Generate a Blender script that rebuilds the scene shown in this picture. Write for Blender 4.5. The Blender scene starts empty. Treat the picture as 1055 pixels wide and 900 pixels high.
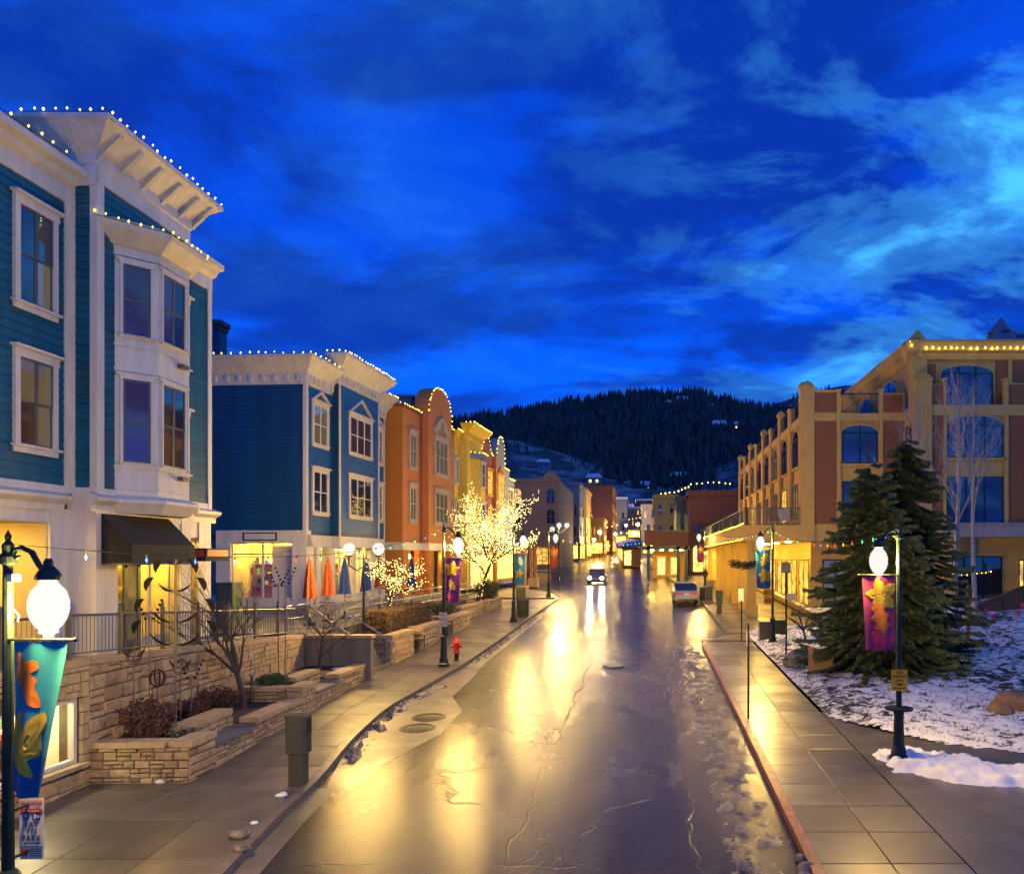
import bpy, math, random
import numpy as np
from mathutils import Vector, Matrix, noise
R = random.Random(7)
SC = bpy.context.scene
COL = SC.collection
# ------------------------------------------------------------------ camera
F, XV, YV, CZ, GR = 780.0, 665.0, 575.0, 5.0, 0.036
cam_d = bpy.data.cameras.new('camera'); cam = bpy.data.objects.new('camera', cam_d); COL.objects.link(cam)
cam_d.sensor_width = 36.0; cam_d.lens = F/1055*36.0
cam_d.shift_x = (527.5-XV)/1055; cam_d.shift_y = (YV-450)/1055
cam_d.clip_start = 0.1; cam_d.clip_end = 8000
cam.location = (0, 0, CZ); cam.rotation_euler = (math.radians(90), 0, 0)
SC.camera = cam
# ------------------------------------------------------------------ world: dusk sky with broken cloud
W = bpy.data.worlds.new('World'); SC.world = W; W.use_nodes = True
nt = W.node_tree; nt.nodes.clear()
def N(t, **k):
    n = nt.nodes.new(t)
    for a, b in k.items(): setattr(n, a, b)
    return n
def L(a, b): nt.links.new(a, b)
def MATH(op, a, b=None, clamp=False):
    n = N('ShaderNodeMath', operation=op); n.use_clamp = clamp
    for i, v in enumerate((a, b)):
        if v is None: continue
        if isinstance(v, (int, float)): n.inputs[i].default_value = v
        else: L(v, n.inputs[i])
    return n.outputs[0]
def MIXC(f, a, b):
    n = N('ShaderNodeMix', data_type='RGBA')
    for i, v in ((0, f), (6, a), (7, b)):
        if isinstance(v, (int, float)): n.inputs[i].default_value = v
        elif isinstance(v, tuple): n.inputs[i].default_value = v
        else: L(v, n.inputs[i])
    return n.outputs[2]
def RAMP(f, stops, interp='EASE'):
    n = N('ShaderNodeValToRGB'); r = n.color_ramp; r.interpolation = interp
    while len(r.elements) < len(stops): r.elements.new(0.5)
    for e, (p, c) in zip(r.elements, stops): e.position = p; e.color = c if len(c) == 4 else (*c, 1)
    L(f, n.inputs[0]); return n.outputs[0]
tc = N('ShaderNodeTexCoord'); sp = N('ShaderNodeSeparateXYZ'); L(tc.outputs['Generated'], sp.inputs[0])
zc = MATH('MAXIMUM', sp.outputs[2], 0.0)
den = MATH('ADD', zc, 0.32)
cb = N('ShaderNodeCombineXYZ')
L(MATH('DIVIDE', sp.outputs[0], den), cb.inputs[0]); L(MATH('DIVIDE', sp.outputs[1], den), cb.inputs[1])
mp = N('ShaderNodeMapping'); L(cb.outputs[0], mp.inputs[0])
mp.inputs['Rotation'].default_value = (0, 0, math.radians(28)); mp.inputs['Scale'].default_value = (0.62, 1.0, 1)
mp.inputs['Location'].default_value = (-5.3, 3.2, 0)
n1 = N('ShaderNodeTexNoise'); L(mp.outputs[0], n1.inputs['Vector']); n1.inputs['Scale'].default_value = 2.9
n1.inputs['Detail'].default_value = 9; n1.inputs['Roughness'].default_value = .58; n1.inputs['Distortion'].default_value = .35
mp2 = N('ShaderNodeMapping'); L(cb.outputs[0], mp2.inputs[0]); mp2.inputs['Location'].default_value = (-3.2, .7, 8)
mp2.inputs['Rotation'].default_value = (0, 0, math.radians(-20)); mp2.inputs['Scale'].default_value = (0.8, 1.25, 1)
n2 = N('ShaderNodeTexNoise'); L(mp2.outputs[0], n2.inputs['Vector']); n2.inputs['Scale'].default_value = 2.9
n2.inputs['Detail'].default_value = 10; n2.inputs['Roughness'].default_value = .60; n2.inputs['Distortion'].default_value = .3
base = RAMP(zc, [(0.0, (.000, .088, .74)), (.16, (.000, .080, .70)), (.42, (.0005, .042, .46)), (1, (.001, .026, .31))])
dark = RAMP(n1.outputs[0], [(.40, (0, 0, 0)), (.56, (1, 1, 1))])
c1 = MIXC(MATH('MULTIPLY', dark, .80), base, (.0008, .015, .18, 1))
# the last light lies in the west (to the right): thin cloud is brighter there
west = MATH('ADD', MATH('MULTIPLY', sp.outputs[0], 1.7), .34, True); west = MATH('MAXIMUM', west, .11)
lit = RAMP(n2.outputs[0], [(.44, (0, 0, 0)), (.53, (.28, .28, .28)), (.67, (1, 1, 1))])
c2 = MIXC(MATH('MULTIPLY', MATH('MULTIPLY', lit, west), .82, True), c1, (.060, .42, .84, 1))
sky = N('ShaderNodeTexSky'); sky.sky_type = 'NISHITA'; sky.sun_disc = False
sky.sun_elevation = math.radians(1.0); sky.sun_rotation = math.radians(95); sky.altitude = 2100
skyb = N('ShaderNodeMix', data_type='RGBA', blend_type='ADD'); skyb.inputs[0].default_value = .002
L(c2, skyb.inputs[6]); L(sky.outputs[0], skyb.inputs[7])
bg = N('ShaderNodeBackground'); L(skyb.outputs[2], bg.inputs[0]); bg.inputs[1].default_value = 1.40
wo = N('ShaderNodeOutputWorld'); L(bg.outputs[0], wo.inputs[0])
# ------------------------------------------------------------------ weak after-glow as the one sun lamp
sd = bpy.data.lights.new('sun', 'SUN'); sd.energy = .14; sd.angle = math.radians(40); sd.color = (.80, .88, 1.0)
so = bpy.data.objects.new('sun', sd); COL.objects.link(so)
so.rotation_euler = (math.radians(52), 0, math.radians(35))
# ------------------------------------------------------------------ exposure / render
vs = SC.view_settings; vs.view_transform = 'Standard'; vs.look = 'None'; vs.gamma = 1; vs.exposure = 0.38
cy = SC.cycles; cy.use_denoising = True; cy.use_light_tree = True
cy.sample_clamp_indirect = 3.0; cy.sample_clamp_direct = 0; cy.max_bounces = 5; cy.glossy_bounces = 3
cy.diffuse_bounces = 2; cy.transmission_bounces = 4; cy.transparent_max_bounces = 8
cy.caustics_reflective = False; cy.caustics_refractive = False; cy.blur_glossy = .6

# ------------------------------------------------------------------ helpers
def gz(y):                                   # street grade (pavement level)
    if y < 150: return GR*y
    t = y-150
    return GR*150+GR*t+.00035*t*t if t < 150 else GR*300+.00035*22500+(GR+.105)*(t-150)
def cx(y):                                   # street bends left after the crossing, then back
    if y < 60: return 0.0
    if y < 190: return -.055*(y-60)
    return -.055*130+.03*(y-190)
def G(px, py):                               # ground point on the pavement plane
    y = CZ*F/(py-(YV-GR*F)); return ((px-XV)*y/F, y)
def XA(px, y): return (px-XV)*y/F
def ZA(py, y): return CZ-(py-YV)*y/F
MATS = {}
def mat(name, col, rough=.7, metal=0.0, var=.12, vs_=6.0, bump=.0, bs=40.0, emit=None, es=0.0, rnd=0.0, spec=.5, coat=0.0, rvar=0.0, stretch=None):
    if name in MATS: return MATS[name]
    m = bpy.data.materials.new(name); m.use_nodes = True; MATS[name] = m
    t = m.node_tree; b = t.nodes['Principled BSDF']
    b.inputs['Roughness'].default_value = rough; b.inputs['Metallic'].default_value = metal
    b.inputs['Specular IOR Level'].default_value = spec
    if coat: b.inputs['Coat Weight'].default_value = coat; b.inputs['Coat Roughness'].default_value = .08
    c = (*col, 1)
    b.inputs['Base Color'].default_value = c
    if var > 0 or rnd > 0 or bump > 0 or rvar > 0:
        tcn = t.nodes.new('ShaderNodeTexCoord'); vec = tcn.outputs['Object']
        gm = t.nodes.new('ShaderNodeNewGeometry'); vec = gm.outputs['Position']
        if stretch:
            mpn = t.nodes.new('ShaderNodeMapping'); mpn.inputs['Scale'].default_value = stretch
            t.links.new(vec, mpn.inputs[0]); vec = mpn.outputs[0]
    if var > 0 or rnd > 0:
        nz = t.nodes.new('ShaderNodeTexNoise'); nz.inputs['Scale'].default_value = vs_; nz.inputs['Detail'].default_value = 5
        t.links.new(vec, nz.inputs['Vector'])
        hs = t.nodes.new('ShaderNodeHueSaturation'); hs.inputs['Color'].default_value = c
        mr = t.nodes.new('ShaderNodeMapRange'); mr.inputs[1].default_value = .3; mr.inputs[2].default_value = .7
        mr.inputs[3].default_value = 1-var; mr.inputs[4].default_value = 1+var
        t.links.new(nz.outputs[0], mr.inputs[0]); val = mr.outputs[0]
        if rnd > 0:
            oi = t.nodes.new('ShaderNodeObjectInfo')
            r2 = t.nodes.new('ShaderNodeMapRange'); r2.inputs[3].default_value = 1-rnd; r2.inputs[4].default_value = 1+rnd
            t.links.new(oi.outputs['Random'], r2.inputs[0])
            mu = t.nodes.new('ShaderNodeMath'); mu.operation = 'MULTIPLY'
            t.links.new(val, mu.inputs[0]); t.links.new(r2.outputs[0], mu.inputs[1]); val = mu.outputs[0]
            r3 = t.nodes.new('ShaderNodeMapRange'); r3.inputs[3].default_value = .5-.016*rnd/.3; r3.inputs[4].default_value = .5+.010*rnd/.3
            m7 = t.nodes.new('ShaderNodeMath'); m7.operation = 'MULTIPLY'; m7.inputs[1].default_value = 7.31
            fr = t.nodes.new('ShaderNodeMath'); fr.operation = 'FRACT'
            t.links.new(oi.outputs['Random'], m7.inputs[0]); t.links.new(m7.outputs[0], fr.inputs[0]); t.links.new(fr.outputs[0], r3.inputs[0])
            t.links.new(r3.outputs[0], hs.inputs['Hue'])
        t.links.new(val, hs.inputs['Value']); t.links.new(hs.outputs[0], b.inputs['Base Color'])
    if rvar > 0 and rnd > 0:
        oi2 = t.nodes.new('ShaderNodeObjectInfo')
    if rvar > 0:
        n3 = t.nodes.new('ShaderNodeTexNoise'); n3.inputs['Scale'].default_value = vs_*.4; n3.inputs['Detail'].default_value = 2
        t.links.new(vec, n3.inputs['Vector'])
        m3 = t.nodes.new('ShaderNodeMapRange'); m3.inputs[1].default_value = .28; m3.inputs[2].default_value = .72
        m3.inputs[3].default_value = max(.286, rough-rvar); m3.inputs[4].default_value = rough+rvar
        t.links.new(n3.outputs[0], m3.inputs[0]); ro_ = m3.outputs[0]
        if rnd > 0:
            ma = t.nodes.new('ShaderNodeMath'); ma.operation = 'MULTIPLY_ADD'; ma.inputs[1].default_value = .10; t.links.new(oi2.outputs['Random'], ma.inputs[0]); t.links.new(ro_, ma.inputs[2]); ro_ = ma.outputs[0]
        t.links.new(ro_, b.inputs['Roughness'])
    if bump > 0:
        n4 = t.nodes.new('ShaderNodeTexNoise'); n4.inputs['Scale'].default_value = bs; n4.inputs['Detail'].default_value = 4
        t.links.new(vec, n4.inputs['Vector'])
        bp = t.nodes.new('ShaderNodeBump'); bp.inputs['Strength'].default_value = bump; bp.inputs['Distance'].default_value = .02
        t.links.new(n4.outputs[0], bp.inputs['Height']); t.links.new(bp.outputs[0], b.inputs['Normal'])
    if emit:
        b.inputs['Emission Color'].default_value = (*emit, 1); b.inputs['Emission Strength'].default_value = es
    return m
BASE = {}
def setp(o, label=None, cat=None, group=None, kind=None):
    if label: o['label'] = label
    if cat: o['category'] = cat
    if group: o['group'] = group
    if kind: o['kind'] = kind
    return o
def empty(name, loc, label=None, cat=None, group=None, kind=None):
    o = bpy.data.objects.new(name, None); COL.objects.link(o); o.location = loc; o.empty_display_size = .2
    BASE[o.name] = Vector(loc); return setp(o, label, cat, group, kind)
def link(o, parent=None, base=None):
    COL.objects.link(o)
    if parent is not None:
        o.parent = parent; BASE[o.name] = BASE[parent.name]
    else: BASE[o.name] = Vector(base if base is not None else (0, 0, 0))
    return o
class Fr:                                    # facade frame: s along, d outward, z up
    def __init__(self, o, u=(0, 1), n=None):
        u = Vector((u[0], u[1], 0)).normalized(); self.o = Vector((o[0], o[1], 0)); self.u = u
        self.n = Vector((n[0], n[1], 0)).normalized() if n else Vector((u.y, -u.x, 0))
    def p(self, s, d, z): v = self.o+self.u*s+self.n*d; return Vector((v.x, v.y, z))
    def at_px(self, px, d=0.0):              # s where the facade line crosses image column px
        k = (px-XV)/F; o = self.o+self.n*d
        return (k*o.y-o.x)/(self.u.x-k*self.u.y)
class MB:
    def __init__(self): self.v = []; self.f = []; self.m = []; self.cm = 0
    def add(self, vs_, fs):
        b = len(self.v); self.v += [tuple(x) for x in vs_]; self.f += [tuple(i+b for i in f) for f in fs]
        self.m += [self.cm]*len(fs); return self
    def hexa(self, p):                       # 8 points: bottom 4 ccw, top 4
        return self.add(p, [(3, 2, 1, 0), (4, 5, 6, 7), (0, 1, 5, 4), (1, 2, 6, 5), (2, 3, 7, 6), (3, 0, 4, 7)])
    def box(self, x0, x1, y0, y1, z0, z1):
        return self.hexa([(x0, y0, z0), (x1, y0, z0), (x1, y1, z0), (x0, y1, z0), (x0, y0, z1), (x1, y0, z1), (x1, y1, z1), (x0, y1, z1)])
    def fb(self, fr, s0, s1, d0, d1, z0, z1):
        q = [fr.p(s, d, z) for z in (z0, z1) for s, d in ((s0, d1), (s1, d1), (s1, d0), (s0, d0))]
        if (fr.u.cross(fr.n)).z > 0: q = [q[3], q[2], q[1], q[0], q[7], q[6], q[5], q[4]]
        return self.hexa(q)
    def prism(self, poly, z0, z1):           # poly of (x,y) ccw
        n = len(poly); b = [(x, y, z0) for x, y in poly]; t = [(x, y, z1) for x, y in poly]
        return self.add(b+t, [tuple(range(n-1, -1, -1)), tuple(range(n, 2*n))]+[(i, (i+1) % n, n+(i+1) % n, n+i) for i in range(n)])
    def sweep(self, pts2, fr, s0, s1):       # profile (d,z) swept along s
        n = len(pts2); a = [fr.p(s0, d, z) for d, z in pts2]; b = [fr.p(s1, d, z) for d, z in pts2]
        fs = [(i, (i+1) % n, n+(i+1) % n, n+i) for i in range(n)]+[tuple(range(n-1, -1, -1)), tuple(range(n, 2*n))]
        return self.add(a+b, fs)
    def plate(self, pts2, fr, d0, d1):       # outline (s,z) given depth d0..d1
        n = len(pts2); a = [fr.p(s, d0, z) for s, z in pts2]; b = [fr.p(s, d1, z) for s, z in pts2]
        return self.add(a+b, [tuple(range(n-1, -1, -1)), tuple(range(n, 2*n))]+[(i, (i+1) % n, n+(i+1) % n, n+i) for i in range(n)])
    def tube(self, pts, r, n=8, cap=True):
        pts = [Vector(p) for p in pts]; rs = r if isinstance(r, (list, tuple)) else [r]*len(pts)
        vs_, fs = [], []; up = None
        for i, p in enumerate(pts):
            t = (pts[min(i+1, len(pts)-1)]-pts[max(i-1, 0)]).normalized()
            if up is None: up = Vector((0, 0, 1)) if abs(t.z) < .9 else Vector((1, 0, 0))
            a = t.cross(up).normalized(); up = a.cross(t).normalized()
            for k in range(n):
                an = 2*math.pi*k/n; vs_.append(p+(a*math.cos(an)+up*math.sin(an))*rs[i])
        for i in range(len(pts)-1):
            for k in range(n): fs.append((i*n+k, i*n+(k+1) % n, (i+1)*n+(k+1) % n, (i+1)*n+k))
        if cap: fs += [tuple(range(n-1, -1, -1)), tuple(range((len(pts)-1)*n, len(pts)*n))]
        return self.add(vs_, fs)
    def lathe(self, prof, c, n=14, flute=0):
        vs_, fs = [], []
        for r, z in prof:
            for k in range(n):
                a = 2*math.pi*k/n; q = r*(1-flute*(k % 2)); vs_.append((c[0]+q*math.cos(a), c[1]+q*math.sin(a), c[2]+z))
        for i in range(len(prof)-1):
            for k in range(n): fs.append((i*n+k, i*n+(k+1) % n, (i+1)*n+(k+1) % n, (i+1)*n+k))
        fs += [tuple(range(n-1, -1, -1)), tuple(range((len(prof)-1)*n, len(prof)*n))]
        return self.add(vs_, fs)
    def octa(self, c, r, h=None):
        h = h or r; x, y, z = c
        return self.add([(x+r, y, z), (x, y+r, z), (x-r, y, z), (x, y-r, z), (x, y, z+h), (x, y, z-h)],
                        [(0, 1, 4), (1, 2, 4), (2, 3, 4), (3, 0, 4), (1, 0, 5), (2, 1, 5), (3, 2, 5), (0, 3, 5)])
    def mesh(self, name, mats, base=(0, 0, 0), smooth=False):
        me = bpy.data.meshes.new(name); bx, by, bz = base
        me.from_pydata([(x-bx, y-by, z-bz) for x, y, z in self.v], [], self.f)
        for m in (mats if isinstance(mats, (list, tuple)) else [mats]): me.materials.append(m)
        if any(self.m): me.polygons.foreach_set('material_index', self.m)
        if smooth: me.polygons.foreach_set('use_smooth', [True]*len(me.polygons))
        me.update(); return me
    def build(self, name, mats, parent=None, smooth=False, base=None, **k):
        b = BASE[parent.name] if parent is not None else Vector(base if base is not None else (0, 0, 0))
        o = bpy.data.objects.new(name, self.mesh(name, mats, b, smooth)); link(o, parent, b)
        if parent is None: o.location = b
        return setp(o, **k)
def piece(name, me, parent, loc, scale=(1, 1, 1), rot=(0, 0, 0)):
    o = bpy.data.objects.new(name, me); COL.objects.link(o); o.parent = parent; b = BASE[parent.name]; BASE[o.name] = b
    o.location = Vector(loc)-b; o.scale = scale; o.rotation_euler = rot; return o
def text(s, size, m, parent, loc, rot=(math.pi/2, 0, 0), name='lettering', sx=1.0, align='CENTER', bold=.0):
    cu = bpy.data.curves.new(name, 'FONT'); cu.body = s; cu.size = size; cu.align_x = align; cu.align_y = 'CENTER'
    cu.extrude = .001; cu.offset = bold; cu.resolution_u = 3; cu.materials.append(m)
    tmp = bpy.data.objects.new(name, cu); me = bpy.data.meshes.new_from_object(tmp); bpy.data.objects.remove(tmp)
    o = bpy.data.objects.new(name, me); link(o, parent); o.location = Vector(loc)-BASE[parent.name]
    o.rotation_euler = rot; o.scale = (sx, 1, 1); return o
def rp(a, b): return R.uniform(a, b)
# ------------------------------------------------------------------ materials
M = {}
M['white'] = mat('white_paint', (.66, .62, .54), .55, var=.11, vs_=2.2, stretch=(2, 2, .35))
M['cream'] = mat('cream_paint', (.60, .56, .46), .55, var=.11, vs_=2.2, stretch=(2, 2, .35))
M['teal'] = mat('teal_siding', (.002, .088, .150), .5, var=.26, vs_=1.5, rnd=.12, stretch=(2.2, 2.2, .30), bump=.12, bs=18)
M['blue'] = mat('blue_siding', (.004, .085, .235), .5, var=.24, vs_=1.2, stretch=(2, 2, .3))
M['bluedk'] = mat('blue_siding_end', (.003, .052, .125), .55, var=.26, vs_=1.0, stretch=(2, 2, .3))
M['orange'] = mat('orange_stucco', (.47, .165, .040), .8, var=.10, vs_=4, bump=.15)
M['orangeside'] = mat('orange_brick', (.46, .165, .018), .8, var=.14, vs_=9, bump=.2)
M['yellow'] = mat('yellow_stucco', (.74, .52, .06), .8, var=.08, vs_=4, bump=.1)
M['redstucco'] = mat('red_stucco', (.26, .070, .040), .8, var=.1, vs_=4, bump=.1)
M['greyblue'] = mat('grey_blue_stucco', (.16, .20, .26), .8, var=.1, vs_=4)
M['tan'] = mat('tan_stucco', (.62, .405, .095), .85, var=.08, vs_=2, bump=.12, bs=25)
def wet_concrete(name, col, rnd=0.0):
    m = mat(name, col, .50, var=.24, vs_=1.6, bump=.10, bs=45, rnd=rnd, spec=.35); t = m.node_tree; b = t.nodes['Principled BSDF']; lk = t.links.new
    g = t.nodes.new('ShaderNodeNewGeometry'); n = t.nodes.new('ShaderNodeTexNoise'); n.inputs['Scale'].default_value = .75; n.inputs['Detail'].default_value = 5; lk(g.outputs['Position'], n.inputs['Vector'])
    v = n.outputs[0]
    if rnd:
        oi = t.nodes.new('ShaderNodeObjectInfo'); ma = t.nodes.new('ShaderNodeMath'); ma.operation = 'MULTIPLY_ADD'; ma.inputs[1].default_value = .22; lk(oi.outputs['Random'], ma.inputs[0]); lk(v, ma.inputs[2]); sb = t.nodes.new('ShaderNodeMath'); sb.operation = 'SUBTRACT'; sb.inputs[1].default_value = .11; lk(ma.outputs[0], sb.inputs[0]); v = sb.outputs[0]
    r = t.nodes.new('ShaderNodeMapRange'); r.inputs[1].default_value = .36; r.inputs[2].default_value = .62; r.inputs[3].default_value = .30; r.inputs[4].default_value = 1.0; lk(v, r.inputs[0]); lk(r.outputs[0], b.inputs['Coat Weight'])
    b.inputs['Coat Roughness'].default_value = .285; b.inputs['Coat IOR'].default_value = 1.50
    return m
M['brick'] = None
M['roof'] = mat('roof_membrane', (.05, .055, .07), .9)
M['iron'] = mat('black_iron', (.012, .016, .015), .38, .4, var=.2)
M['irongreen'] = mat('green_black_iron', (.010, .022, .018), .4, .3, var=.2)
M['railgreen'] = mat('grey_green_rail_paint', (.07, .10, .085), .5, var=.15)
M['barkdark'] = mat('bark_darkened_for_bulbs', (.022, .017, .013), .8, var=.3)  # bark colour darkened on the lit trees to offset light from their bulbs
M['steel'] = mat('galvanised_steel', (.35, .36, .37), .35, .8, var=.1)
M['pewter'] = mat('grey_rail_paint', (.14, .135, .12), .45, .5, var=.1)
M['rust'] = mat('rusted_metal', (.075, .035, .022), .6, .5, var=.3, vs_=20)
M['bark'] = mat('bark', (.070, .050, .038), .85, var=.3, vs_=12, bump=.4)
M['barkpale'] = mat('aspen_bark', (.34, .31, .27), .8, var=.25, vs_=7, bump=.2, stretch=(1, 1, 3))
def globemat(name, col, es):                 # thin glowing glass round a real lamp
    m = bpy.data.materials.new(name); m.use_nodes = True; t = m.node_tree; t.nodes.clear()
    tr = t.nodes.new('ShaderNodeBsdfTransparent'); em = t.nodes.new('ShaderNodeEmission'); em.inputs[0].default_value = (*col, 1); em.inputs[1].default_value = es
    mx = t.nodes.new('ShaderNodeMixShader'); mx.inputs[0].default_value = .5; o = t.nodes.new('ShaderNodeOutputMaterial')
    t.links.new(tr.outputs[0], mx.inputs[1]); t.links.new(em.outputs[0], mx.inputs[2]); t.links.new(mx.outputs[0], o.inputs[0]); return m
M['globe'] = globemat('lamp_globe', (1.0, .97, .92), 1.0)
M['globe2'] = M['globe']
def lamp_light(loc, parent, power, col=(1.0, .61, .15), r=.12):
    d = bpy.data.lights.new('lamp_light', 'POINT'); d.energy = power; d.color = col; d.shadow_soft_size = r
    o = bpy.data.objects.new('lamp_light', d); COL.objects.link(o); o.parent = parent; o.location = Vector(loc)-BASE[parent.name]; return o
M['bulb'] = mat('warm_bulb', (.9, .8, .4), .3, var=0, emit=(1.0, .74, .06), es=5.5)
M['treebulb'] = mat('tree_bulb', (.9, .85, .6), .3, var=0, emit=(1.0, .72, .20), es=6.0)
for nm, c in (('red', (1, .06, .02)), ('green', (.02, 1, .20)), ('blue', (.05, .2, 1)), ('amber', (1, .45, .02))):
    M['c9'+nm] = mat('string_bulb_'+nm, c, .3, var=0, emit=c, es=2.4)
M['wire'] = mat('green_wire', (.01, .02, .012), .6, var=0)
M['ceil'] = mat('ceiling_lamp', (1, 1, 1), .5, var=0, emit=(1.0, .62, .10), es=58)
M['shopceil'] = mat('shop_ceiling_lamp', (1, 1, 1), .5, var=0, emit=(1.0, .84, .40), es=42)
M['warmwall'] = mat('warm_interior_wall', (.66, .50, .20), .7, var=.08, vs_=2)
M['paleint'] = mat('pale_interior_wall', (.70, .66, .52), .7, var=.05)
M['snow'] = mat('snow', (.72, .74, .78), .6, var=.10, vs_=3, bump=.35, bs=30)
M['snowdirty'] = mat('dirty_snow', (.13, .115, .105), .45, var=.75, vs_=5, bump=.8, bs=30)
M['soil'] = mat('planting_soil', (.035, .026, .018), .9, var=.4, vs_=15, bump=.6, bs=30)
M['capstone'] = mat('sandstone_cap', (.40, .29, .16), .75, var=.14, vs_=5, bump=.25, bs=30, rnd=.10)
M['stone'] = mat('sandstone_block', (.36, .26, .14), .8, var=.20, vs_=6, bump=.45, bs=22, rnd=.26)
M['mortar'] = mat('mortar', (.11, .085, .055), .9, var=.2)
M['seat'] = mat('bluestone_seat', (.10, .11, .13), .5, var=.2)
M['concrete'] = mat('cast_concrete', (.17, .15, .12), .8, var=.25, vs_=3, bump=.2, stretch=(1, 1, .2))
M['lead'] = mat('lead_flashing', (.20, .24, .30), .5, .3)
M['canvas'] = mat('black_canvas', (.009, .009, .011), .8, var=.2, bump=.2)
M['red'] = mat('red_paint', (.45, .020, .015), .35, var=.1)
M['signred'] = mat('sign_red', (.50, .035, .02), .5, var=0)
M['signwhite'] = mat('sign_white', (.70, .62, .52), .5, var=.04)
M['signblue'] = mat('sign_blue', (.01, .03, .36), .5, var=0)
M['signgreen'] = mat('sign_green', (.004, .09, .06), .5, var=0)
M['signyellow'] = mat('sign_yellow', (.80, .38, .008), .5, var=.03)
M['signink'] = mat('sign_black', (.02, .012, .01), .6, var=0)
M['wood'] = mat('weathered_wood', (.30, .16, .055), .75, var=.25, vs_=4, bump=.3, stretch=(6, 6, .6))
M['rock'] = mat('boulder', (.22, .20, .17), .85, var=.3, vs_=4, bump=.5, bs=12)
M['rockbrown'] = mat('brown_boulder', (.20, .12, .06), .85, var=.3, vs_=4, bump=.5, bs=12)
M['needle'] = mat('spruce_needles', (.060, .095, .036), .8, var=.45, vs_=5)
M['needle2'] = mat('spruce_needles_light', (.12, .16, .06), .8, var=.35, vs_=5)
M['shrub'] = mat('evergreen_shrub', (.045, .085, .022), .8, var=.45, vs_=8)
M['twig'] = mat('red_brown_twigs', (.11, .045, .028), .85, var=.4, vs_=10)
M['hedge'] = mat('brown_hedge', (.10, .060, .030), .85, var=.4, vs_=10)
def glass(name, col, es=0.0, ec=(1, .7, .25), rough=.04):
    m = mat(name, col, rough, 0, var=0, spec=.9)
    b = m.node_tree.nodes['Principled BSDF']; b.inputs['IOR'].default_value = 1.75
    if es: b.inputs['Emission Color'].default_value = (*ec, 1); b.inputs['Emission Strength'].default_value = es
    return m
M['glass'] = glass('window_glass', (.022, .026, .030))
M['glassbrown'] = glass('window_glass_with_brown_blind', (.075, .042, .030))
M['glassdim'] = glass('window_glass_dim_room', (.10, .085, .05), .05)
def litglass(name, col, es, ec):
    m = glass(name, col, es, ec); t = m.node_tree; b = t.nodes['Principled BSDF']; lk = t.links.new
    g = t.nodes.new('ShaderNodeNewGeometry'); mp_ = t.nodes.new('ShaderNodeMapping'); mp_.inputs['Scale'].default_value = (1.6, 1.6, 2.4); lk(g.outputs['Position'], mp_.inputs[0])
    v = t.nodes.new('ShaderNodeTexVoronoi'); v.distance = 'CHEBYCHEV'; v.inputs['Scale'].default_value = 1.3; lk(mp_.outputs[0], v.inputs['Vector'])
    n = t.nodes.new('ShaderNodeTexNoise'); n.inputs['Scale'].default_value = 3.0; n.inputs['Detail'].default_value = 5; lk(g.outputs['Position'], n.inputs['Vector'])
    s = t.nodes.new('ShaderNodeSeparateColor'); lk(v.outputs['Color'], s.inputs[0])
    a = t.nodes.new('ShaderNodeMath'); a.operation = 'MULTIPLY'; lk(s.outputs[0], a.inputs[0]); lk(n.outputs[0], a.inputs[1])
    r = t.nodes.new('ShaderNodeMapRange'); r.inputs[1].default_value = .08; r.inputs[2].default_value = .42; r.inputs[3].default_value = es*.40; r.inputs[4].default_value = es*1.3; lk(a.outputs[0], r.inputs[0])
    lk(r.outputs[0], b.inputs['Emission Strength']); return m
M['glasslit'] = litglass('window_glass_lit_room', (.2, .15, .08), .9, (1, .54, .07))
M['glasslit2'] = litglass('window_glass_bright_room', (.2, .15, .08), 2.9, (1, .56, .09))
def clear_glass():
    m = bpy.data.materials.new('clear_shop_glass'); m.use_nodes = True; t = m.node_tree; t.nodes.clear()
    tr = t.nodes.new('ShaderNodeBsdfTransparent'); gl = t.nodes.new('ShaderNodeBsdfGlossy'); gl.inputs['Roughness'].default_value = .03
    lw = t.nodes.new('ShaderNodeLayerWeight'); lw.inputs[0].default_value = .5; pw = t.nodes.new('ShaderNodeMath'); pw.operation = 'POWER'; pw.inputs[1].default_value = 4.0; t.links.new(lw.outputs['Facing'], pw.inputs[0]); fz = t.nodes.new('ShaderNodeMath'); fz.operation = 'MULTIPLY_ADD'; fz.inputs[1].default_value = .6; fz.inputs[2].default_value = .05; t.links.new(pw.outputs[0], fz.inputs[0]); mx = t.nodes.new('ShaderNodeMixShader')
    o = t.nodes.new('ShaderNodeOutputMaterial')
    t.links.new(fz.outputs[0], mx.inputs[0]); t.links.new(tr.outputs[0], mx.inputs[1]); t.links.new(gl.outputs[0], mx.inputs[2]); t.links.new(mx.outputs[0], o.inputs[0])
    return m
M['clear'] = clear_glass()
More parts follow.
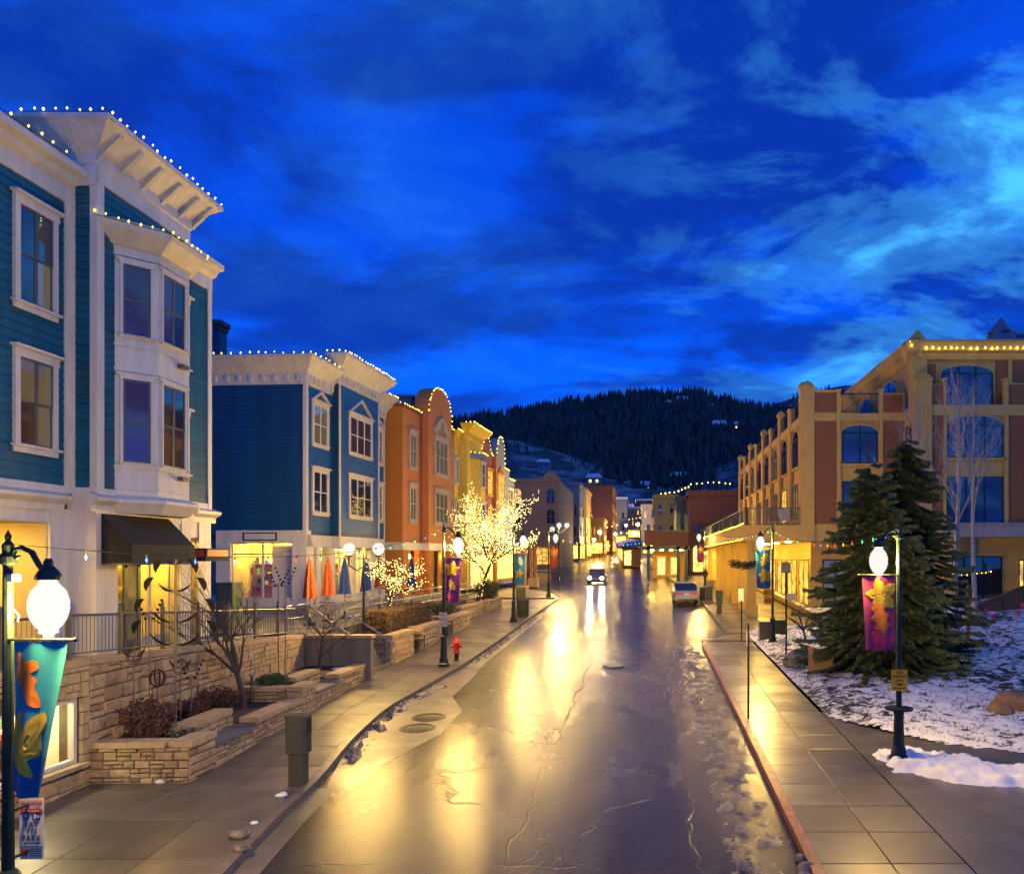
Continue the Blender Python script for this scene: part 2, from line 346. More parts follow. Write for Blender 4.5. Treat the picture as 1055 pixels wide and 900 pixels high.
def brickmat(name, c1, c2, mortar, scale=1.0):
    m = bpy.data.materials.new(name); m.use_nodes = True; t = m.node_tree; b = t.nodes['Principled BSDF']
    g = t.nodes.new('ShaderNodeNewGeometry'); s = t.nodes.new('ShaderNodeSeparateXYZ'); t.links.new(g.outputs['Position'], s.inputs[0])
    a = t.nodes.new('ShaderNodeMath'); a.operation = 'ADD'; t.links.new(s.outputs[0], a.inputs[0]); t.links.new(s.outputs[1], a.inputs[1])
    c = t.nodes.new('ShaderNodeCombineXYZ'); t.links.new(a.outputs[0], c.inputs[0]); t.links.new(s.outputs[2], c.inputs[1])
    br = t.nodes.new('ShaderNodeTexBrick'); t.links.new(c.outputs[0], br.inputs['Vector'])
    br.inputs['Color1'].default_value = (*c1, 1); br.inputs['Color2'].default_value = (*c2, 1); br.inputs['Mortar'].default_value = (*mortar, 1)
    br.inputs['Scale'].default_value = scale; br.inputs['Mortar Size'].default_value = .012; br.inputs['Brick Width'].default_value = .22; br.inputs['Row Height'].default_value = .075
    t.links.new(br.outputs[0], b.inputs['Base Color']); b.inputs['Roughness'].default_value = .85
    return m
M['brick'] = brickmat('orange_red_brick', (.30, .085, .018), (.38, .12, .028), (.22, .12, .06))
M['brickdark'] = brickmat('dark_red_brick', (.15, .045, .030), (.19, .06, .035), (.13, .07, .05))
M['brickbrown'] = brickmat('brown_brick', (.30, .185, .10), (.36, .22, .12), (.24, .16, .10))
# ================================================================== SETTING
def wet_asphalt():
    m = bpy.data.materials.new('wet_asphalt'); m.use_nodes = True; t = m.node_tree; b = t.nodes['Principled BSDF']
    def nd(k, **a):
        n = t.nodes.new(k)
        for q, v in a.items(): setattr(n, q, v)
        return n
    lk = t.links.new
    g = nd('ShaderNodeNewGeometry'); pos = g.outputs['Position']
    def nz(scale, detail=5, st=None, rough=.5):
        v = pos
        if st:
            mp_ = nd('ShaderNodeMapping'); mp_.inputs['Scale'].default_value = st; lk(pos, mp_.inputs[0]); v = mp_.outputs[0]
        n = nd('ShaderNodeTexNoise'); n.inputs['Scale'].default_value = scale; n.inputs['Detail'].default_value = detail
        n.inputs['Roughness'].default_value = rough; lk(v, n.inputs['Vector']); return n.outputs[0]
    def mr(x, a, b_, c, d):
        n = nd('ShaderNodeMapRange'); n.interpolation_type = 'SMOOTHSTEP'; lk(x, n.inputs[0])
        for i, v in enumerate((a, b_, c, d)): n.inputs[i+1].default_value = v
        return n.outputs[0]
    def mth(op, a, b_=None):
        n = nd('ShaderNodeMath', operation=op)
        for i, v in enumerate((a, b_)):
            if v is None: continue
            if isinstance(v, (int, float)): n.inputs[i].default_value = v
            else: lk(v, n.inputs[i])
        return n.outputs[0]
    big = nz(.22, 5, (1.6, .5, 1)); mid = nz(1.1, 6, (1.5, .6, 1)); fine = nz(30, 4)
    # cracks: distorted Voronoi cell borders
    mp_ = nd('ShaderNodeMapping'); mp_.inputs['Scale'].default_value = (.30, .22, 0); 
    dn = nd('ShaderNodeTexNoise'); dn.inputs['Scale'].default_value = .9; dn.inputs['Detail'].default_value = 6; lk(pos, dn.inputs['Vector'])
    ad = nd('ShaderNodeVectorMath', operation='MULTIPLY_ADD'); lk(dn.outputs['Color'], ad.inputs[0]); ad.inputs[1].default_value = (2.6, 2.6, 0); lk(pos, ad.inputs[2])
    lk(ad.outputs[0], mp_.inputs[0])
    vo = nd('ShaderNodeTexVoronoi', feature='DISTANCE_TO_EDGE'); vo.inputs['Scale'].default_value = 1.0; lk(mp_.outputs[0], vo.inputs['Vector'])
    crk = mth('MULTIPLY', mr(vo.outputs['Distance'], .0, .011, 1, 0), mr(mid, .40, .60, 0, 1))
    # one long lane seam
    sx = nd('ShaderNodeSeparateXYZ'); lk(pos, sx.inputs[0])
    def line(x0, amp, sc, w):
        wob = mth('MULTIPLY', mth('SUBTRACT', nz(sc, 6, None, .62), .5), amp)
        return mr(mth('ABSOLUTE', mth('SUBTRACT', mth('ADD', sx.outputs[0], wob), x0)), .0, w, 1, 0)
    seam = mth('MAXIMUM', line(-2.15, .8, .8, .035), mth('MULTIPLY', line(.9, 1.6, .5, .03), mr(nz(.5, 4), .45, .55, 0, 1)))
    ys_ = nd('ShaderNodeMath', operation='FRACT'); lk(mth('MULTIPLY', mth('ADD', sx.outputs[1], mth('MULTIPLY', nz(1.2, 5), .55)), .21), ys_.inputs[0])
    seam = mth('MAXIMUM', seam, mth('MULTIPLY', mr(mth('ABSOLUTE', mth('SUBTRACT', ys_.outputs[0], .5)), 0, .006, 1, 0), mr(nz(.35, 3), .48, .54, 0, 1)))
    crk = mth('MAXIMUM', crk, seam)
    col = nd('ShaderNodeMix', data_type='RGBA'); lk(mid, col.inputs[0])
    col.inputs[6].default_value = (.006, .007, .010, 1); col.inputs[7].default_value = (.022, .021, .022, 1)
    c2 = nd('ShaderNodeMix', data_type='RGBA'); lk(mth('MULTIPLY', crk, .8), c2.inputs[0]); lk(col.outputs[2], c2.inputs[6]); c2.inputs[7].default_value = (.008, .008, .009, 1)
    lk(c2.outputs[2], b.inputs['Base Color'])
    ro = mth('ADD', mth('MULTIPLY', mr(big, .36, .64, 0, 1), .10), mth('MULTIPLY', mr(mid, .34, .66, 0, 1), .08))
    b.inputs['Roughness'].default_value = .50
    wet = mth('MULTIPLY', mr(big, .36, .60, .80, 1), mr(mid, .32, .58, .80, 1)); wet = mth('MULTIPLY', wet, mth('SUBTRACT', 1, mth('MULTIPLY', crk, .6))); lk(wet, b.inputs['Coat Weight']); lk(mth('ADD', mth('MULTIPLY', mr(mid, .3, .7, 0, 1), .06), .20), b.inputs['Coat Roughness']); b.inputs['Coat IOR'].default_value = 1.36
    b.inputs['Specular IOR Level'].default_value = .06
    h = mth('ADD', mth('MULTIPLY', fine, .016), mth('ADD', mth('ADD', mth('MULTIPLY', mid, .012), mth('MULTIPLY', nz(5.5, 4, (1.2, .7, 1)), .010)), mth('MULTIPLY', crk, -.02)))
    bp = nd('ShaderNodeBump'); bp.inputs['Strength'].default_value = .45; bp.inputs['Distance'].default_value = 1.0
    lk(h, bp.inputs['Height']); lk(bp.outputs[0], b.inputs['Normal'])
    bp2 = nd('ShaderNodeBump'); bp2.inputs['Strength'].default_value = .29; bp2.inputs['Distance'].default_value = 1.0; lk(h, bp2.inputs['Height']); lk(bp2.outputs[0], b.inputs['Coat Normal'])
    return m
M['asphalt'] = wet_asphalt()
M['slab'] = wet_concrete('wet_concrete_slab', (.088, .080, .070), .22)
M['slabfar'] = wet_concrete('wet_concrete_walk', (.088, .080, .070))
M['gutter'] = wet_concrete('gutter_concrete', (.13, .115, .09))
M['joint'] = mat('dark_joint', (.02, .018, .016), .7, var=.2)
M['curb'] = mat('wet_curb_stone', (.14, .125, .105), .36, var=.2, vs_=5, bump=.15, rvar=.07)
M['curbred'] = mat('worn_red_curb_paint', (.26, .075, .045), .36, var=.5, vs_=9, bump=.15, rvar=.07)
M['earth'] = mat('dark_earth', (.03, .03, .028), .9)
# ground sheet
mb = MB(); ys = list(range(-20, 151, 10))+list(range(160, 341, 10))
for i in range(len(ys)-1):
    a, b = ys[i], ys[i+1]
    mb.add([(-220, a, gz(a)-.45), (260, a, gz(a)-.45), (260, b, gz(b)-.45), (-220, b, gz(b)-.45)], [(0, 1, 2, 3)])
mb.build('ground', M['earth'], kind='structure')
# curb lines
CL = [(-5.55, 6.0), G(240, 889), G(302, 825), G(331, 802), G(354, 770), G(374, 750), G(399, 728), G(439, 706), G(482, 681), G(520, 655), G(553, 631), (-6.5, 56.5)]
CLy = [p[1] for p in CL]; CLx = [p[0] for p in CL]
def curbL(y): return float(np.interp(y, CLy, CLx))
def wallL(y): return -11.05-.0467*(y-15) if y > 15 else -11.05
def planL(y): return -9.1-.034*(y-15.1) if y < 27 else -9.5
# road
mb = MB(); ys = np.concatenate([np.arange(-8, 60, 1.0), np.arange(60, 200, 4.0), np.arange(200, 330, 6.0)])
rows = []
for y in ys:
    c = cx(y); rows.append([(x+c*(1 if y > 60 else 0), y, gz(y)-.13) for x in np.linspace(-34 if y > 50 else -12, 14, 14)])
nv = len(rows[0]); vv = [p for r in rows for p in r]
mb.add(vv, [(i*nv+j, i*nv+j+1, (i+1)*nv+j+1, (i+1)*nv+j) for i in range(len(rows)-1) for j in range(nv-1)])
mb.build('road', M['asphalt'], kind='structure')
def strip(line, w0, w1, za, zb, mb, gap=0, every=1):         # band between offsets w0..w1 of a polyline of (x,y), heights above pavement
    for i_, ((x0, y0), (x1, y1)) in enumerate(zip(line, line[1:])):
        t = Vector((x1-x0, y1-y0)).normalized(); n = Vector((t.y, -t.x))
        if gap and i_ % every == 0: x0 += t.x*gap; y0 += t.y*gap
        def pt(x, y, w, z): return (x+n.x*w, y+n.y*w, gz(y)+z)
        mb.hexa([pt(x0, y0, w0, za), pt(x0, y0, w1, za), pt(x1, y1, w1, za), pt(x1, y1, w0, za), pt(x0, y0, w0, zb), pt(x0, y0, w1, zb), pt(x1, y1, w1, zb), pt(x1, y1, w0, zb)])
def dense(line, step=.6):
    out = []
    for (x0, y0), (x1, y1) in zip(line, line[1:]):
        k = max(1, int(math.hypot(x1-x0, y1-y0)/step)); out += [(x0+(x1-x0)*i/k, y0+(y1-y0)*i/k) for i in range(k)]
    return out+[line[-1]]
CLs = [(curbL(y)*.25+curbL(y-.7)*.375+curbL(y+.7)*.375, y) for y in np.arange(6, 57, .7)]
corner = [(-6.7, 57.5), (-7.3, 60), (-8.6, 63.5), (-11, 66.5), (-16, 68.5), (-30, 69.5)]
for nm, ln, mt in (('curb', CLs+corner, M['curb']),):
    mb = MB(); strip(ln, -.17, 0, -.30, .012, mb, .014, 3); mb.build('curb_left', mt, kind='structure')
RC1 = [(2.35, 6.0), (2.47, 12), (2.52, 20), (2.53, 30), (2.50, 33.6), (2.62, 34.4), (3.0, 34.9)]
mb = MB(); strip(dense(RC1), 0, .17, -.30, .014, mb, .014, 4); mb.build('curb_right', M['curbred'], kind='structure')
RC2 = [(4.0, 37.2)]+[(4.0, y) for y in range(39, 60, 3)]+[(4.0+cx(y)+min(0, -.02*(y-60)), y) for y in range(60, 200, 6)]
mb = MB(); strip(RC2, 0, .17, -.30, .012, mb); mb.build('curb_right_upper', M['curb'], kind='structure')
# gutter apron with storm grates on the left
poly = [G(*p) for p in ((334, 809), (359, 808), (391, 782), (425, 765), (453, 751), (476, 727), (466, 713), (484, 697), (499, 680), (560, 632), (553, 631), (520, 655), (482, 681), (439, 706), (399, 728), (374, 750), (354, 770))]
mb = MB(); n = len(poly)
mb.add([(x, y, gz(y)-.124) for x, y in poly]+[(x, y, gz(y)-.2) for x, y in poly], [tuple(range(n))]+[(i, n+i, n+(i+1) % n, (i+1) % n) for i in range(n)])
apron = mb.build('gutter_apron', M['gutter'], kind='structure')
mb = MB(); strip([(x, y) for x, y in CLs if y < 15.4], .0, .42, -.2, -.122, mb); mb.build('gutter_pan', M['gutter'], kind='structure')
for (px, py, lab) in ((430, 745, 'nearer'), (442, 734, 'farther')):
    x, y = G(px, py); t = empty('storm_drain_grate', (x, y, gz(y)-.12), 'round cast iron drain grate in the gutter concrete, the %s of two' % lab, 'drain grate', 'storm drain grates')
    z = gz(y)-.12
    mb = MB(); k = 24
    ring = [(x+r*math.cos(a*2*math.pi/k), y+r*math.sin(a*2*math.pi/k), z+GR*r*math.sin(a*2*math.pi/k)+h) for r, h in ((.46, .0), (.46, .012), (.38, .012), (.38, -.02)) for a in range(k)]
    mb.add(ring, [(j*k+i, j*k+(i+1) % k, (j+1)*k+(i+1) % k, (j+1)*k+i) for j in range(3) for i in range(k)])
    mb.build('frame', M['iron'], t)
    mb = MB()
    for i in range(-4, 5):
        w = math.sqrt(max(.0, .37**2-(i*.08)**2)); mb.box(x+i*.08-.02, x+i*.08+.02, y-w, y+w, z-.02, z+.010)
    mb.build('bars', M['iron'], t)
    mb = MB(); mb.lathe([(.38, -.004), (.38, -.003)], (x, y, z), 20); mb.build('pit', M['joint'], t)
# manhole cover in the lane
x, y = G(632, 682); t = empty('manhole_cover', (x, y, gz(y)-.125), 'round iron manhole cover in the wet blue lane', 'manhole')
mb = MB(); mb.lathe([(.42, -.01), (.42, .006), (.37, .006), (.37, .002), (.1, .002)], (x, y, gz(y)-.128), 24); mb.build('lid', M['iron'], t)
# ---- left pavement: slabs
swl = empty('sidewalk_left', (0, 0, 0), kind='structure')
mb = MB(); yy = list(np.arange(6, 28.01, 1.0))
for a, b in zip(yy, yy[1:]):
    la = wallL(a) if a < 15.1 else planL(a)-.1; lb = wallL(b) if b < 15.2 else planL(b)-.1
    if a < 15.1 < b: lb = wallL(b)
    mb.add([(la, a, gz(a)-.02), (curbL(a)-.05, a, gz(a)-.02), (curbL(b)-.05, b, gz(b)-.02), (lb, b, gz(b)-.02)], [(0, 1, 2, 3)])
mb.build('bedding', M['joint'], swl)
def slab(parent, q, far=False):              # q: four (x,y) ccw; top at grade
    c = Vector((sum(p[0] for p in q)/4, sum(p[1] for p in q)/4)); m2 = MB(); tx, ty = rp(-.0016, .0016), rp(-.0016, .0016)
    lo, hi = [], []
    for x, y in q:
        v = Vector((x, y)); d = (c-v).normalized()*.011; z = gz(y)+tx*(x-c.x)+ty*(y-c.y)
        lo.append((v.x+d.x, v.y+d.y, z-.09)); hi.append((v.x+d.x*1.9, v.y+d.y*1.9, z)); 
    mid = [(p[0]-.0*0, p[1], h[2]-.008) for p, h in zip(lo, hi)]
    m2.add(lo+mid+hi, [(0, 1, 5, 4), (1, 2, 6, 5), (2, 3, 7, 6), (3, 0, 4, 7), (4, 5, 9, 8), (5, 6, 10, 9), (6, 7, 11, 10), (7, 4, 8, 11), (8, 9, 10, 11)])
    return m2.build('slab', M['slab'], parent)
rowsL = list(np.arange(7.0, 27.5, 1.52))
for a, b in zip(rowsL, rowsL[1:]):
    pa, pb, ca, cb_ = planL(a), planL(b), curbL(a)-.17, curbL(b)-.17
    if b < 15.3:
        slab(swl, [(wallL(a), a), (pa, a), (pb, b), (wallL(b), b)])
    if a < 15.1 < b: slab(swl, [(wallL(a), a), (pa, a), (planL(15.08), 15.08), (wallL(15.08), 15.08)])
    f = .52
    slab(swl, [(pa, a), (pa+(ca-pa)*f, a), (pb+(cb_-pb)*f, b), (pb, b)])
    slab(swl, [(pa+(ca-pa)*f, a), (ca, a), (cb_, b), (pb+(cb_-pb)*f, b)])
mb = MB(); far = list(np.arange(rowsL[-1], 57, 1.52))
for a, b in zip(far, far[1:]):
    for f0, f1 in ((0, .5), (.5, 1)):
        la, ra, lb, rb = planL(a)-1.0, curbL(a)-.17, planL(b)-1.0, curbL(b)-.17
        q = [(la+(ra-la)*f0+.01, a+.012), (la+(ra-la)*f1-.01, a+.012), (lb+(rb-lb)*f1-.01, b-.012), (lb+(rb-lb)*f0+.01, b-.012)]
        k = rp(-.003, .003)
        mb.hexa([(x, y, gz(y)-.1) for x, y in q]+[(x, y, gz(y)+k*(i > 1)) for i, (x, y) in enumerate(q)])
for a, b in zip(np.arange(57, 70, 1.0), np.arange(58, 71, 1.0)):
    xa = float(np.interp(a, [56.5, 57.5, 60, 63.5, 66.5, 68.5, 69.5], [-6.7, -6.9, -7.5, -8.8, -11.2, -16, -29]))
    xb = float(np.interp(b, [56.5, 57.5, 60, 63.5, 66.5, 68.5, 69.5], [-6.7, -6.9, -7.5, -8.8, -11.2, -16, -29]))
    q = [(-30, a), (xa, a), (xb, b), (-30, b)]
    if xa > -29: mb.hexa([(x, y, gz(y)-.1) for x, y in q]+[(x, y, gz(y)) for x, y in q])
mb.build('far_paving', M['slabfar'], swl, kind='stuff')
# ---- right pavement
swr = empty('sidewalk_right', (0, 0, 0), kind='structure')
mb = MB(); mb.add([(2.5, 6, gz(6)-.03), (4.85, 6, gz(6)-.03), (4.85, 35, gz(35)-.03), (2.55, 35, gz(35)-.03)], [(0, 1, 2, 3)]); mb.build('bedding', M['joint'], swr)
rowsR = list(np.arange(6.6, 34.8, 1.2))
for a, b in zip(rowsR, rowsR[1:]):
    xr = lambda y: float(np.interp(y, [p[1] for p in RC1], [p[0] for p in RC1]))+.17
    slab(swr, [(xr(a), a), (3.70, a), (3.70, b), (xr(b), b)]); slab(swr, [(3.70, a), (4.84, a), (4.84, b), (3.70, b)])
mb = MB()
q = [(2.9, 34.9), (9.2, 34.6), (9.2, 37.2), (4.0, 37.2)]
mb.hexa([(x, y, gz(y)-.2) for x, y in q]+[(x, y, gz(y)-(.06 if x < 4.2 else .0)) for x, y in q])
for a in np.arange(37.2, 130, 1.8):
    b = a+1.8
    xa = 4.17+cx(a)+min(0, -.02*(a-60)); xb = 4.17+cx(b)+min(0, -.02*(b-60))
    for f0, f1 in ((0, .33), (.33, .66), (.66, 1)):
        q = [(xa+(9.4-xa)*f0+.008, a+.01), (xa+(9.4-xa)*f1-.008, a+.01), (xb+(9.4-xb)*f1-.008, b-.01), (xb+(9.4-xb)*f0+.008, b-.01)]
        mb.hexa([(x, y, gz(y)-.15) for x, y in q]+[(x, y, gz(y)) for x, y in q])
mb.build('upper_paving', M['slabfar'], swr, kind='stuff')
# left pavement beyond the side street
mb = MB()
for a in np.arange(94, 200, 4.0):
    b = a+4
    q = [(-24+cx(a), a), (-7.4+cx(a), a), (-7.4+cx(b), b), (-24+cx(b), b)]
    mb.hexa([(x, y, gz(y)-.15) for x, y in q]+[(x, y, gz(y)) for x, y in q])
mb.build('sidewalk_upper', M['slabfar'], kind='structure')
# ---- right yard: thin snow over grass
def sm(a, b, x): t = min(1, max(0, (x-a)/(b-a))); return t*t*(3-2*t)
def yardz(x, y):
    return gz(y)+sm(19, 34, y)*min(1.9, max(0, x-5.6)*.085)+.10*sm(0, 1.2, x-4.9)*sm(17.5, 20, y)
def snowy_grass():
    m = bpy.data.materials.new('patchy_snow_on_grass'); m.use_nodes = True; t = m.node_tree; b = t.nodes['Principled BSDF']; lk = t.links.new
    g = t.nodes.new('ShaderNodeNewGeometry')
    mp_ = t.nodes.new('ShaderNodeMapping'); mp_.inputs['Scale'].default_value = (1, 1.35, 1); lk(g.outputs['Position'], mp_.inputs[0])
    n = t.nodes.new('ShaderNodeTexNoise'); n.inputs['Scale'].default_value = 3.2; n.inputs['Detail'].default_value = 6; n.inputs['Roughness'].default_value = .62; lk(mp_.outputs[0], n.inputs['Vector'])
    n2_ = t.nodes.new('ShaderNodeTexNoise'); n2_.inputs['Scale'].default_value = .35; n2_.inputs['Detail'].default_value = 3; lk(g.outputs['Position'], n2_.inputs['Vector'])
    a = t.nodes.new('ShaderNodeMath'); a.operation = 'MULTIPLY_ADD'; lk(n2_.outputs[0], a.inputs[0]); a.inputs[1].default_value = .45; lk(n.outputs[0], a.inputs[2])
    r = t.nodes.new('ShaderNodeValToRGB'); lk(a.outputs[0], r.inputs[0]); e = r.color_ramp.elements
    e[0].position = .635; e[0].color = (.020, .024, .012, 1); e[1].position = .725; e[1].color = (.66, .69, .74, 1)
    lk(r.outputs[0], b.inputs['Base Color']); b.inputs['Roughness'].default_value = .7
    bp = t.nodes.new('ShaderNodeBump'); bp.inputs['Strength'].default_value = .8; bp.inputs['Distance'].default_value = .12; lk(a.outputs[0], bp.inputs['Height']); lk(bp.outputs[0], b.inputs['Normal'])
    return m
M['yard'] = snowy_grass()
def heightgrid(x0, x1, y0, y1, st, fz, keep=None):
    mbx = MB(); xs = np.arange(x0, x1+1e-6, st); ys_ = np.arange(y0, y1+1e-6, st); nx = len(xs)
    mbx.add([(x, y, fz(x, y)) for y in ys_ for x in xs],
            [(j*nx+i, j*nx+i+1, (j+1)*nx+i+1, (j+1)*nx+i) for j in range(len(ys_)-1) for i in range(nx-1) if keep is None or keep(xs[i]+st/2, ys_[j]+st/2)])
    return mbx
up_edge = [G(*p) for p in ((838, 727), (855, 738), (879, 745), (919, 755), (969, 765), (1055, 775), (1200, 789))]
def path_top(x): return float(np.interp(x, [p[0] for p in up_edge], [p[1] for p in up_edge]))
lo_edge = [G(*p) for p in ((897, 774), (943, 771), (985, 780), (1055, 792), (1200, 812))]
def strip_top(x): return float(np.interp(x, [p[0] for p in lo_edge], [p[1] for p in lo_edge]))
bot_edge = [G(*p) for p in ((893, 776), (908, 793), (943, 799), (991, 809), (1055, 814), (1200, 830))]
def strip_bot(x): return float(np.interp(x, [p[0] for p in bot_edge], [p[1] for p in bot_edge]))
mb = heightgrid(4.862, 14, 6, 21, .5, lambda x, y: gz(y)-.012); mb.build('plaza', M['slabfar'], kind='structure')
def snz(x, y, amp=.09): return amp*(noise.noise((x*2.1, y*2.1, 3))+.6*noise.noise((x*5, y*5, 9))+.35*noise.noise((x*11, y*11, 1))+.4)
mb = heightgrid(4.93, 17, 16.5, 38, .14, lambda x, y: yardz(x, y)+max(-.06, snz(x, y))*min(1, max(-.2, (y-path_top(x))*2.2))*min(1, .15+max(0, x-4.95)*2.5)-.0, lambda x, y: y > path_top(x)+.06*noise.noise((x*4, y*4, 0)))
mb.build('snowy_lawn', M['yard'], kind='structure', smooth=True)
rr = random.Random(3); gb = MB()
for _ in range(15000):
    x = rr.uniform(5.1, 16.5); y = rr.uniform(path_top(x)+.25, 37); z = yardz(x, y)+.02; h = rr.uniform(.04, .13); a = rr.random()*6.28; dx, dy = math.cos(a)*.012, math.sin(a)*.012; lx, ly = rr.gauss(0, .05), rr.gauss(0, .05)
    gb.add([(x-dx, y-dy, z-.03), (x+dx, y+dy, z-.03), (x+lx, y+ly, z+h)], [(0, 1, 2)])
gb.build('grass', mat('winter_grass', (.055, .05, .022), .9, var=.4), kind='stuff', label='short dry grass blades poking through the lawn snow', cat='grass')
mb = heightgrid(17, 60, 16.5, 60, 1.0, lambda x, y: yardz(x, y)+.05*noise.noise((x, y, 0))); mb.build('snowy_slope', M['yard'], kind='structure', smooth=True)
mb = heightgrid(9.4, 17, 37.9, 60, .6, lambda x, y: yardz(x, y)-.004); mb.build('building_yard', M['yard'], kind='structure', smooth=True)
def snowstrip(x, y):
    a = min(y-strip_bot(x), strip_top(x)-y, (x-5.0)*.8)-.10+.16*noise.noise((x*3, y*3, 7))+.08*noise.noise((x*8, y*8, 2))
    return gz(y)-.045+sm(-.05, .25, a)*.11+max(0, snz(x, y, .13))*sm(0, .2, a)
mb = heightgrid(4.95, 12, 12.5, 18.5, .06, snowstrip, lambda x, y: strip_bot(x)-.06 < y < strip_top(x)+.04)
mb.build('snow_bank', M['snow'], kind='stuff', smooth=True, label='long low bank of snow round the purple banner lamp post', cat='snow')
# slush along both gutters, each heap a run of its own
def heap(name, line, w, h, mt, label, seed, dens=.07, thr=-.05, kind='stuff'):
    m2 = MB(); L_ = dense(line, dens); nw = 20; vs_ = []
    for i, (x, y) in enumerate(L_):
        a = L_[max(0, i-1)]; b = L_[min(len(L_)-1, i+1)]; t = Vector((b[0]-a[0], b[1]-a[1])).normalized(); nn = Vector((t.y, -t.x))
        e = min(1, i/6, (len(L_)-1-i)/6); ww = w*(.8+.35*noise.noise((y*.9, seed, 0)))
        for k in range(nw+1):
            f = k/nw; X = x+nn.x*ww*f; Y = y+nn.y*ww*f
            s_ = math.sin(math.pi*f)**.6*e; b_ = .7*noise.noise((X*3.0, Y*2.2, seed))+.5*noise.noise((X*8, Y*7, seed))+.4*noise.noise((X*17, Y*15, seed))-thr+.05
            vs_.append((X, Y, gz(Y)-.145+max(-.05, h*s_*b_*1.5)))
    n_ = nw+1
    m2.add(vs_, [(i*n_+k, i*n_+k+1, (i+1)*n_+k+1, (i+1)*n_+k) for i in range(len(L_)-1) for k in range(nw)])
    return m2.build(name, mt, smooth=True, kind=kind, label=label, cat='snow')
heap('slush', [(x, y) for x, y in CLs if 16 < y < 26], .6, .17, M['snowdirty'], 'dirty slush lying along the left kerb', 2)
heap('slush', [(x, y) for x, y in CLs if 29 < y < 48], .5, .15, M['snowdirty'], 'thin slush along the left kerb by the red hydrant', 5)
heap('slush', [(x-1.25, y) for x, y in dense(RC1) if 7 < y < 34.3], 1.35, .085, M['snowdirty'], 'broad bank of dirty slush beside the red kerb', 8)
# loose snow lumps
def lump(x, y, z, r, mt, name, label, cat, sq=.6, seed=0, kind=None, group=None):
    m2 = MB(); nu, nw = 12, 7; vs_ = []
    for j in range(nw):
        th = math.pi*j/(nw-1)
        for i in range(nu):
            ph = 2*math.pi*i/nu; d = Vector((math.sin(th)*math.cos(ph), math.sin(th)*math.sin(ph), math.cos(th)))
            k = r*(1+.32*noise.noise(d*1.4+Vector((seed, seed*.7, 0)))+.13*noise.noise(d*3.5+Vector((seed, 0, 4))))
            vs_.append((x+d.x*k*1.15, y+d.y*k*.9, z+(d.z*k+r*.55)*sq))
    m2.add(vs_, [(j*nu+i, j*nu+(i+1) % nu, (j+1)*nu+(i+1) % nu, (j+1)*nu+i) for j in range(nw-1) for i in range(nu)])
    return m2.build(name, mt, smooth=True, label=label, cat=cat, kind=kind, group=group, base=(x, y, z))
for i, (px, py, r, w) in enumerate(((247, 862, .16, 'largest lump of grey snow on the left pavement'), (249, 876, .12, 'grey snow lump at the kerb edge, nearest the camera on the left'), (290, 820, .10, 'small white snow lump at the foot of the pay station'), (262, 848, .06, 'thin snow flake on the left pavement beside the kerb'), (165, 806, .08, 'small streak of snow at the foot of the stone planter'), (181, 804, .07, 'bit of snow below the planter corner'))):
    x, y = G(px, py); lump(x, y, gz(y), r, M['snow'] if i > 1 else M['snowdirty'], 'snow_lump', w, 'snow', .5, i*3.1, group='snow lumps on the left pavement')
for i, (px, py, r, w) in enumerate(((832, 890, .13, 'pale rounded stone in the slush at the red kerb end'), (826, 878, .09, 'smaller grey stone beside the pale one at the kerb end'), (838, 880, .10, 'dark stone near the lower end of the red kerb'), (829, 897, .10, 'stone in the slush at the bottom edge of the street'))):
    x, y = G(px, py); lump(x, y, gz(y)-.13, r, M['rock'], 'stone', w, 'stone', .8, i*2.3+20, group='stones in the right gutter')
# ---- far hills with conifer forest
def interp(v, a): return float(np.interp(v, [p[0] for p in a], [p[1] for p in a]))
ridge = [(-600, 520), (200, 470), (440, 445), (500, 432), (540, 425), (580, 418), (620, 412), (660, 409), (720, 408), (745, 414), (775, 422), (800, 424), (840, 430), (900, 440), (1300, 470), (1800, 500)]
ridge2 = [(600, 470), (700, 450), (760, 430), (790, 418), (815, 410), (835, 405), (870, 398), (920, 395), (1000, 400), (1200, 430), (1600, 470)]
fore = [(-200, 500), (300, 490), (460, 462), (500, 455), (530, 455), (560, 462), (600, 474), (640, 488), (680, 494), (720, 486), (760, 470), (800, 455), (900, 440), (1300, 450)]
M['hill'] = mat('dark_hillside', (.022, .028, .034), .95, var=.3, vs_=.02)
def foremat():
    m = bpy.data.materials.new('scrub_and_snow_slope'); m.use_nodes = True; t = m.node_tree; b = t.nodes['Principled BSDF']; lk = t.links.new
    g = t.nodes.new('ShaderNodeNewGeometry'); n = t.nodes.new('ShaderNodeTexNoise'); n.inputs['Scale'].default_value = .055; n.inputs['Detail'].default_value = 8; n.inputs['Roughness'].default_value = .65
    lk(g.outputs['Position'], n.inputs['Vector']); r = t.nodes.new('ShaderNodeValToRGB'); lk(n.outputs[0], r.inputs[0]); e = r.color_ramp.elements
    e[0].position = .47; e[0].color = (.035, .042, .05, 1); e[1].position = .66; e[1].color = (.24, .27, .31, 1); lk(r.outputs[0], b.inputs['Base Color']); b.inputs['Roughness'].default_value = .9
    return m
M['fore'] = foremat()
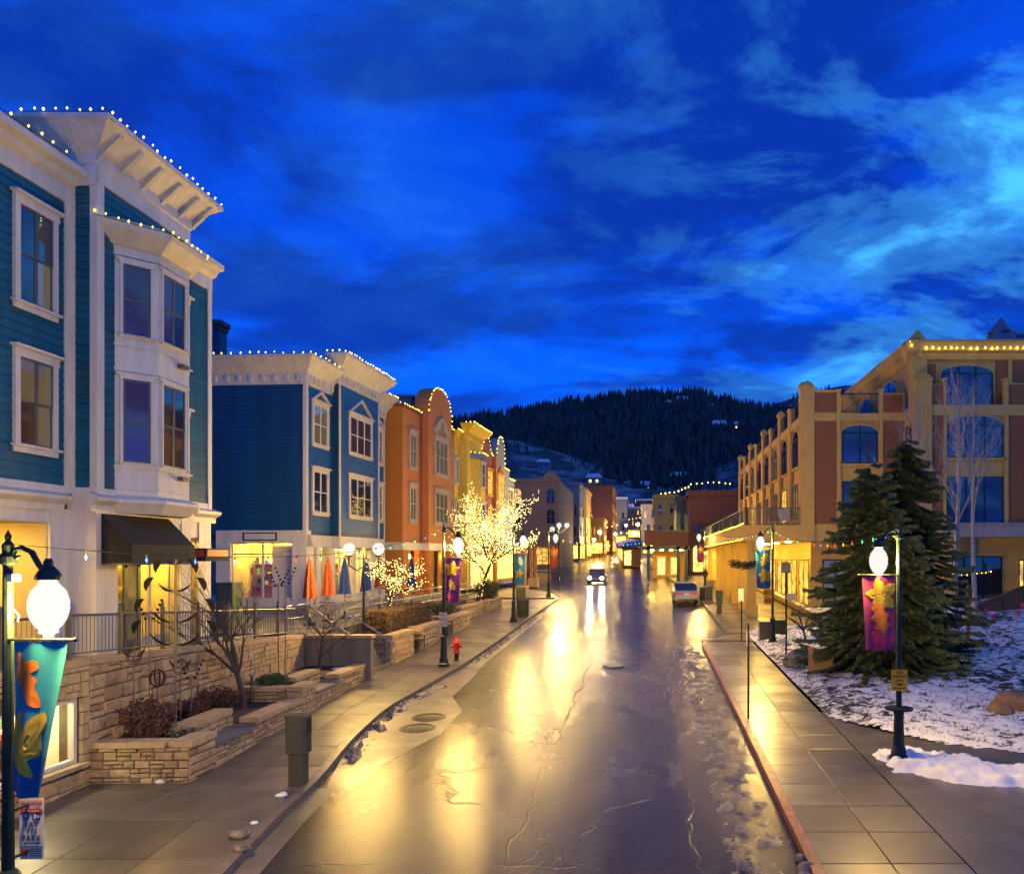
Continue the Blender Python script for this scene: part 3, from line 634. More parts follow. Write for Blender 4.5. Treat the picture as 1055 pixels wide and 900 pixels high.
def hill(name, prof, Yr, Yb, zb, m, amp=6, w=(-600, 1800)):
    mbx = MB(); nx, ny = 150, 26; vs_ = []
    for j in range(ny):
        f = j/(ny-1)
        for i in range(nx):
            px = w[0]+(w[1]-w[0])*i/(nx-1); Y = Yb+(Yr-Yb)*f; X = (px-XV)*Yr/F
            zr = ZA(interp(px, prof), Yr); z = zb+(zr-zb)*(f**1.25)+amp*noise.noise((X*.012, Y*.012, zr*.001))*f*(1.2-f)*2
            vs_.append((X, Y, z))
    k0 = len(vs_)
    for i in range(nx): p = vs_[(ny-1)*nx+i]; vs_.append((p[0], Yr+300, p[2]-160))
    mbx.add(vs_, [(j*nx+i, j*nx+i+1, (j+1)*nx+i+1, (j+1)*nx+i) for j in range(ny) for i in range(nx-1)])
    return mbx.build(name, m, kind='structure', smooth=True), vs_, nx, ny
h1, v1, nx1, ny1 = hill('hill', ridge, 950, 360, 22, M['hill'], 14)
h2, v2, nx2, ny2 = hill('hill_with_ski_run', ridge2, 1700, 1000, 120, M['fore'], 14, (400, 1800))
h3, v3, nx3, ny3 = hill('foothill', fore, 520, 300, 14, M['fore'], 8)
def forest(name, vsl, nx, ny, count, hmin, hmax, label, jr=(0, 1), pxr=(440, 900), clear=None, seed=1):
    rr = random.Random(seed); m2 = MB(); n_ = 0
    while n_ < count:
        j = rr.random()*(jr[1]-jr[0])+jr[0]; fj = j*(ny-1); j0 = min(ny-2, int(fj)); i = rr.random()*(nx-1); i0 = min(nx-2, int(i))
        a, b, c, d = vsl[j0*nx+i0], vsl[j0*nx+i0+1], vsl[(j0+1)*nx+i0], vsl[(j0+1)*nx+i0+1]; fx, fy = i-i0, fj-j0
        p = [(a[k]*(1-fx)+b[k]*fx)*(1-fy)+(c[k]*(1-fx)+d[k]*fx)*fy for k in range(3)]
        px = XV+F*p[0]/p[1]
        if not pxr[0] < px < pxr[1]: continue
        n_ += 1
        if clear and noise.noise((p[0]*.012, p[1]*.012, 5)) > clear: continue
        h = rr.uniform(hmin, hmax); r = h*rr.uniform(.17, .26); a0 = rr.random()*6.28
        bs = [(p[0]+r*math.cos(a0+k*2.094), p[1]+r*math.sin(a0+k*2.094), p[2]-.5) for k in range(3)]
        md = [(p[0]+r*.8*math.cos(a0+1+k*2.094), p[1]+r*.8*math.sin(a0+1+k*2.094), p[2]+h*.35) for k in range(3)]
        m2.add(bs+[(p[0], p[1], p[2]+h*.72)], [(0, 1, 3), (1, 2, 3), (2, 0, 3)]); m2.add(md+[(p[0]+rr.uniform(-.2, .2), p[1], p[2]+h)], [(0, 1, 3), (1, 2, 3), (2, 0, 3)])
    return m2.build(name, mat(name+'_needles', (.026, .046, .048), .9, var=.6, vs_=.05), kind='stuff', label=label, cat='forest')
forest('forest', v1, nx1, ny1, 11000, 5, 16, 'dark conifer forest covering the hill beyond the street', (.15, 1.0), clear=.42)
forest('scattered_conifers', v3, nx3, ny3, 500, 4, 9, 'scattered small conifers on the snowy lower slope', (.1, 1.0), clear=.05, seed=4)
forest('ridge_forest', v2, nx2, ny2, 3000, 10, 18, 'conifers either side of the pale ski run', (.0, 1.0), (690, 1000), clear=.12, seed=9)
# ================================================================== BUILDING KIT
BOARDM = {}
def board_mesh(m):
    if m.name not in BOARDM:
        q = MB(); q.hexa([(0, -.004, 0), (1, -.004, 0), (1, .0, 0), (0, .0, 0), (0, -.004, 1), (1, -.004, 1), (1, 0, 1), (0, 0, 1)])
        q = MB(); q.add([(0, -.026, 0), (1, -.026, 0), (1, -.008, 1), (0, -.008, 1), (0, .01, 0), (1, .01, 0), (1, .01, 1), (0, .01, 1)],
                        [(0, 1, 2, 3), (7, 6, 5, 4), (0, 4, 5, 1), (3, 2, 6, 7), (0, 3, 7, 4), (1, 5, 6, 2)])
        BOARDM[m.name] = q.mesh('siding_board', m)
    return BOARDM[m.name]
def siding(fr, s0, s1, z0, z1, parent, m, ex=.19, single=False, d=0.0):
    k = max(1, round((z1-z0)/ex)); ex = (z1-z0)/k
    if single:
        flip = fr.u.cross(fr.n).z > 0        # board mesh looks to -y for +x length
        for i in range(k):
            z = z0+i*ex
            if not flip: a = fr.p(s0, d, z); ang = math.atan2(fr.u.y, fr.u.x)
            else: a = fr.p(s1, d, z); ang = math.atan2(-fr.u.y, -fr.u.x)
            piece('siding_board', board_mesh(m), parent, a, (s1-s0, 1, ex-.002), (0, 0, ang))
        return
    mb = MB()
    for i in range(k):
        z = z0+i*ex; mb.sweep([(d-.01, z), (d+.026, z), (d+.008, z+ex-.002), (d-.01, z+ex-.002)], fr, s0, s1)
    return mb.build('siding', m, parent, kind='stuff')
def window(fr, s0, s1, z0, z1, parent, mf, gl, d=.03, units=2, cw=.13, fine=True, ped=False, sash=None, lights=2, headcap=.10):
    mb = MB(); t = .06
    hz = z1-cw*1.35
    mb.fb(fr, s0, s0+cw, d-.04, d+t, z0+cw*.7, hz); mb.fb(fr, s1-cw, s1, d-.04, d+t, z0+cw*.7, hz)
    mb.fb(fr, s0-.02, s1+.02, d, d+t+.015, hz, z1); mb.fb(fr, s0-.08, s1+.08, d, d+t+headcap, z1, z1+.06)
    mb.fb(fr, s0-.06, s1+.06, d, d+t+.05, z0+cw*.35, z0+cw*.7); mb.fb(fr, s0-.01, s1+.01, d, d+t-.01, z0-cw*.6, z0+cw*.35)
    if ped:
        sc = (s0+s1)/2; h = (s1-s0)*.30
        for a, b in (((s0-.05, z1+.06), (sc, z1+.06+h)), ((sc, z1+.06+h), (s1+.05, z1+.06))):
            w_ = .085; mb.plate([a, (a[0]+(.06 if a[0] < sc else 0), a[1]) if False else a, b, (b[0], b[1]-w_*1.3) if b[0] <= sc else (b[0]-w_*2, b[1]), (a[0]+w_*2, a[1]) if a[0] < sc else (a[0], a[1]-w_*1.3)], fr, d, d+t+.06)
    w = mb.build('window', mf, parent)
    a0, a1, b0, b1 = s0+cw, s1-cw, z0+cw*.7, hz
    uw = (a1-a0)/units; fwd = .045; sm_ = sash or mf
    ms = MB(); mid = b0+(b1-b0)*.5
    for u in range(units):
        p0, p1 = a0+u*uw, a0+(u+1)*uw
        for zz0, zz1, dd in ((b0, mid+.02, .022), (mid-.02, b1, .036)) if lights == 2 else ((b0, b1, .03),):
            ms.fb(fr, p0, p0+fwd, d+.001, d+dd, zz0, zz1); ms.fb(fr, p1-fwd, p1, d+.001, d+dd, zz0, zz1)
            ms.fb(fr, p0+fwd, p1-fwd, d+.001, d+dd, zz0, zz0+fwd); ms.fb(fr, p0+fwd, p1-fwd, d+.001, d+dd, zz1-fwd, zz1)
            if fine:
                q = MB(); q.fb(fr, p0+fwd, p1-fwd, d+.001, d+dd-.012, zz0+fwd, zz1-fwd); q.build('pane', R.choice(gl) if isinstance(gl, (list, tuple)) else gl, w)
    ms.build('sash', sm_, w)
    if not fine:
        q = MB(); q.fb(fr, a0+.01, a1-.01, d+.001, d+.012, b0+.01, b1-.01); q.build('pane', R.choice(gl) if isinstance(gl, (list, tuple)) else gl, w)
    return w
def room(fr, s0, s1, depth, z0, z1, parent, wall, lamp, d=0.0, ncl=2, name='shop_interior'):
    mb = MB(); e = .05; s0 += .02; s1 -= .02; z1 -= .02
    mb.fb(fr, s0, s1, d-depth-e, d-depth, z0, z1); mb.fb(fr, s0-e, s0, d-depth-e, d-.02, z0, z1); mb.fb(fr, s1, s1+e, d-depth-e, d-.02, z0, z1)
    mb.fb(fr, s0-e, s1+e, d-depth-e, d-.02, z1, z1+e); mb.fb(fr, s0-e, s1+e, d-depth-e, d-.02, z0-e, z0)
    o = mb.build(name, wall, parent)
    g = MB(); dd = d-depth+.02                # shelving with goods on the back wall, a counter and framed panels
    for zz in np.arange(z0+.5, z1-.75, .5):
        g.cm = 0; g.fb(fr, s0+.1, s1-.1, dd, dd+.3, zz, zz+.03); s = s0+.15
        while s < s1-.25:
            w = rp(.07, .24); h = rp(.08, .36); g.cm = 1+R.randrange(4)
            if R.random() < .78: g.fb(fr, s, s+w, dd+.03, dd+.24, zz+.03, zz+.03+h)
            s += w+rp(.02, .10)
    g.cm = 0; g.fb(fr, s0+(s1-s0)*.2, s0+(s1-s0)*.6, dd+.6, dd+1.0, z0+.01, z0+.95); g.cm = 1; g.fb(fr, s0+(s1-s0)*.18, s0+(s1-s0)*.62, dd+.55, dd+1.05, z0+.95, z0+1.0)
    g.build('shelved_goods', [M['wood'], GOODS[0], GOODS[1], GOODS[2], GOODS[3]], o, kind='stuff')
    for k in range(ncl):
        q = MB(); c = s0+(s1-s0)*(k+.5)/ncl; w = min(.5, (s1-s0)/ncl*.35)
        q.fb(fr, c-w, c+w, d-depth*.68, d-depth*.38, z1-.05, z1-.01); q.build('ceiling_lamp', lamp, o)
    return o
def bulbs(name, pts, label, spacing=.3, r=.028, m=None, cat='light string', up=.05, group=None, off=(0, 0, 0)):
    pts = [Vector(p)+Vector(off) for p in pts]; mb = MB(); mb.tube(pts, .009, 4)
    mb.cm = 1; rest = 0.0
    for a, b in zip(pts, pts[1:]):
        L_ = (b-a).length; t = rest
        while t < L_: p = a+(b-a)*(t/L_); k_ = rp(.75, 1.15); mb.octa((p.x+rp(-.025, .025), p.y+rp(-.025, .025), p.z+up+rp(-.03, .03)), r*k_, r*1.25*k_); t += spacing*rp(.8, 1.2)
        rest = t-L_
    return mb.build(name, [M['wire'], m or M['bulb']], label=label, cat=cat, group=group, base=tuple(pts[0]))
def cornice(mb, fr, s0, s1, d, prof): mb.sweep([(d+a, z) for a, z in prof], fr, s0, s1)
GOODS = [mat('shop_goods_red', (.35, .05, .03), .5), mat('shop_goods_pale', (.6, .5, .35), .5), mat('shop_goods_dark', (.05, .05, .06), .5), mat('shop_goods_green', (.10, .22, .12), .5)]
M['stonetrim0'] = mat('plinth_stone', (.30, .26, .20), .8)
GZT = 2.72                                   # shop floor level of the left row
# ================================================================== TEAL CORNER BUILDING (nearest, left)
b1 = empty('teal_corner_building', (-14, 15, GZT), 'teal clapboard building with white bay window and black awning above the stone wall', 'building')
FA = Fr((-13.0, 0)); FBk = Fr((-12.4, 0)); 
mb = MB(); mb.box(-26, -13.02, 5, 22.6, 6.1, 13.3); mb.box(-13.1, -12.42, 17.1, 20.45, 6.1, 14.0); mb.box(-26, -13.1, 17.1, 20.45, 13.3, 14.0)
mb.build('wall_core', M['roof'], b1)
for fr, a, b, z1 in ((FA, 6.0, 16.92, 12.95), (FA, 20.47, 22.45, 12.95)): siding(fr, a, b, 6.62, z1, b1, M['teal'], single=True)
siding(FBk, 17.28, 17.66, 6.62, 13.5, b1, M['teal'], single=True); siding(FBk, 20.05, 20.3, 6.62, 13.5, b1, M['teal'], single=True)
siding(FBk, 17.66, 20.05, 12.95, 13.5, b1, M['teal'], single=True)
FS = Fr((-13.02, 17.1), (1, 0), (0, -1)); siding(FS, .16, .52, 6.62, 13.4, b1, M['teal'], single=True)
for fr_, a_, b_, z0, z1, t_ in ((FA, 16.9, 17.1, 6.45, 13.0, .05), (FA, 22.43, 22.62, 6.45, 13.0, .05), (FBk, 17.06, 17.28, 6.45, 13.5, .05), (FBk, 20.28, 20.49, 6.45, 13.5, .05), (FS, .50, .66, 6.45, 13.5, .045), (FS, .02, .16, 6.45, 13.4, .045)):
    mb = MB(); mb.fb(fr_, a_, b_, 0, t_, z0, z1); mb.build('corner_board', M['white'], b1)
for a_, b_ in ((6, 16.9), (20.49, 22.43)): mb = MB(); mb.fb(FA, a_, b_, 0, .04, 6.45, 6.62); mb.build('base_board', M['white'], b1)
mb = MB(); mb.box(-13.3, -12.38, 17.04, 20.5, 5.92, 6.60); mb.build('belt_board', M['white'], b1)
mb = MB()                                    # frieze + eaves of the wings
for a, b in ((5.0, 17.08), (20.49, 22.62)):
    cornice(mb, FA, a, b, 0, [(0, 12.95), (.06, 12.95), (.06, 13.32), (.20, 13.40), (.24, 13.52), (.42, 13.58), (.42, 13.72), (-.6, 13.78), (-.6, 12.95)])
mb.build('wing_cornice', M['white'], b1)
mb = MB()                                    # frieze of the tall block
cornice(mb, FBk, 17.02, 20.53, 0, [(0, 13.5), (.06, 13.5), (.06, 13.85), (.11, 13.88), (.11, 14.12), (0, 14.12)])
FS2 = Fr((-13.7, 17.1), (1, 0), (0, -1)); cornice(mb, FS2, 0, 1.36, 0, [(0, 13.4), (.06, 13.4), (.06, 13.85), (.10, 13.88), (.10, 14.12), (0, 14.12)])
mb.build('frieze', M['white'], b1)
mb = MB()                                    # big flat eave with sloping soffit
ex0, ex1, ey0, ey1 = -16.0, -11.72, 16.5, 20.95
mb.hexa([(ex0, 17.0, 14.10), (-12.33, 17.0, 14.10), (-12.33, 20.5, 14.10), (ex0, 20.5, 14.10), (ex0, ey0, 14.60), (ex1, ey0, 14.60), (ex1, ey1, 14.60), (ex0, ey1, 14.60)])
mb.box(ex0, ex1+.03, ey0-.03, ey1+.03, 14.60, 14.70)
eave = mb.build('eave', M['white'], b1)
def slat(p0, p1, w, t_):                     # bracket slat lying on the soffit from p0 to p1
    p0, p1, w = Vector(p0), Vector(p1), Vector(w)*.055; q = MB(); dn = Vector((0, 0, -t_)); e = Vector((0, 0, -.004))
    q.hexa([p0-w+dn, p1-w+dn*.6, p1+w+dn*.6, p0+w+dn, p0-w+e, p1-w+e, p1+w+e, p0+w+e]); return q.build('bracket', M['cream'], eave)
for y in (17.05, 17.75, 18.5, 19.25, 20.0, 20.6): slat((-12.33, y, 14.10), (-11.80, y+.0, 14.545), (0, 1, 0), .16)
for x in (-14.1, -13.4, -12.7): slat((x, 17.0, 14.10), (x, 16.58, 14.54), (1, 0, 0), .16)
# bay window
A_, B_, C_, D_ = (-12.4, 17.68), (-11.78, 18.3), (-11.78, 19.43), (-12.4, 20.05)
mb = MB(); mb.prism([A_, B_, C_, D_], 6.45, 12.3)
bay = mb.build('bay_wall', M['white'], b1)
def off(pts, e):
    (ax, ay), (bx, by), (cx_, cy_), (dx, dy) = pts; return [(ax, ay-e*1.41), (bx+e, by-e*.41), (cx_+e, cy_+e*.41), (dx, dy+e*1.41)]
P4 = [A_, B_, C_, D_]
mb = MB(); o0, o1, o2 = off(P4, .10), off(P4, .42), off(P4, .46)
mb.prism(off(P4, .05), 12.1, 12.32)
mb.add([(x, y, 12.32) for x, y in o0]+[(x, y, 12.62) for x, y in o1]+[(x, y, 12.72) for x, y in o2]+[(x, y, 12.95) for x, y in off(P4, .05)],
       [(0, 1, 5, 4), (1, 2, 6, 5), (2, 3, 7, 6), (4, 5, 9, 8), (5, 6, 10, 9), (6, 7, 11, 10), (8, 9, 13, 12), (9, 10, 14, 13), (10, 11, 15, 14), (12, 13, 14, 15), (3, 2, 1, 0)])
mb.build('bay_cornice', M['cream'], b1)
mb = MB()
for z in (6.62, 9.42-.02, 9.98, 7.12): mb = MB(); mb.prism(off(P4, .035), z, z+.07); mb.build('bay_trim', M['white'], b1)
FL = Fr(A_, (.62, .62)); FF = Fr(B_, (0, 1)); FR_ = Fr(C_, (-.62, .62), (.62, .62))
lw = .877
for (z0, z1, g) in ((10.22, 12.0, 'glassbrown'), (7.22, 9.3, 'glassbrown')):
    window(FL, .10, lw-.10, z0, z1, b1, M['white'], M[g], .0, units=1, cw=.06, sash=M['pewter'], headcap=.02)
    window(FF, .08, 1.05, z0, z1, b1, M['white'], [M['glass'], M['glass'], M['glassbrown']], .0, units=2, cw=.05, sash=M['pewter'], headcap=.02)
    window(FR_, .10, lw-.10, z0, z1, b1, M['white'], M['glass'], .0, units=1, cw=.06, sash=M['pewter'], headcap=.02)
for z0, z1, g in ((10.25, 12.52, [M['glass'], M['glassdim'], M['glass']]), (7.28, 9.36, [M['glassbrown'], M['glassdim']])):
    window(FA, 15.52, 16.66, z0, z1, b1, M['white'], g, units=2, cw=.13, sash=M['pewter'])
    window(FA, 11.6, 12.8, z0, z1, b1, M['white'], g, units=2, cw=.13, sash=M['pewter'])
    window(FA, 20.62, 21.45, z0, z1-.2, b1, M['white'], g, units=1, cw=.12, sash=M['pewter'])
for z in (9.78, 6.95):                       # little flood lights under the bay windows
    q = MB(); q.fb(FF, .72, .98, .03, .16, z, z+.10); q.fb(FF, .82, .88, 0, .05, z+.02, z+.08); q.build('flood_light_box', M['pewter'], b1)
# belt ledge
def belt(name, fr, s0, s1, d=0): 
    mb = MB(); cornice(mb, fr, s0, s1, d, [(0, 6.05), (.05, 6.05), (.07, 6.2), (.22, 6.30), (.24, 6.38), (.04, 6.46), (0, 6.46)]); return mb.build(name, M['white'], b1)
belt('belt_ledge', FA, 5, 16.86); belt('belt_ledge', FBk, 16.86, 17.66); belt('belt_ledge', FBk, 20.05, 20.7); belt('belt_ledge', FA, 20.7, 22.8)
mb = MB(); e0, e1 = off(P4, .06), off(P4, .26)
mb.add([(x, y, 6.05) for x, y in e0]+[(x, y, 6.3) for x, y in e1]+[(x, y, 6.38) for x, y in e1]+[(x, y, 6.48) for x, y in off(P4, .02)],
       [(0, 1, 5, 4), (1, 2, 6, 5), (2, 3, 7, 6), (4, 5, 9, 8), (5, 6, 10, 9), (6, 7, 11, 10), (8, 9, 13, 12), (9, 10, 14, 13), (10, 11, 15, 14), (12, 13, 14, 15), (3, 2, 1, 0)]); mb.build('belt_ledge', M['white'], b1)
# ground floor: piers, header, rooms
mb = MB(); mb.fb(FA, 5, 16.5, -.3, .0, 5.78, 6.1); mb.build('header', M['white'], b1)
mb = MB(); mb.fb(FA, 16.5, 17.1, -.5, .03, GZT, 6.1); mb.fb(FA, 16.46, 17.12, -.5, .07, GZT, GZT+.35); mb.build('pier', M['white'], b1)
mb = MB(); mb.fb(FBk, 17.05, 17.75, -.6, .03, GZT, 6.1); mb.fb(FBk, 17.02, 17.78, -.6, .06, GZT, GZT+.35); mb.build('pier', M['white'], b1)
mb = MB(); mb.fb(FBk, 17.75, 20.2, -.3, -.0, 5.6, 6.1); mb.build('header', M['white'], b1)
mb = MB(); mb.fb(FBk, 20.2, 20.6, -.5, .03, GZT, 6.1); mb.build('pier', M['white'], b1)
mb = MB(); mb.fb(FA, 22.0, 22.6, -.5, .03, GZT, 6.1); mb.fb(FA, 20.6, 22.0, -.3, .0, 5.6, 6.1); mb.build('pier', M['white'], b1)
room(FA, 8.0, 16.5, 2.2, GZT, 5.78, b1, M['warmwall'], M['ceil'], -.02, 3)
room(FBk, 17.75, 20.2, 1.6, GZT, 5.6, b1, M['warmwall'], M['ceil'], -.05, 2)
room(FA, 20.6, 22.0, 1.2, GZT, 5.6, b1, M['warmwall'], M['ceil'], -.05, 1)
def shopfront(fr, s0, s1, z0, z1, parent, n, d=-.12, m=None, kick=.45, trans=.55):
    fm = MB(); w = (s1-s0)/n
    fm.fb(fr, s0, s1, d-.06, d, z0, z0+kick); fm.fb(fr, s0, s1, d-.06, d, z1-.08, z1)
    if trans: fm.fb(fr, s0, s1, d-.05, d-.003, z1-trans-.04, z1-trans+.04)
    for i in range(n+1): c = s0+w*i; fm.fb(fr, max(s0, c-.045), min(s1, c+.045), d-.058, d+.004, z0+kick, z1-.08)
    f = fm.build('shopfront', m or M['cream'], parent)
    for i in range(n):
        q = MB(); q.fb(fr, s0+w*i+.05, s0+w*(i+1)-.05, d-.035, d-.028, z0+kick+.01, z1-.09); q.build('pane', M['clear'], f)
    return f
shopfront(FA, 8.0, 14.6, GZT, 5.76, b1, 5, -.9); shopfront(FBk, 17.78, 20.2, GZT, 5.58, b1, 3, -.3, kick=.3); shopfront(FA, 20.62, 22.0, GZT, 5.58, b1, 1, -.2)
def door(fr, s0, s1, z0, z1, parent, m, d, gl=None):
    q = MB(); f = .11
    q.fb(fr, s0, s0+f, d, d+.05, z0, z1); q.fb(fr, s1-f, s1, d, d+.05, z0, z1); q.fb(fr, s0+f, s1-f, d, d+.05, z0, z0+.3); q.fb(fr, s0+f, s1-f, d, d+.05, z1-.12, z1)
    o = q.build('door', m, parent); q = MB(); q.fb(fr, s0+f, s1-f, d+.012, d+.03, z0+.3, z1-.12); q.build('pane', gl or M['glassdim'], o)
    q = MB(); q.fb(fr, s1-.16, s1-.13, d+.05, d+.10, z0+.95, z0+1.25); q.build('handle', M['steel'], o); return o
M['doorteal'] = mat('dark_teal_paint', (.012, .05, .055), .4)
door(FBk, 18.35, 18.95, GZT, 4.95, b1, M['doorteal'], -.28); door(FA, 15.0, 15.9, GZT, 5.0, b1, M['doorteal'], -1.2); 
mb = MB(); mb.fb(FA, 14.6, 16.5, -1.35, -1.25, GZT, 5.76); mb.build('porch_wall', M['cream'], b1)
# black awning under the bay
aw = empty('awning', (-12.4, 18.3, 4.85), 'black canvas awning under the white bay window', 'awning')
mb = MB(); y0, y1 = 17.2, 19.62
mb.add([(-12.36, y0, 6.02), (-12.36, y1, 6.02), (-11.68, y1, 5.32), (-11.68, y0, 5.32), (-11.66, y0, 4.85), (-11.66, y1, 4.85), (-12.36, y0, 4.85), (-12.36, y1, 4.85)],
       [(0, 3, 2, 1), (3, 4, 5, 2), (0, 6, 4, 3), (1, 2, 5, 7)]); mb.build('canopy', M['canvas'], aw)
mb = MB(); mb.tube([(-12.36, y0, 4.87), (-11.67, y0, 4.87), (-11.67, y1, 4.87), (-12.36, y1, 4.87)], .02, 6); mb.build('frame', M['pewter'], aw)
sg = empty('small_sign_box', (-12.2, 21.2, 4.9), 'small black sign box with red band at the end of the teal building', 'sign')
mb = MB(); mb.box(-12.95, -12.05, 20.75, 21.9, 4.92, 5.28); mb.build('box', M['canvas'], sg); mb = MB(); mb.box(-12.9, -12.1, 20.735, 20.75, 5.06, 5.24); mb.box(-12.05, -12.035, 20.8, 21.85, 5.06, 5.24); mb.build('band', M['signred'], sg)
# roof corner of a taller block behind the blue building
mb = MB(); mb.box(-30, XA(226, 50), 50, 50.9, 14, 20.4); rt = mb.build('rear_chimney', M['bluedk'], label='dark square chimney rising behind the blue building', cat='chimney')
mb = MB(); mb.box(-30.2, XA(229, 50), 49.8, 51.0, 20.4, 20.7); mb.box(-30.1, XA(227.5, 50), 49.9, 50.95, 20.1, 20.4); mb.build('coping', M['roof'], rt)
# light strings on the teal building
bulbs('roof_light_string', [(-12.56, 10, 13.76), (-12.56, 16.7, 13.76)], 'warm bulbs along the low eave of the teal building', .36, .027)
bulbs('roof_light_string', [(-13.6, 16.47, 14.72), (-11.69, 16.47, 14.72), (-11.69, 20.98, 14.72)], 'warm bulbs along the highest eave of the teal building', .26, .027)
w_ = off(P4, .47)
bulbs('roof_light_string', [(x, y, 12.74) for x, y in w_], 'warm bulbs round the bay window roof of the teal building', .22, .025)
# ================================================================== BLUE BUILDING
def turned(K, slope): return Fr(K, (slope, 1))
b2 = empty('blue_building', (-15.7, 35, GZT), 'blue clapboard building with cream cornice and pedimented windows', 'building')
F2 = turned((-15.7, 35), .064); FS3 = Fr((-15.7, 35), (-F2.n.x, -F2.n.y), (-F2.u.x, -F2.u.y))
F2B = Fr((F2.o+F2.n*.35)[:2], (F2.u.x, F2.u.y)); sA, sB, sC = 2.52, 7.29, 8.88
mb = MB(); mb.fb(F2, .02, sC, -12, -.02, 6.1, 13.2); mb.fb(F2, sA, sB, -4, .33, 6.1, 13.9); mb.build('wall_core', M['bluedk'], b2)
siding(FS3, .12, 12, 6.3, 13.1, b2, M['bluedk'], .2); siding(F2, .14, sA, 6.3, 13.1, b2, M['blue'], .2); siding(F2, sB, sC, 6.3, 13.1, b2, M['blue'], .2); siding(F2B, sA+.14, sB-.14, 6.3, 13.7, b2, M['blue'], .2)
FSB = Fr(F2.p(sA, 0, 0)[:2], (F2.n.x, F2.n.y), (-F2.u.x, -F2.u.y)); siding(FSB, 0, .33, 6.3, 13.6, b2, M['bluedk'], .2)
mb = MB()
for fr_, a, b, z in ((F2, -.03, .14, 13.1), (FS3, -.03, .12, 13.1), (F2B, sA, sA+.14, 13.7), (F2B, sB-.14, sB, 13.7), (F2, sC-.13, sC, 13.1)): mb = MB(); mb.fb(fr_, a, b, 0, .05, 6.1, z); mb.build('corner_board', M['cream'], b2)
def deepcornice(fr, s0, s1, z0, z1, parent, ov, dent=.42, m=None, endov=(0, 0)):
    mb = MB(); m = m or M['cream']
    cornice(mb, fr, s0-endov[0]*.15, s1+endov[1]*.15, 0, [(0, z0), (.05, z0), (.05, z0+.12), (.08, z0+.40), (.14, z0+.42), (.14, z0+.5), (-.2, z0+.5), (-.2, z0)])
    a0, a1 = s0-endov[0]*.14, s1+endov[1]*.14; b0, b1_ = s0-endov[0]*ov, s1+endov[1]*ov
    q = [fr.p(a0, .14, z0+.5), fr.p(a1, .14, z0+.5), fr.p(a1, -.3, z0+.5), fr.p(a0, -.3, z0+.5), fr.p(b0, ov, z1-.1), fr.p(b1_, ov, z1-.1), fr.p(b1_, -.3, z1-.1), fr.p(b0, -.3, z1-.1)]
    if fr.u.cross(fr.n).z > 0: q = [q[3], q[2], q[1], q[0], q[7], q[6], q[5], q[4]]
    mb.hexa(q); mb.fb(fr, b0, b1_, -.3, ov+.02, z1-.1, z1)
    o = mb.build('cornice', m, parent); dm = MB(); k = int((s1-s0)/dent)
    for i in range(k): c = s0+(i+.5)*(s1-s0)/k; dm.fb(fr, c-.07, c+.07, .05, .17, z0+.13, z0+.42)
    dm.build('dentils', m, o); return o
deepcornice(F2, 0, sA, 13.05, 14.3, b2, .62, endov=(1, 0)); deepcornice(FS3, 0, 12, 13.05, 14.295, b2, .62, .55, endov=(1, 0)); deepcornice(F2B, sA, sB, 13.65, 15.0, b2, .75, endov=(1, 1)); deepcornice(F2, sB, sC, 13.05, 14.3, b2, .62, endov=(0, 1))
gl2 = [M['glass'], M['glassdim'], M['glass'], M['glassbrown']]
for z0, z1, pd in ((10.35, 12.45, True), (7.1, 9.3, False)):
    window(F2, .5, 2.1, z0, z1, b2, M['cream'], gl2, units=2, ped=pd, fine=False); window(F2B, 3.55, 6.3, z0, z1, b2, M['cream'], gl2, units=3, ped=pd, fine=False); window(F2, 7.5, 8.6, z0, z1, b2, M['cream'], gl2, units=2, ped=pd, fine=False)
# cream ground floor
mb = MB(); mb.fb(F2, 0, sC, -.4, .04, 5.55, 6.1); mb.fb(F2B, sA, sB, -.6, .03, 5.55, 6.1); mb.fb(FS3, -.04, 4.3, -.4, .04, 5.75, 6.3)
mb.fb(FS3, 3.6, 4.3, -.4, .035, GZT, 5.75); mb.fb(FS3, -.04, .65, -.65, .035, GZT, 5.75)
for a, b in ((.9, 1.35), (sA-.25, sA+.25), (4.7, 5.1), (sB-.3, sB+.2), (sC-.3, sC)): mb.fb(F2, a, b, -.4, .05, GZT, 5.55)
mb.build('ground_floor_frame', M['cream'], b2)
mb = MB(); mb.fb(F2, -.02, sC, -.5, .07, 2.3, GZT+.02); mb.fb(FS3, .0, 12, -.5, .07, 2.3, GZT+.021); mb.build('plinth', M['stonetrim0'], b2)
room(FS3, .65, 3.6, 1.6, GZT, 5.75, b2, M['warmwall'], M['ceil'], -.1, 2); room(F2, .66, sB-.3, 1.5, GZT, 5.55, b2, M['paleint'], M['ceil'], -.42, 4); room(F2, sB+.2, sC-.3, 1.3, GZT, 5.55, b2, M['paleint'], M['ceil'], -.42, 1)
shopfront(FS3, .65, 3.6, GZT, 5.75, b2, 2, -.1); shopfront(F2, 1.35, sA-.25, GZT, 5.55, b2, 1, -.2); shopfront(F2, sA+.25, 4.7, GZT, 5.55, b2, 2, -.2); shopfront(F2, 5.1, sB-.3, GZT, 5.55, b2, 2, -.2); shopfront(F2, sB+.2, sC-.3, GZT, 5.55, b2, 1, -.2)
sg = empty('shop_name_board', FS3.p(2.1, .06, 5.8), 'small framed board over the lit side window of the blue building', 'sign')
mb = MB(); mb.fb(FS3, 1.35, 2.95, .045, .09, 5.83, 6.2); mb.build('board', M['signink'], sg); mb = MB(); mb.fb(FS3, 1.41, 2.89, .088, .095, 5.88, 6.15); mb.build('face', M['cream'], sg)
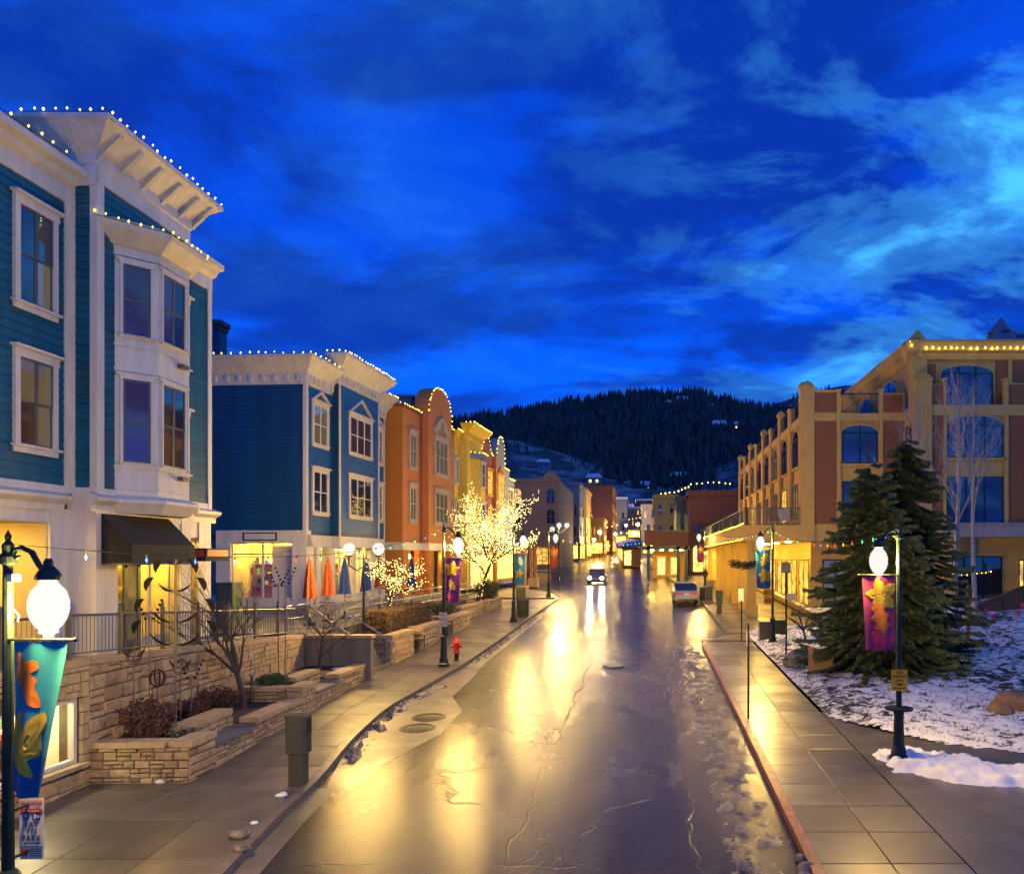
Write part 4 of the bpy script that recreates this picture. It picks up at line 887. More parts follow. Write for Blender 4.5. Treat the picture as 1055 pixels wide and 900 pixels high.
bulbs('roof_light_string', [FS3.p(12, .64, 14.32), FS3.p(-.62, .64, 14.32), F2.p(sA, .64, 14.32)], 'warm bulbs along the lower eave of the blue building', .42, .035)
bulbs('roof_light_string', [F2B.p(sA-.75, -.2, 15.02), F2B.p(sA-.75, .77, 15.02), F2B.p(sB+.75, .77, 15.02)], 'warm bulbs along the raised eave of the blue building', .3, .035)
bulbs('roof_light_string', [F2.p(sB+.8, .64, 14.32), F2.p(sC+.62, .64, 14.32)], 'warm bulbs on the far end eave of the blue building', .3, .035)
# ================================================================== ORANGE BUILDING
b3 = empty('orange_building', (-14.17, 44.2, GZT), 'orange stucco building with round arched parapet outlined in bulbs', 'building')
F3 = turned((-14.17, 44.2), .06); FS4 = Fr((-14.17, 44.2), (-F3.n.x, -F3.n.y), (-F3.u.x, -F3.u.y)); F3B = Fr(F3.p(0, .45, 0)[:2], (F3.u.x, F3.u.y))
mb = MB(); mb.fb(F3, 0, 3.1, -9, 0, 5.95, 13.9); mb.fb(F3, 7.7, 9.6, -9, 0, 5.95, 13.9); mb.build('wall', M['orange'], b3)
mb = MB(); mb.fb(FS4, .004, 9, 0, .03, 5.9, 13.9); mb.build('side_wall', M['orangeside'], b3)
sc = 5.4; rad = 2.25
arch = [(3.1, 5.95), (7.7, 5.95), (7.7, 13.9), (7.55, 14.3)]+[(sc+rad*math.cos(a), 14.3+1.75*math.sin(a)) for a in np.linspace(0, math.pi, 15)]+[(3.25, 14.3), (3.1, 13.9)]
mb = MB(); mb.plate(arch, F3, -.5, .45); mb.fb(F3, 3.1, 7.7, -8, -.5, 5.95, 14.0); mb.build('arched_wall', M['orange'], b3)
mb = MB(); mb.fb(F3, 2.75, 3.1, .0, .06, 5.95, 13.85); mb.build('recess_shade_strip', M['redstucco'], b3)  # dark red strip painting in the shaded recess beside the arched block
mb = MB(); mb.fb(F3, -.04, 9.65, 0, .10, 13.86, 14.0); mb.fb(FS4, -.05, 9, 0, .1, 13.86, 14.0); mb.build('coping', M['redstucco'], b3)
mb = MB(); mb.fb(F3, -.06, 9.62, -.3, .09, 5.5, 5.95); mb.fb(F3B, 3.05, 7.75, -.4, .06, 5.5, 5.96); mb.fb(FS4, -.06, 5, -.3, .09, 5.5, 5.95); mb.build('stone_band', M['cream'], b3)
M['stonetrim'] = mat('grey_stone_trim', (.36, .31, .24), .8)
for z0, z1 in ((10.4, 12.7), (7.2, 9.5)):
    window(F3, .9, 2.2, z0, z1, b3, M['stonetrim'], [M['glass'], M['glassdim']], units=2, fine=False, cw=.2); window(F3B, 4.1, 6.8, z0, z1+(.2 if z0 > 9 else 0), b3, M['stonetrim'], [M['glass'], M['glassdim']], units=3, fine=False, cw=.2); window(F3, 8.1, 9.2, z0, z1, b3, M['stonetrim'], [M['glass'], M['glassdim']], units=2, fine=False, cw=.2)
mb = MB()                                    # scrolled keystone group over the middle window
mb.plate([(4.0, 13.0), (4.6, 13.0), (4.7, 13.3), (5.1, 13.35), (5.2, 13.7), (5.45, 13.95), (5.7, 13.7), (5.8, 13.35), (6.2, 13.3), (6.3, 13.0), (6.9, 13.0), (6.9, 13.35), (6.45, 13.6), (6.2, 13.95), (5.8, 14.05), (5.45, 14.3), (5.1, 14.05), (4.7, 13.95), (4.45, 13.6), (4.0, 13.35)], F3B, 0, .12); mb.build('ornament', M['stonetrim'], b3)
M['amberwall'] = mat('amber_plaster', (.55, .26, .045), .7)
for fr_, a, b, d0 in ((F3, .0, .9, -.3), (F3, 2.6, 3.2, -.3), (F3B, 3.2, 3.5, -.6), (F3B, 7.3, 7.75, -.6), (F3, 9.2, 9.6, -.3)):
    mb = MB(); mb.fb(fr_, a, b, d0, .03, GZT, 5.5); mb.build('ground_floor_pier', M['orangeside'], b3)
mb = MB(); mb.fb(FS4, 0, 6, -.02, .03, GZT, 5.5); mb.build('side_wall_base', M['orangeside'], b3)
mb = MB(); mb.fb(F3, -.02, 9.6, -.8, .07, 2.3, GZT+.02); mb.fb(FS4, 0, 6, -.3, .07, 2.3, GZT+.021); mb.build('plinth', M['stonetrim0'], b3)
mb = MB(); mb.fb(F3, .9, 2.6, -.6, -.5, GZT, 5.5); mb.fb(F3, 3.5, 7.3, -.75, -.65, GZT, 5.5); mb.fb(F3, 7.7, 9.2, -.6, -.5, GZT, 5.5); mb.build('ground_floor_wall', M['amberwall'], b3)
for s in (1.75, 5.4, 8.4):
    q = MB(); q.lathe([(.02, .16), (.09, .1), (.11, -.06), (.03, -.12)], F3.p(s, -.30 if s != 5.4 else -.35, 5.1), 10); q.build('wall_lamp', mat('amber_wall_lamp', (1, .8, .4), .4, var=0, emit=(1, .50, .08), es=70), b3)
bulbs('roof_light_string', [FS4.p(5, .12, 14.02), FS4.p(-.1, .12, 14.02), F3.p(3.0, .12, 14.02)], 'warm bulbs on the low parapet of the orange building', .38, .039)
bulbs('roof_light_string', [F3B.p(sc-rad, .03, 14.3)]+[F3B.p(sc-(rad+.02)*math.cos(a), .03, 14.32+1.75*math.sin(a)) for a in np.linspace(0, math.pi, 19)]+[F3B.p(7.7, .03, 13.9)], 'warm bulbs outlining the round arch of the orange building', .32, .039, up=0)
bulbs('roof_light_string', [F3.p(7.8, .12, 14.02), F3.p(9.6, .12, 14.02)], 'short run of warm bulbs on the far end of the orange building', .3, .039)
mb = MB(); mb.fb(F3, 4.6, 8.2, -5, -1.2, 13.9, 15.4); mb.fb(F3, 4.5, 8.3, -5.1, -1.1, 15.4, 15.55); mb.build('roof_penthouse', M['greyblue'], b3)
# ================================================================== YELLOW BUILDING
b4 = empty('yellow_building', (-13.6, 53.9, GZT), 'yellow stucco building with small oriel window and lit flat eave', 'building')
F4 = turned((-13.6, 53.9), .055); F4B = Fr(F4.p(0, .6, 0)[:2], (F4.u.x, F4.u.y))
mb = MB(); mb.fb(F4, 0, 5.2, -8, 0, GZT, 13.8); mb.fb(F4, 1.1, 5.0, 0, .6, GZT, 14.1); mb.build('wall', M['yellow'], b4)
deepcornice(F4, -.05, 1.1, 13.3, 14.1, b4, .35, endov=(1, 0), m=M['yellow']); deepcornice(F4B, 1.1, 5.0, 13.7, 14.75, b4, .65, endov=(1, 1), m=M['yellow'])
oq = [F4B.p(2.0, 0, 0)[:2], F4B.p(2.5, .6, 0)[:2], F4B.p(3.8, .6, 0)[:2], F4B.p(4.3, 0, 0)[:2]]
mb = MB(); mb.prism(oq, 6.4, 12.4); mb.build('oriel', M['yellow'], b4); mb = MB(); mb.prism([F4B.p(1.8, -.1, 0)[:2], F4B.p(2.35, .78, 0)[:2], F4B.p(3.95, .78, 0)[:2], F4B.p(4.5, -.1, 0)[:2]], 12.4, 12.75); mb.build('oriel_roof', M['lead'], b4)
FO = Fr(oq[1], (F4.u.x, F4.u.y))
for z0, z1 in ((10.3, 12.2), (7.1, 9.2)):
    window(FO, .1, 1.2, z0, z1, b4, M['cream'], M['glassdim'], units=1, fine=False, cw=.1); window(F4, .15, .95, z0, z1, b4, M['cream'], M['glassdim'], units=1, fine=False, cw=.1)
window(F4, .2, .95, 3.0, 5.4, b4, M['cream'], M['glasslit'], units=1, fine=False, lights=1); window(F4B, 1.6, 4.6, 2.9, 5.4, b4, M['cream'], M['glasslit2'], units=3, fine=False, lights=1)
mb = MB(); mb.fb(F4B, 1.0, 5.05, 0, .12, 5.6, 6.1); mb.fb(F4, -.05, 1.1, 0, .12, 5.6, 6.1); mb.build('stone_band', M['cream'], b4)
bulbs('roof_light_string', [F4.p(-.3, .37, 14.12), F4.p(1.1, .37, 14.12)], 'short run of bulbs on the low eave of the yellow building', .3, .043)
bulbs('roof_light_string', [F4B.p(.5, .1, 14.77), F4B.p(.5, .67, 14.77), F4B.p(5.6, .67, 14.77)], 'bulbs along the high flat eave of the yellow building', .32, .043)
bulbs('roof_light_string', [F4B.p(1.8, .1, 12.78), F4B.p(2.35, .8, 12.78), F4B.p(3.95, .8, 12.78)], 'bulbs on the oriel roof of the yellow building', .3, .039)
# ================================================================== RED GABLED AND GREY-BLUE ARCHED BUILDINGS
b5 = empty('red_gabled_building', (-13.3, 59.2, GZT), 'dark red building with pointed gable outlined in bulbs', 'building')
F5 = turned((-13.3, 59.2), .05)
mb = MB(); mb.plate([(0, GZT), (5, GZT), (5, 13.5), (4.1, 13.6), (2.5, 15.3), (.9, 13.6), (0, 13.5)], F5, -.5, .25); mb.fb(F5, 0, 5, -8, -.5, GZT, 13.4); mb.build('wall', M['redstucco'], b5)
for z0, z1 in ((10.2, 12.4), (7.0, 9.2)):
    window(F5, .4, 1.7, z0, z1, b5, M['amberwall'], M['glasslit'], .25, units=2, fine=False); window(F5, 2.6, 4.4, z0, z1, b5, M['amberwall'], M['glasslit'], .25, units=2, fine=False)
window(F5, .5, 4.5, 2.9, 5.5, b5, M['amberwall'], M['glasslit2'], .25, units=4, fine=False, lights=1)
mb = MB(); mb.fb(F5, 4.6, 5.05, .25, .5, GZT, 13.7); mb.build('pilaster', M['orangeside'], b5)
bulbs('roof_light_string', [F5.p(.0, .28, 13.55), F5.p(.9, .28, 13.65), F5.p(2.5, .28, 15.35), F5.p(4.1, .28, 13.65), F5.p(5, .28, 13.55)], 'bulbs outlining the pointed gable of the dark red building', .36, .047)
b6 = empty('arched_grey_building', (-13.05, 64.3, GZT), 'grey-blue building with tall narrow arch outlined in bulbs', 'building')
F6 = turned((-13.05, 64.3), .045)
mb = MB(); mb.plate([(0, GZT), (8, GZT), (8, 12.3), (5.8, 12.3), (5.8, 13.0), (4.1, 13.0), (3.9, 13.6)]+[(2.4+1.4*math.cos(a), 13.9+1.7*math.sin(a)) for a in np.linspace(0, math.pi, 11)]+[(.9, 13.6), (0, 13.6)], F6, -.5, .2); mb.fb(F6, 0, 8, -8, -.5, GZT, 12.3); mb.build('wall', M['greyblue'], b6)
window(F6, 1.3, 3.6, 9.6, 12.4, b6, M['amberwall'], M['glasslit'], .2, units=3, fine=False, ped=True); window(F6, 1.3, 3.6, 6.9, 9.0, b6, M['cream'], M['glasslit'], .2, units=3, fine=False); window(F6, 5.2, 7.2, 9.4, 11.5, b6, M['cream'], M['glassdim'], .2, units=2, fine=False); window(F6, .5, 7.4, 3.1, 5.6, b6, M['amberwall'], M['glasslit2'], .2, units=5, fine=False, lights=1)
bulbs('roof_light_string', [F6.p(0, .23, 13.65), F6.p(.9, .23, 13.65)]+[F6.p(2.4-1.45*math.cos(a), .23, 13.95+1.7*math.sin(a)) for a in np.linspace(0, math.pi, 13)]+[F6.p(4.0, .23, 13.05), F6.p(5.8, .23, 13.05)], 'bulbs outlining the tall narrow arch of the grey-blue building', .4, .051)
bulbs('roof_light_string', [F6.p(5.8, .23, 12.35), F6.p(8, .23, 12.35)], 'bulbs on the low far end of the grey-blue building', .4, .051)
# ================================================================== FAR LEFT BUILDINGS
def arched(fr, s0, s1, z0, z1, parent, gl, d=.0, mf=None):
    sc_ = (s0+s1)/2; r = (s1-s0)/2; pts = [(s0, z0), (s1, z0)]+[(sc_+r*math.cos(a), z1-r+r*math.sin(a)) for a in np.linspace(0, math.pi, 9)]
    q = MB(); q.plate([(sc_+(s-sc_)*1.18, z0-.12 if z == z0 else z+.12) for s, z in pts], fr, d, d+.08); o = q.build('window', mf or M['brickbrown'], parent)
    q = MB(); q.plate(pts, fr, d+.08, d+.09); q.build('pane', gl, o); q = MB(); q.fb(fr, sc_-.04, sc_+.04, d+.09, d+.12, z0, z1-.05); q.fb(fr, s0, s1, d+.09, d+.12, (z0+z1)/2-.04, (z0+z1)/2+.04); q.build('sash', M['pewter'], o); return o
b7 = empty('brown_brick_building', (-11.4, 100, gz(100)), 'brown brick building with arched windows beyond the side street', 'building')
F7 = turned((-11.4, 100), -.05); FS7 = Fr((-11.4, 100), (-1, 0), (0, -1)); g0 = gz(100)
mb = MB(); mb.fb(FS7, 0, 14, -20, 0, g0-.3, 15.3); mb.build('wall', M['brickbrown'], b7)
mb = MB(); mb.fb(FS7, -.1, 14, -.3, .12, 15.1, 15.5); mb.fb(F7, -.1, 20, -.3, .12, 15.1, 15.5); mb.plate([(-.2, 15.5), (2.4, 15.5), (1.9, 16.1), (1.1, 16.6), (.3, 16.1)], FS7, -.3, .1); mb.fb(FS7, -.05, 14, 0, .08, g0+3.6, g0+3.9); mb.build('parapet', M['brickbrown'], b7)
for z in (9.6, 12.3):
    arched(FS7, .6, 1.6, z, z+1.9, b7, M['glass']); arched(FS7, 5.0, 6.1, z, z+1.9, b7, M['glasslit'] if z > 10 else M['glass'])
    for s in (2.5, 5.5, 8.5, 11.5, 14.5, 17.5): window(F7, s-.5, s+.5, z, z+1.9, b7, M['brickbrown'], M['glass'], units=1, fine=False)
for s in (2.0, 6.5, 11.0, 15.5): window(F7, s-1.6, s+1.6, g0+.7, g0+3.2, b7, M['amberwall'], M['glasslit2'], units=2, fine=False, lights=1)
window(FS7, 1.0, 3.4, g0+.5, g0+3.0, b7, M['amberwall'], M['glasslit'], units=2, fine=False, lights=1)
def farblock(name, label, pl, pr, ptop, Y, depth, m, wins=(2, 3), lit=.25, front=True, roofsnow=False, gl=True, fl=3.3):
    xl, xr = XA(pl, Y), XA(pr, Y); zt = ZA(ptop, Y); g = gz(Y); e = empty(name, ((xl+xr)/2, Y, g), label, 'building')
    mb = MB(); mb.box(xl, xr, Y, Y+depth, g-1, zt); mb.build('wall', m, e); mb = MB(); mb.box(xl-.2, xr+.2, Y-.2, Y+depth+.2, zt-.5, zt); mb.box(xl-.1, xr+.1, Y-.1, Y+depth, zt, zt+.15); mb.build('roof', M['snow'] if roofsnow else m, e)
    fr = Fr((xl, Y), (1, 0), (0, -1)); n = wins[0]; w = (xr-xl)/max(n, 1); z = g+fl+.9
    while z+1.9 < zt-.4 and n:
        for i in range(n):
            window(fr, w*(i+.28), w*(i+.72), z, z+1.7, e, m, M['glasslit'] if R.random() < lit else M['glass'], units=1, fine=False, lights=1, cw=.1)
        z += fl
    if gl: window(fr, w*.1, (xr-xl)-w*.1, g+.5, g+2.9, e, M['amberwall'], M['glasslit2'], units=max(1, n), fine=False, lights=1)
    if front:
        f2 = Fr((xr, Y), (0, 1)) if xr < 0 else Fr((xl, Y), (0, 1), (-1, 0)); z = g+fl+.9; n2 = wins[1]; w2 = depth/n2
        while z+1.9 < zt-.4:
            for i in range(n2): window(f2, w2*(i+.3), w2*(i+.7), z, z+1.7, e, m, M['glasslit'] if R.random() < lit else M['glass'], units=1, fine=False, lights=1, cw=.1)
            z += fl
        for i in range(n2): window(f2, w2*(i+.12), w2*(i+.88), g+.5, g+2.9, e, M['amberwall'], M['glasslit2'], units=2, fine=False, lights=1)
    return e
farblock('grey_row_building', 'pale grey narrow building next beyond the brown brick one', 580, 597, 497, 122, 10, M['greyblue'], (2, 2))
farblock('tan_row_building', 'tan narrow building between pale grey and dark red ones', 590, 604, 503, 134, 12, M['tan'], (2, 2), .5)
farblock('dark_red_brick_building', 'tall dark red brick building with blank end wall, far up the left side', 600, 631, 500, 165, 20, M['brickdark'], (0, 4), .2)
farblock('low_lit_shop', 'low shop with glowing front below the dark red brick wall', 603, 622, 534, 150, 10, M['amberwall'], (3, 3), .9)
farblock('grey_stone_building', 'grey building beyond the dark red brick one', 630, 646, 512, 200, 16, M['greyblue'], (2, 3), .2, roofsnow=True)
farblock('small_brick_building', 'small brown brick building at the top of the street', 644, 660, 522, 235, 14, M['brickbrown'], (3, 2), .5, roofsnow=True)
farblock('end_brick_building', 'wide brick building closing the top of the street', 655, 684, 514, 262, 18, M['brickdark'], (4, 3), .3, roofsnow=True)
farblock('end_white_house', 'white house with snowy roof above the far shops', 640, 652, 519, 290, 10, M['white'], (2, 2), .3, roofsnow=True)
# ================================================================== LEFT STREET FRONT
def stone_mesh(seed):
    rr = random.Random(seed); j = lambda a: rr.uniform(-a, a); q = MB()
    back = [(-.5, .5, -.5), (.5, .5, -.5), (.5, .5, .5), (-.5, .5, .5)]
    rim = [(x+j(.02), -.25+j(.05), z+j(.03)) for x, _, z in back]; fr_ = [(x*.90+j(.03), -.5+j(.12), z*.84+j(.04)) for x, _, z in back]
    q.add(back+rim+fr_+[(j(.1), -.56+j(.12), j(.1))], [(1, 0, 4, 5)[::-1], (2, 1, 5, 6)[::-1], (3, 2, 6, 7)[::-1], (0, 3, 7, 4)[::-1], (4, 5, 9, 8), (5, 6, 10, 9), (6, 7, 11, 10), (7, 4, 8, 11), (8, 9, 12), (9, 10, 12), (10, 11, 12), (11, 8, 12)])
    return q.mesh('stone', M['stone'])
STONES = [stone_mesh(i) for i in range(7)]
def stones(parent, fr, s0, s1, zlo, zhi, hole=None, course=.27, lens=(.22, .55), th=.11, d=0.0, maxn=300, yfar=999):
    fl = fr.u.cross(fr.n).z > 0; ang = math.atan2(fr.u.y, fr.u.x) if not fl else math.atan2(-fr.u.y, -fr.u.x)
    lst = []; zmin = min(zlo(s0), zlo(s1)); z = zmin-.05; zt = max(zhi(s0), zhi(s1))
    while z < zt:
        h = course*rp(.8, 1.2); s = s0
        while s < s1-.02:
            w = rp(*lens); w = s1-s if s1-s-w < lens[0]*.6 else w
            segs = [(z, z+h)] if R.random() < .72 else [(z, z+h*.5), (z+h*.5, z+h)]
            sub = [(s, s+w)] if len(segs) == 1 else [(s, s+w)]
            for za, zb in segs:
                parts = sub if (len(segs) == 1 or R.random() < .6) else [(s, s+w*.45), (s+w*.45, s+w)]
                for sa, sb in parts:
                    m_ = (sa+sb)/2; zb2 = min(zb, zhi(m_))
                    if zb2-za < .04 or zb < zlo(m_): continue
                    if hole and sb > hole[0] and sa < hole[1] and zb2 > hole[2] and za < hole[3]:
                        if sa < hole[0]-.08 and sb <= hole[1]: sb = hole[0]; m_ = (sa+sb)/2
                        elif sb > hole[1]+.08 and sa >= hole[0]: sa = hole[1]; m_ = (sa+sb)/2
                        elif za < hole[2]-.06: zb2 = hole[2]
                        elif zb2 > hole[3]+.06: za = hole[3]
                        else: continue
                    lst.append((sa, sb, za, zb2))
            s += w
        z += h
    lst.sort(key=lambda q: fr.p(q[0], 0, 0).y); rest = MB()
    for i, (sa, sb, za, zb) in enumerate(lst):
        c = fr.p((sa+sb)/2, d+th*.5-.01+rp(-.012, .012), (za+zb)/2)
        if i < maxn: piece('stone', STONES[R.randrange(7)], parent, c, (sb-sa-.022, th, zb-za-.022), (0, 0, ang))
        else:
            a, b = sa+.011, sb-.011; rest.fb(fr, a, b, d-.01, d+th*.85+rp(-.015, .015), za+.011, zb-.011)
    if rest.v: rest.build('far_stones', M['stone'], parent, kind='stuff')
def capmesh():
    q = MB(); q.hexa([(-.5, -.5, -.5), (.5, -.5, -.5), (.5, .5, -.5), (-.5, .5, -.5), (-.49, -.48, .5), (.49, -.48, .5), (.49, .48, .5), (-.49, .48, .5)]); return q.mesh('cap_stone', M['capstone'])
CAPM = capmesh()
def caps(parent, fr, s0, s1, z, d0, d1, ln=.85, th=.11, slope=None):
    k = max(1, round((s1-s0)/ln)); w = (s1-s0)/k; ang = math.atan2(fr.u.y, fr.u.x)
    for i in range(k):
        c = fr.p(s0+w*(i+.5), (d0+d1)/2, (z(s0+w*(i+.5)) if callable(z) else z)+th/2)
        sl = math.atan((z(s0+w*(i+1))-z(s0+w*i))/w) if callable(z) else 0
        o = piece('cap_stone', CAPM, parent, c, (w-.008, abs(d1-d0), th)); o.rotation_euler = (Matrix.Rotation(ang, 3, 'Z') @ Matrix.Rotation(-sl, 3, 'Y')).to_euler()
# retaining wall with a basement shop window
wtop = lambda y: 3.02-.0543*(y-15) if y > 15 else 3.02+.01*(15-y)
rw = empty('stone_retaining_wall', (-11.05, 15, .5), 'long sandstone retaining wall with a lit basement window below the teal building', 'wall')
FW1 = Fr((-11.05, 0)); FW2 = Fr((-11.05, 15), (-.0467, 1)); hole = (12.9, 14.78, 1.02, 2.30)
mb = MB(); mb.box(-11.45, -11.07, 5, 12.9, -.1, 2.9); mb.box(-11.45, -11.07, 14.78, 15.02, -.1, 2.9); mb.box(-11.45, -11.07, 12.9, 14.78, -.1, 1.02); mb.box(-11.45, -11.07, 12.9, 14.78, 2.30, 2.9)
mb.add([(-11.45, 15, -.1), (-11.07, 15, -.1), (-11.58, 25.6, .3), (-11.98, 25.6, .3), (-11.45, 15, 2.9), (-11.07, 15, 2.9), (-11.58, 25.6, 2.33), (-11.98, 25.6, 2.33)], [(3, 2, 1, 0), (4, 5, 6, 7), (0, 1, 5, 4), (1, 2, 6, 5), (2, 3, 7, 6), (3, 0, 4, 7)])
mb.build('core', M['mortar'], rw)
stones(rw, FW1, 9.5, 15.0, lambda s: gz(s), lambda s: wtop(s)-.12, hole, .26, (.22, .52), .09, -.03, 170)
stones(rw, FW2, 0, 10.5, lambda s: gz(15+s)+.4, lambda s: wtop(15+s)-.12, None, .27, (.24, .5), .09, -.03, 130)
caps(rw, FW1, 8, 15, wtop and (lambda s: wtop(s)-.12), -.42, .06, .8, .12); caps(rw, FW2, 0, 10.5, lambda s: wtop(15+s)-.12, -.42, .06, .8, .12)
# shop window in the wall
sw = MB()
for a, b, c, d in ((12.9, 12.98, 1.02, 2.3), (14.70, 14.78, 1.02, 2.3), (12.98, 14.70, 2.22, 2.3), (12.98, 14.70, 1.02, 1.10)): sw.box(-11.22, -11.10, a, b, c, d)
w = sw.build('window', M['white'], rw)
q = MB(); q.box(-11.2, -10.9, 12.8, 14.88, .93, 1.02); q.build('sill', M['capstone'], w); q = MB(); q.box(-11.17, -11.16, 12.98, 14.70, 1.10, 2.22); q.build('pane', M['clear'], w)
room(Fr((-11.24, 0)), 12.6, 14.95, 1.5, .7, 2.5, rw, M['paleint'], M['shopceil'], 0.0, 2, 'shop_display_room')
for i, z in enumerate((1.12, 1.42, 1.72)):
    dsp = empty('display_shelf', (-11.6, 13.9, z), '%s display shelf of small goods in the basement shop window' % ('lowest', 'middle', 'top')[i], 'shelf', 'shop window shelves')
    q = MB(); q.box(-11.95, -11.38, 12.98, 14.35, z, z+.02); q.build('board', M['clear'] if i else M['cream'], dsp)
    for k in range(9):
        y = 13.05+k*.145; h = rp(.05, .2); c = R.choice([(.5, .06, .03), (.05, .05, .06), (.6, .55, .45), (.5, .2, .03), (.1, .25, .3), (.65, .6, .55)])
        q = MB(); x = rp(-11.75, -11.5); q.hexa([(x-.07, y-.05, z+.02), (x+.07, y-.05, z+.02), (x+.07, y+.05, z+.02), (x-.07, y+.05, z+.02), (x-.05, y-.04, z+.02+h), (x+.05, y-.04, z+.02+h), (x+.05, y+.04, z+.02+h), (x-.05, y+.04, z+.02+h)])
        q.build('goods', mat('goods_%d_%d' % (i, k), c, .5, var=.1), dsp)
# terrace paving behind the wall
mb = MB(); yy = list(np.arange(5, 26.2, 1.5))
for a, b in zip(yy, yy[1:]):
    mb.add([(-15, a, wtop(a)-.10), (-11.35+min(0, wallL(a)+11.05), a, wtop(a)-.10), (-11.35+min(0, wallL(b)+11.05), b, wtop(b)-.10), (-15, b, wtop(b)-.10)], [(0, 1, 2, 3)])
mb.build('terrace', M['slabfar'], kind='structure')
mb = MB(); mb.box(-30, -11.3, 26.0, 58, 1.2, 2.42); mb.build('restaurant_patio', M['slabfar'], kind='structure')
# railing on the wall
rl = empty('iron_railing', (-11.25, 15, 3.0), 'grey iron railing of thin upright bars on top of the stone wall', 'railing')
def rpt(y, z): return (-11.28+min(0, wallL(y)+11.05), y, wtop(y)+z)
for z, r in ((.86, .028), (.10, .02)):
    q = MB(); q.tube([rpt(8, z), rpt(15, z), rpt(25.4, z)], r, 6); q.build('rail', M['pewter'], rl)
y = 8.6; k = 0
while y < 25.4:
    q = MB(); p = rpt(y, 0); q.box(p[0]-.035, p[0]+.035, p[1]-.035, p[1]+.035, p[2]-.02, p[2]+.95); q.lathe([(.045, .95), (.05, .98), (.02, 1.02), (.04, 1.07), (.0, 1.13)], p, 8); q.build('post', M['pewter'], rl); y += 1.55
q = MB(); y = 8.05
while y < 25.3: a, b = rpt(y, .1), rpt(y, .86); q.tube([a, b], .011, 4, False); y += .115
q.build('balusters', M['pewter'], rl, kind='stuff')
# stepped stone planter with benches
pl = empty('stepped_stone_planter', (-9.3, 18, .6), 'stepped sandstone planter with two stone benches along the left pavement', 'planter')
FP = Fr((-9.1, 15.1), (-.034, 1)); gP = lambda s: gz(15.1+s)
segs = [(0, .95, 1.24, 'p'), (.95, 2.8, 1.0, 'b'), (2.8, 5.3, 1.13, 'p'), (5.3, 6.3, 1.43, 'p'), (6.3, 8.0, 1.17, 'b'), (8.0, 10.45, 1.36, 'p')]
core = MB(); so_ = MB()
for a, b, zt, ty in segs:
    core.fb(FP, a+.005, b-.005, -.45, -.02, gP(a)-.2, zt)
    stones(pl, FP, a, b, gP, lambda s, zt=zt: zt, None, .17, (.16, .48), .07, -.03)
    if ty == 'p':
        caps(pl, FP, a, b, zt, -.42, .06, .62)
        so_.fb(FP, a, b, -2.6 if a < 8 else -1.9, -.40, zt-.06, zt+.02)
    else:
        q = MB(); q.fb(FP, a, b, -.56, .05, zt, zt+.08); q.build('bench_seat', M['seat'], pl)
        core.fb(FP, a, b, -.95, -.57, gP(a), zt+.36); caps(pl, FP, a, b, zt+.36, -.98, -.54, .62)
        stones(pl, Fr(FP.p(0, -.58, 0)[:2], (FP.u.x, FP.u.y)), a, b, lambda s, zt=zt: zt+.08, lambda s, zt=zt: zt+.36, None, .14, (.2, .45), .05, 0)
        so_.fb(FP, a, b, -2.6, -.9, zt+.2, zt+.30)
core.fb(FP, 0.0, .4, -1.95, -.45, gP(0)-.2, 1.24); core.fb(FP, 5.3, 5.7, -1.9, -.45, 1.0, 1.43); core.fb(FP, 8.0, 8.3, -1.6, -.45, 1.0, 1.36); core.fb(FP, 2.8, 3.1, -1.0, -.45, .9, 1.13)
core.build('core', M['mortar'], pl); so_.build('soil', M['soil'], pl)
for s, w, z0, z1 in ((0, 1.95, gP(0), 1.24), (2.8, .6, 1.06, 1.13), (5.3, 1.9, 1.13, 1.43), (8.0, .6, 1.22, 1.36)):
    fr = Fr(FP.p(s, -w, 0)[:2], (FP.n.x, FP.n.y), (-FP.u.x, -FP.u.y))
    stones(pl, fr, 0, w, lambda q, z=z0: z, lambda q, z=z1: z, None, .17, (.18, .42), .07, -.03)
    if w > .7: caps(pl, fr, .05, w-.44, z1, -.36, .07, .62)
# concrete end wall and stairs
cw_ = MB(); cw_.box(-11.6, -9.25, 25.5, 25.75, .7, 2.32); ew = cw_.build('concrete_end_wall', M['concrete'], label='stained grey concrete wall closing the planter beside the steps', cat='wall', base=(-10.4, 25.6, .7))
q = MB(); q.box(-11.65, -9.2, 25.44, 25.81, 2.32, 2.42); q.build('coping', M['capstone'], ew)
st = empty('stone_steps', (-10.4, 27, .95), 'stone steps from the pavement up to the restaurant patio', 'steps')
for i in range(9):
    q = MB(); z1 = gz(26.9)+.163*(i+1); q.box(-9.5-.24*(i+1)-.02, -9.5-.24*i, 25.82, 28.2, .7, z1); q.build('step', M['gutter'], st)
for y, w in ((25.95, 'nearer'), (28.1, 'farther')):
    hr = empty('stair_handrail', (-10.4, y, 1), 'curved steel handrail on the %s side of the stone steps' % w, 'handrail', 'stair handrails')
    q = MB(); z0 = gz(27); q.tube([(-9.35, y, z0+.45), (-9.25, y, z0+.62), (-9.3, y, z0+.85), (-9.55, y, z0+1.0), (-11.5, y, z0+2.38), (-12.1, y, z0+2.42)], .028, 8); q.build('rail', M['steel'], hr)
    for x, zz in ((-9.6, 0), (-10.6, .75), (-11.6, 1.45)): q = MB(); q.tube([(x, y, z0+zz), (x, y, z0+zz+.98)], .022, 6); q.build('post', M['steel'], hr)
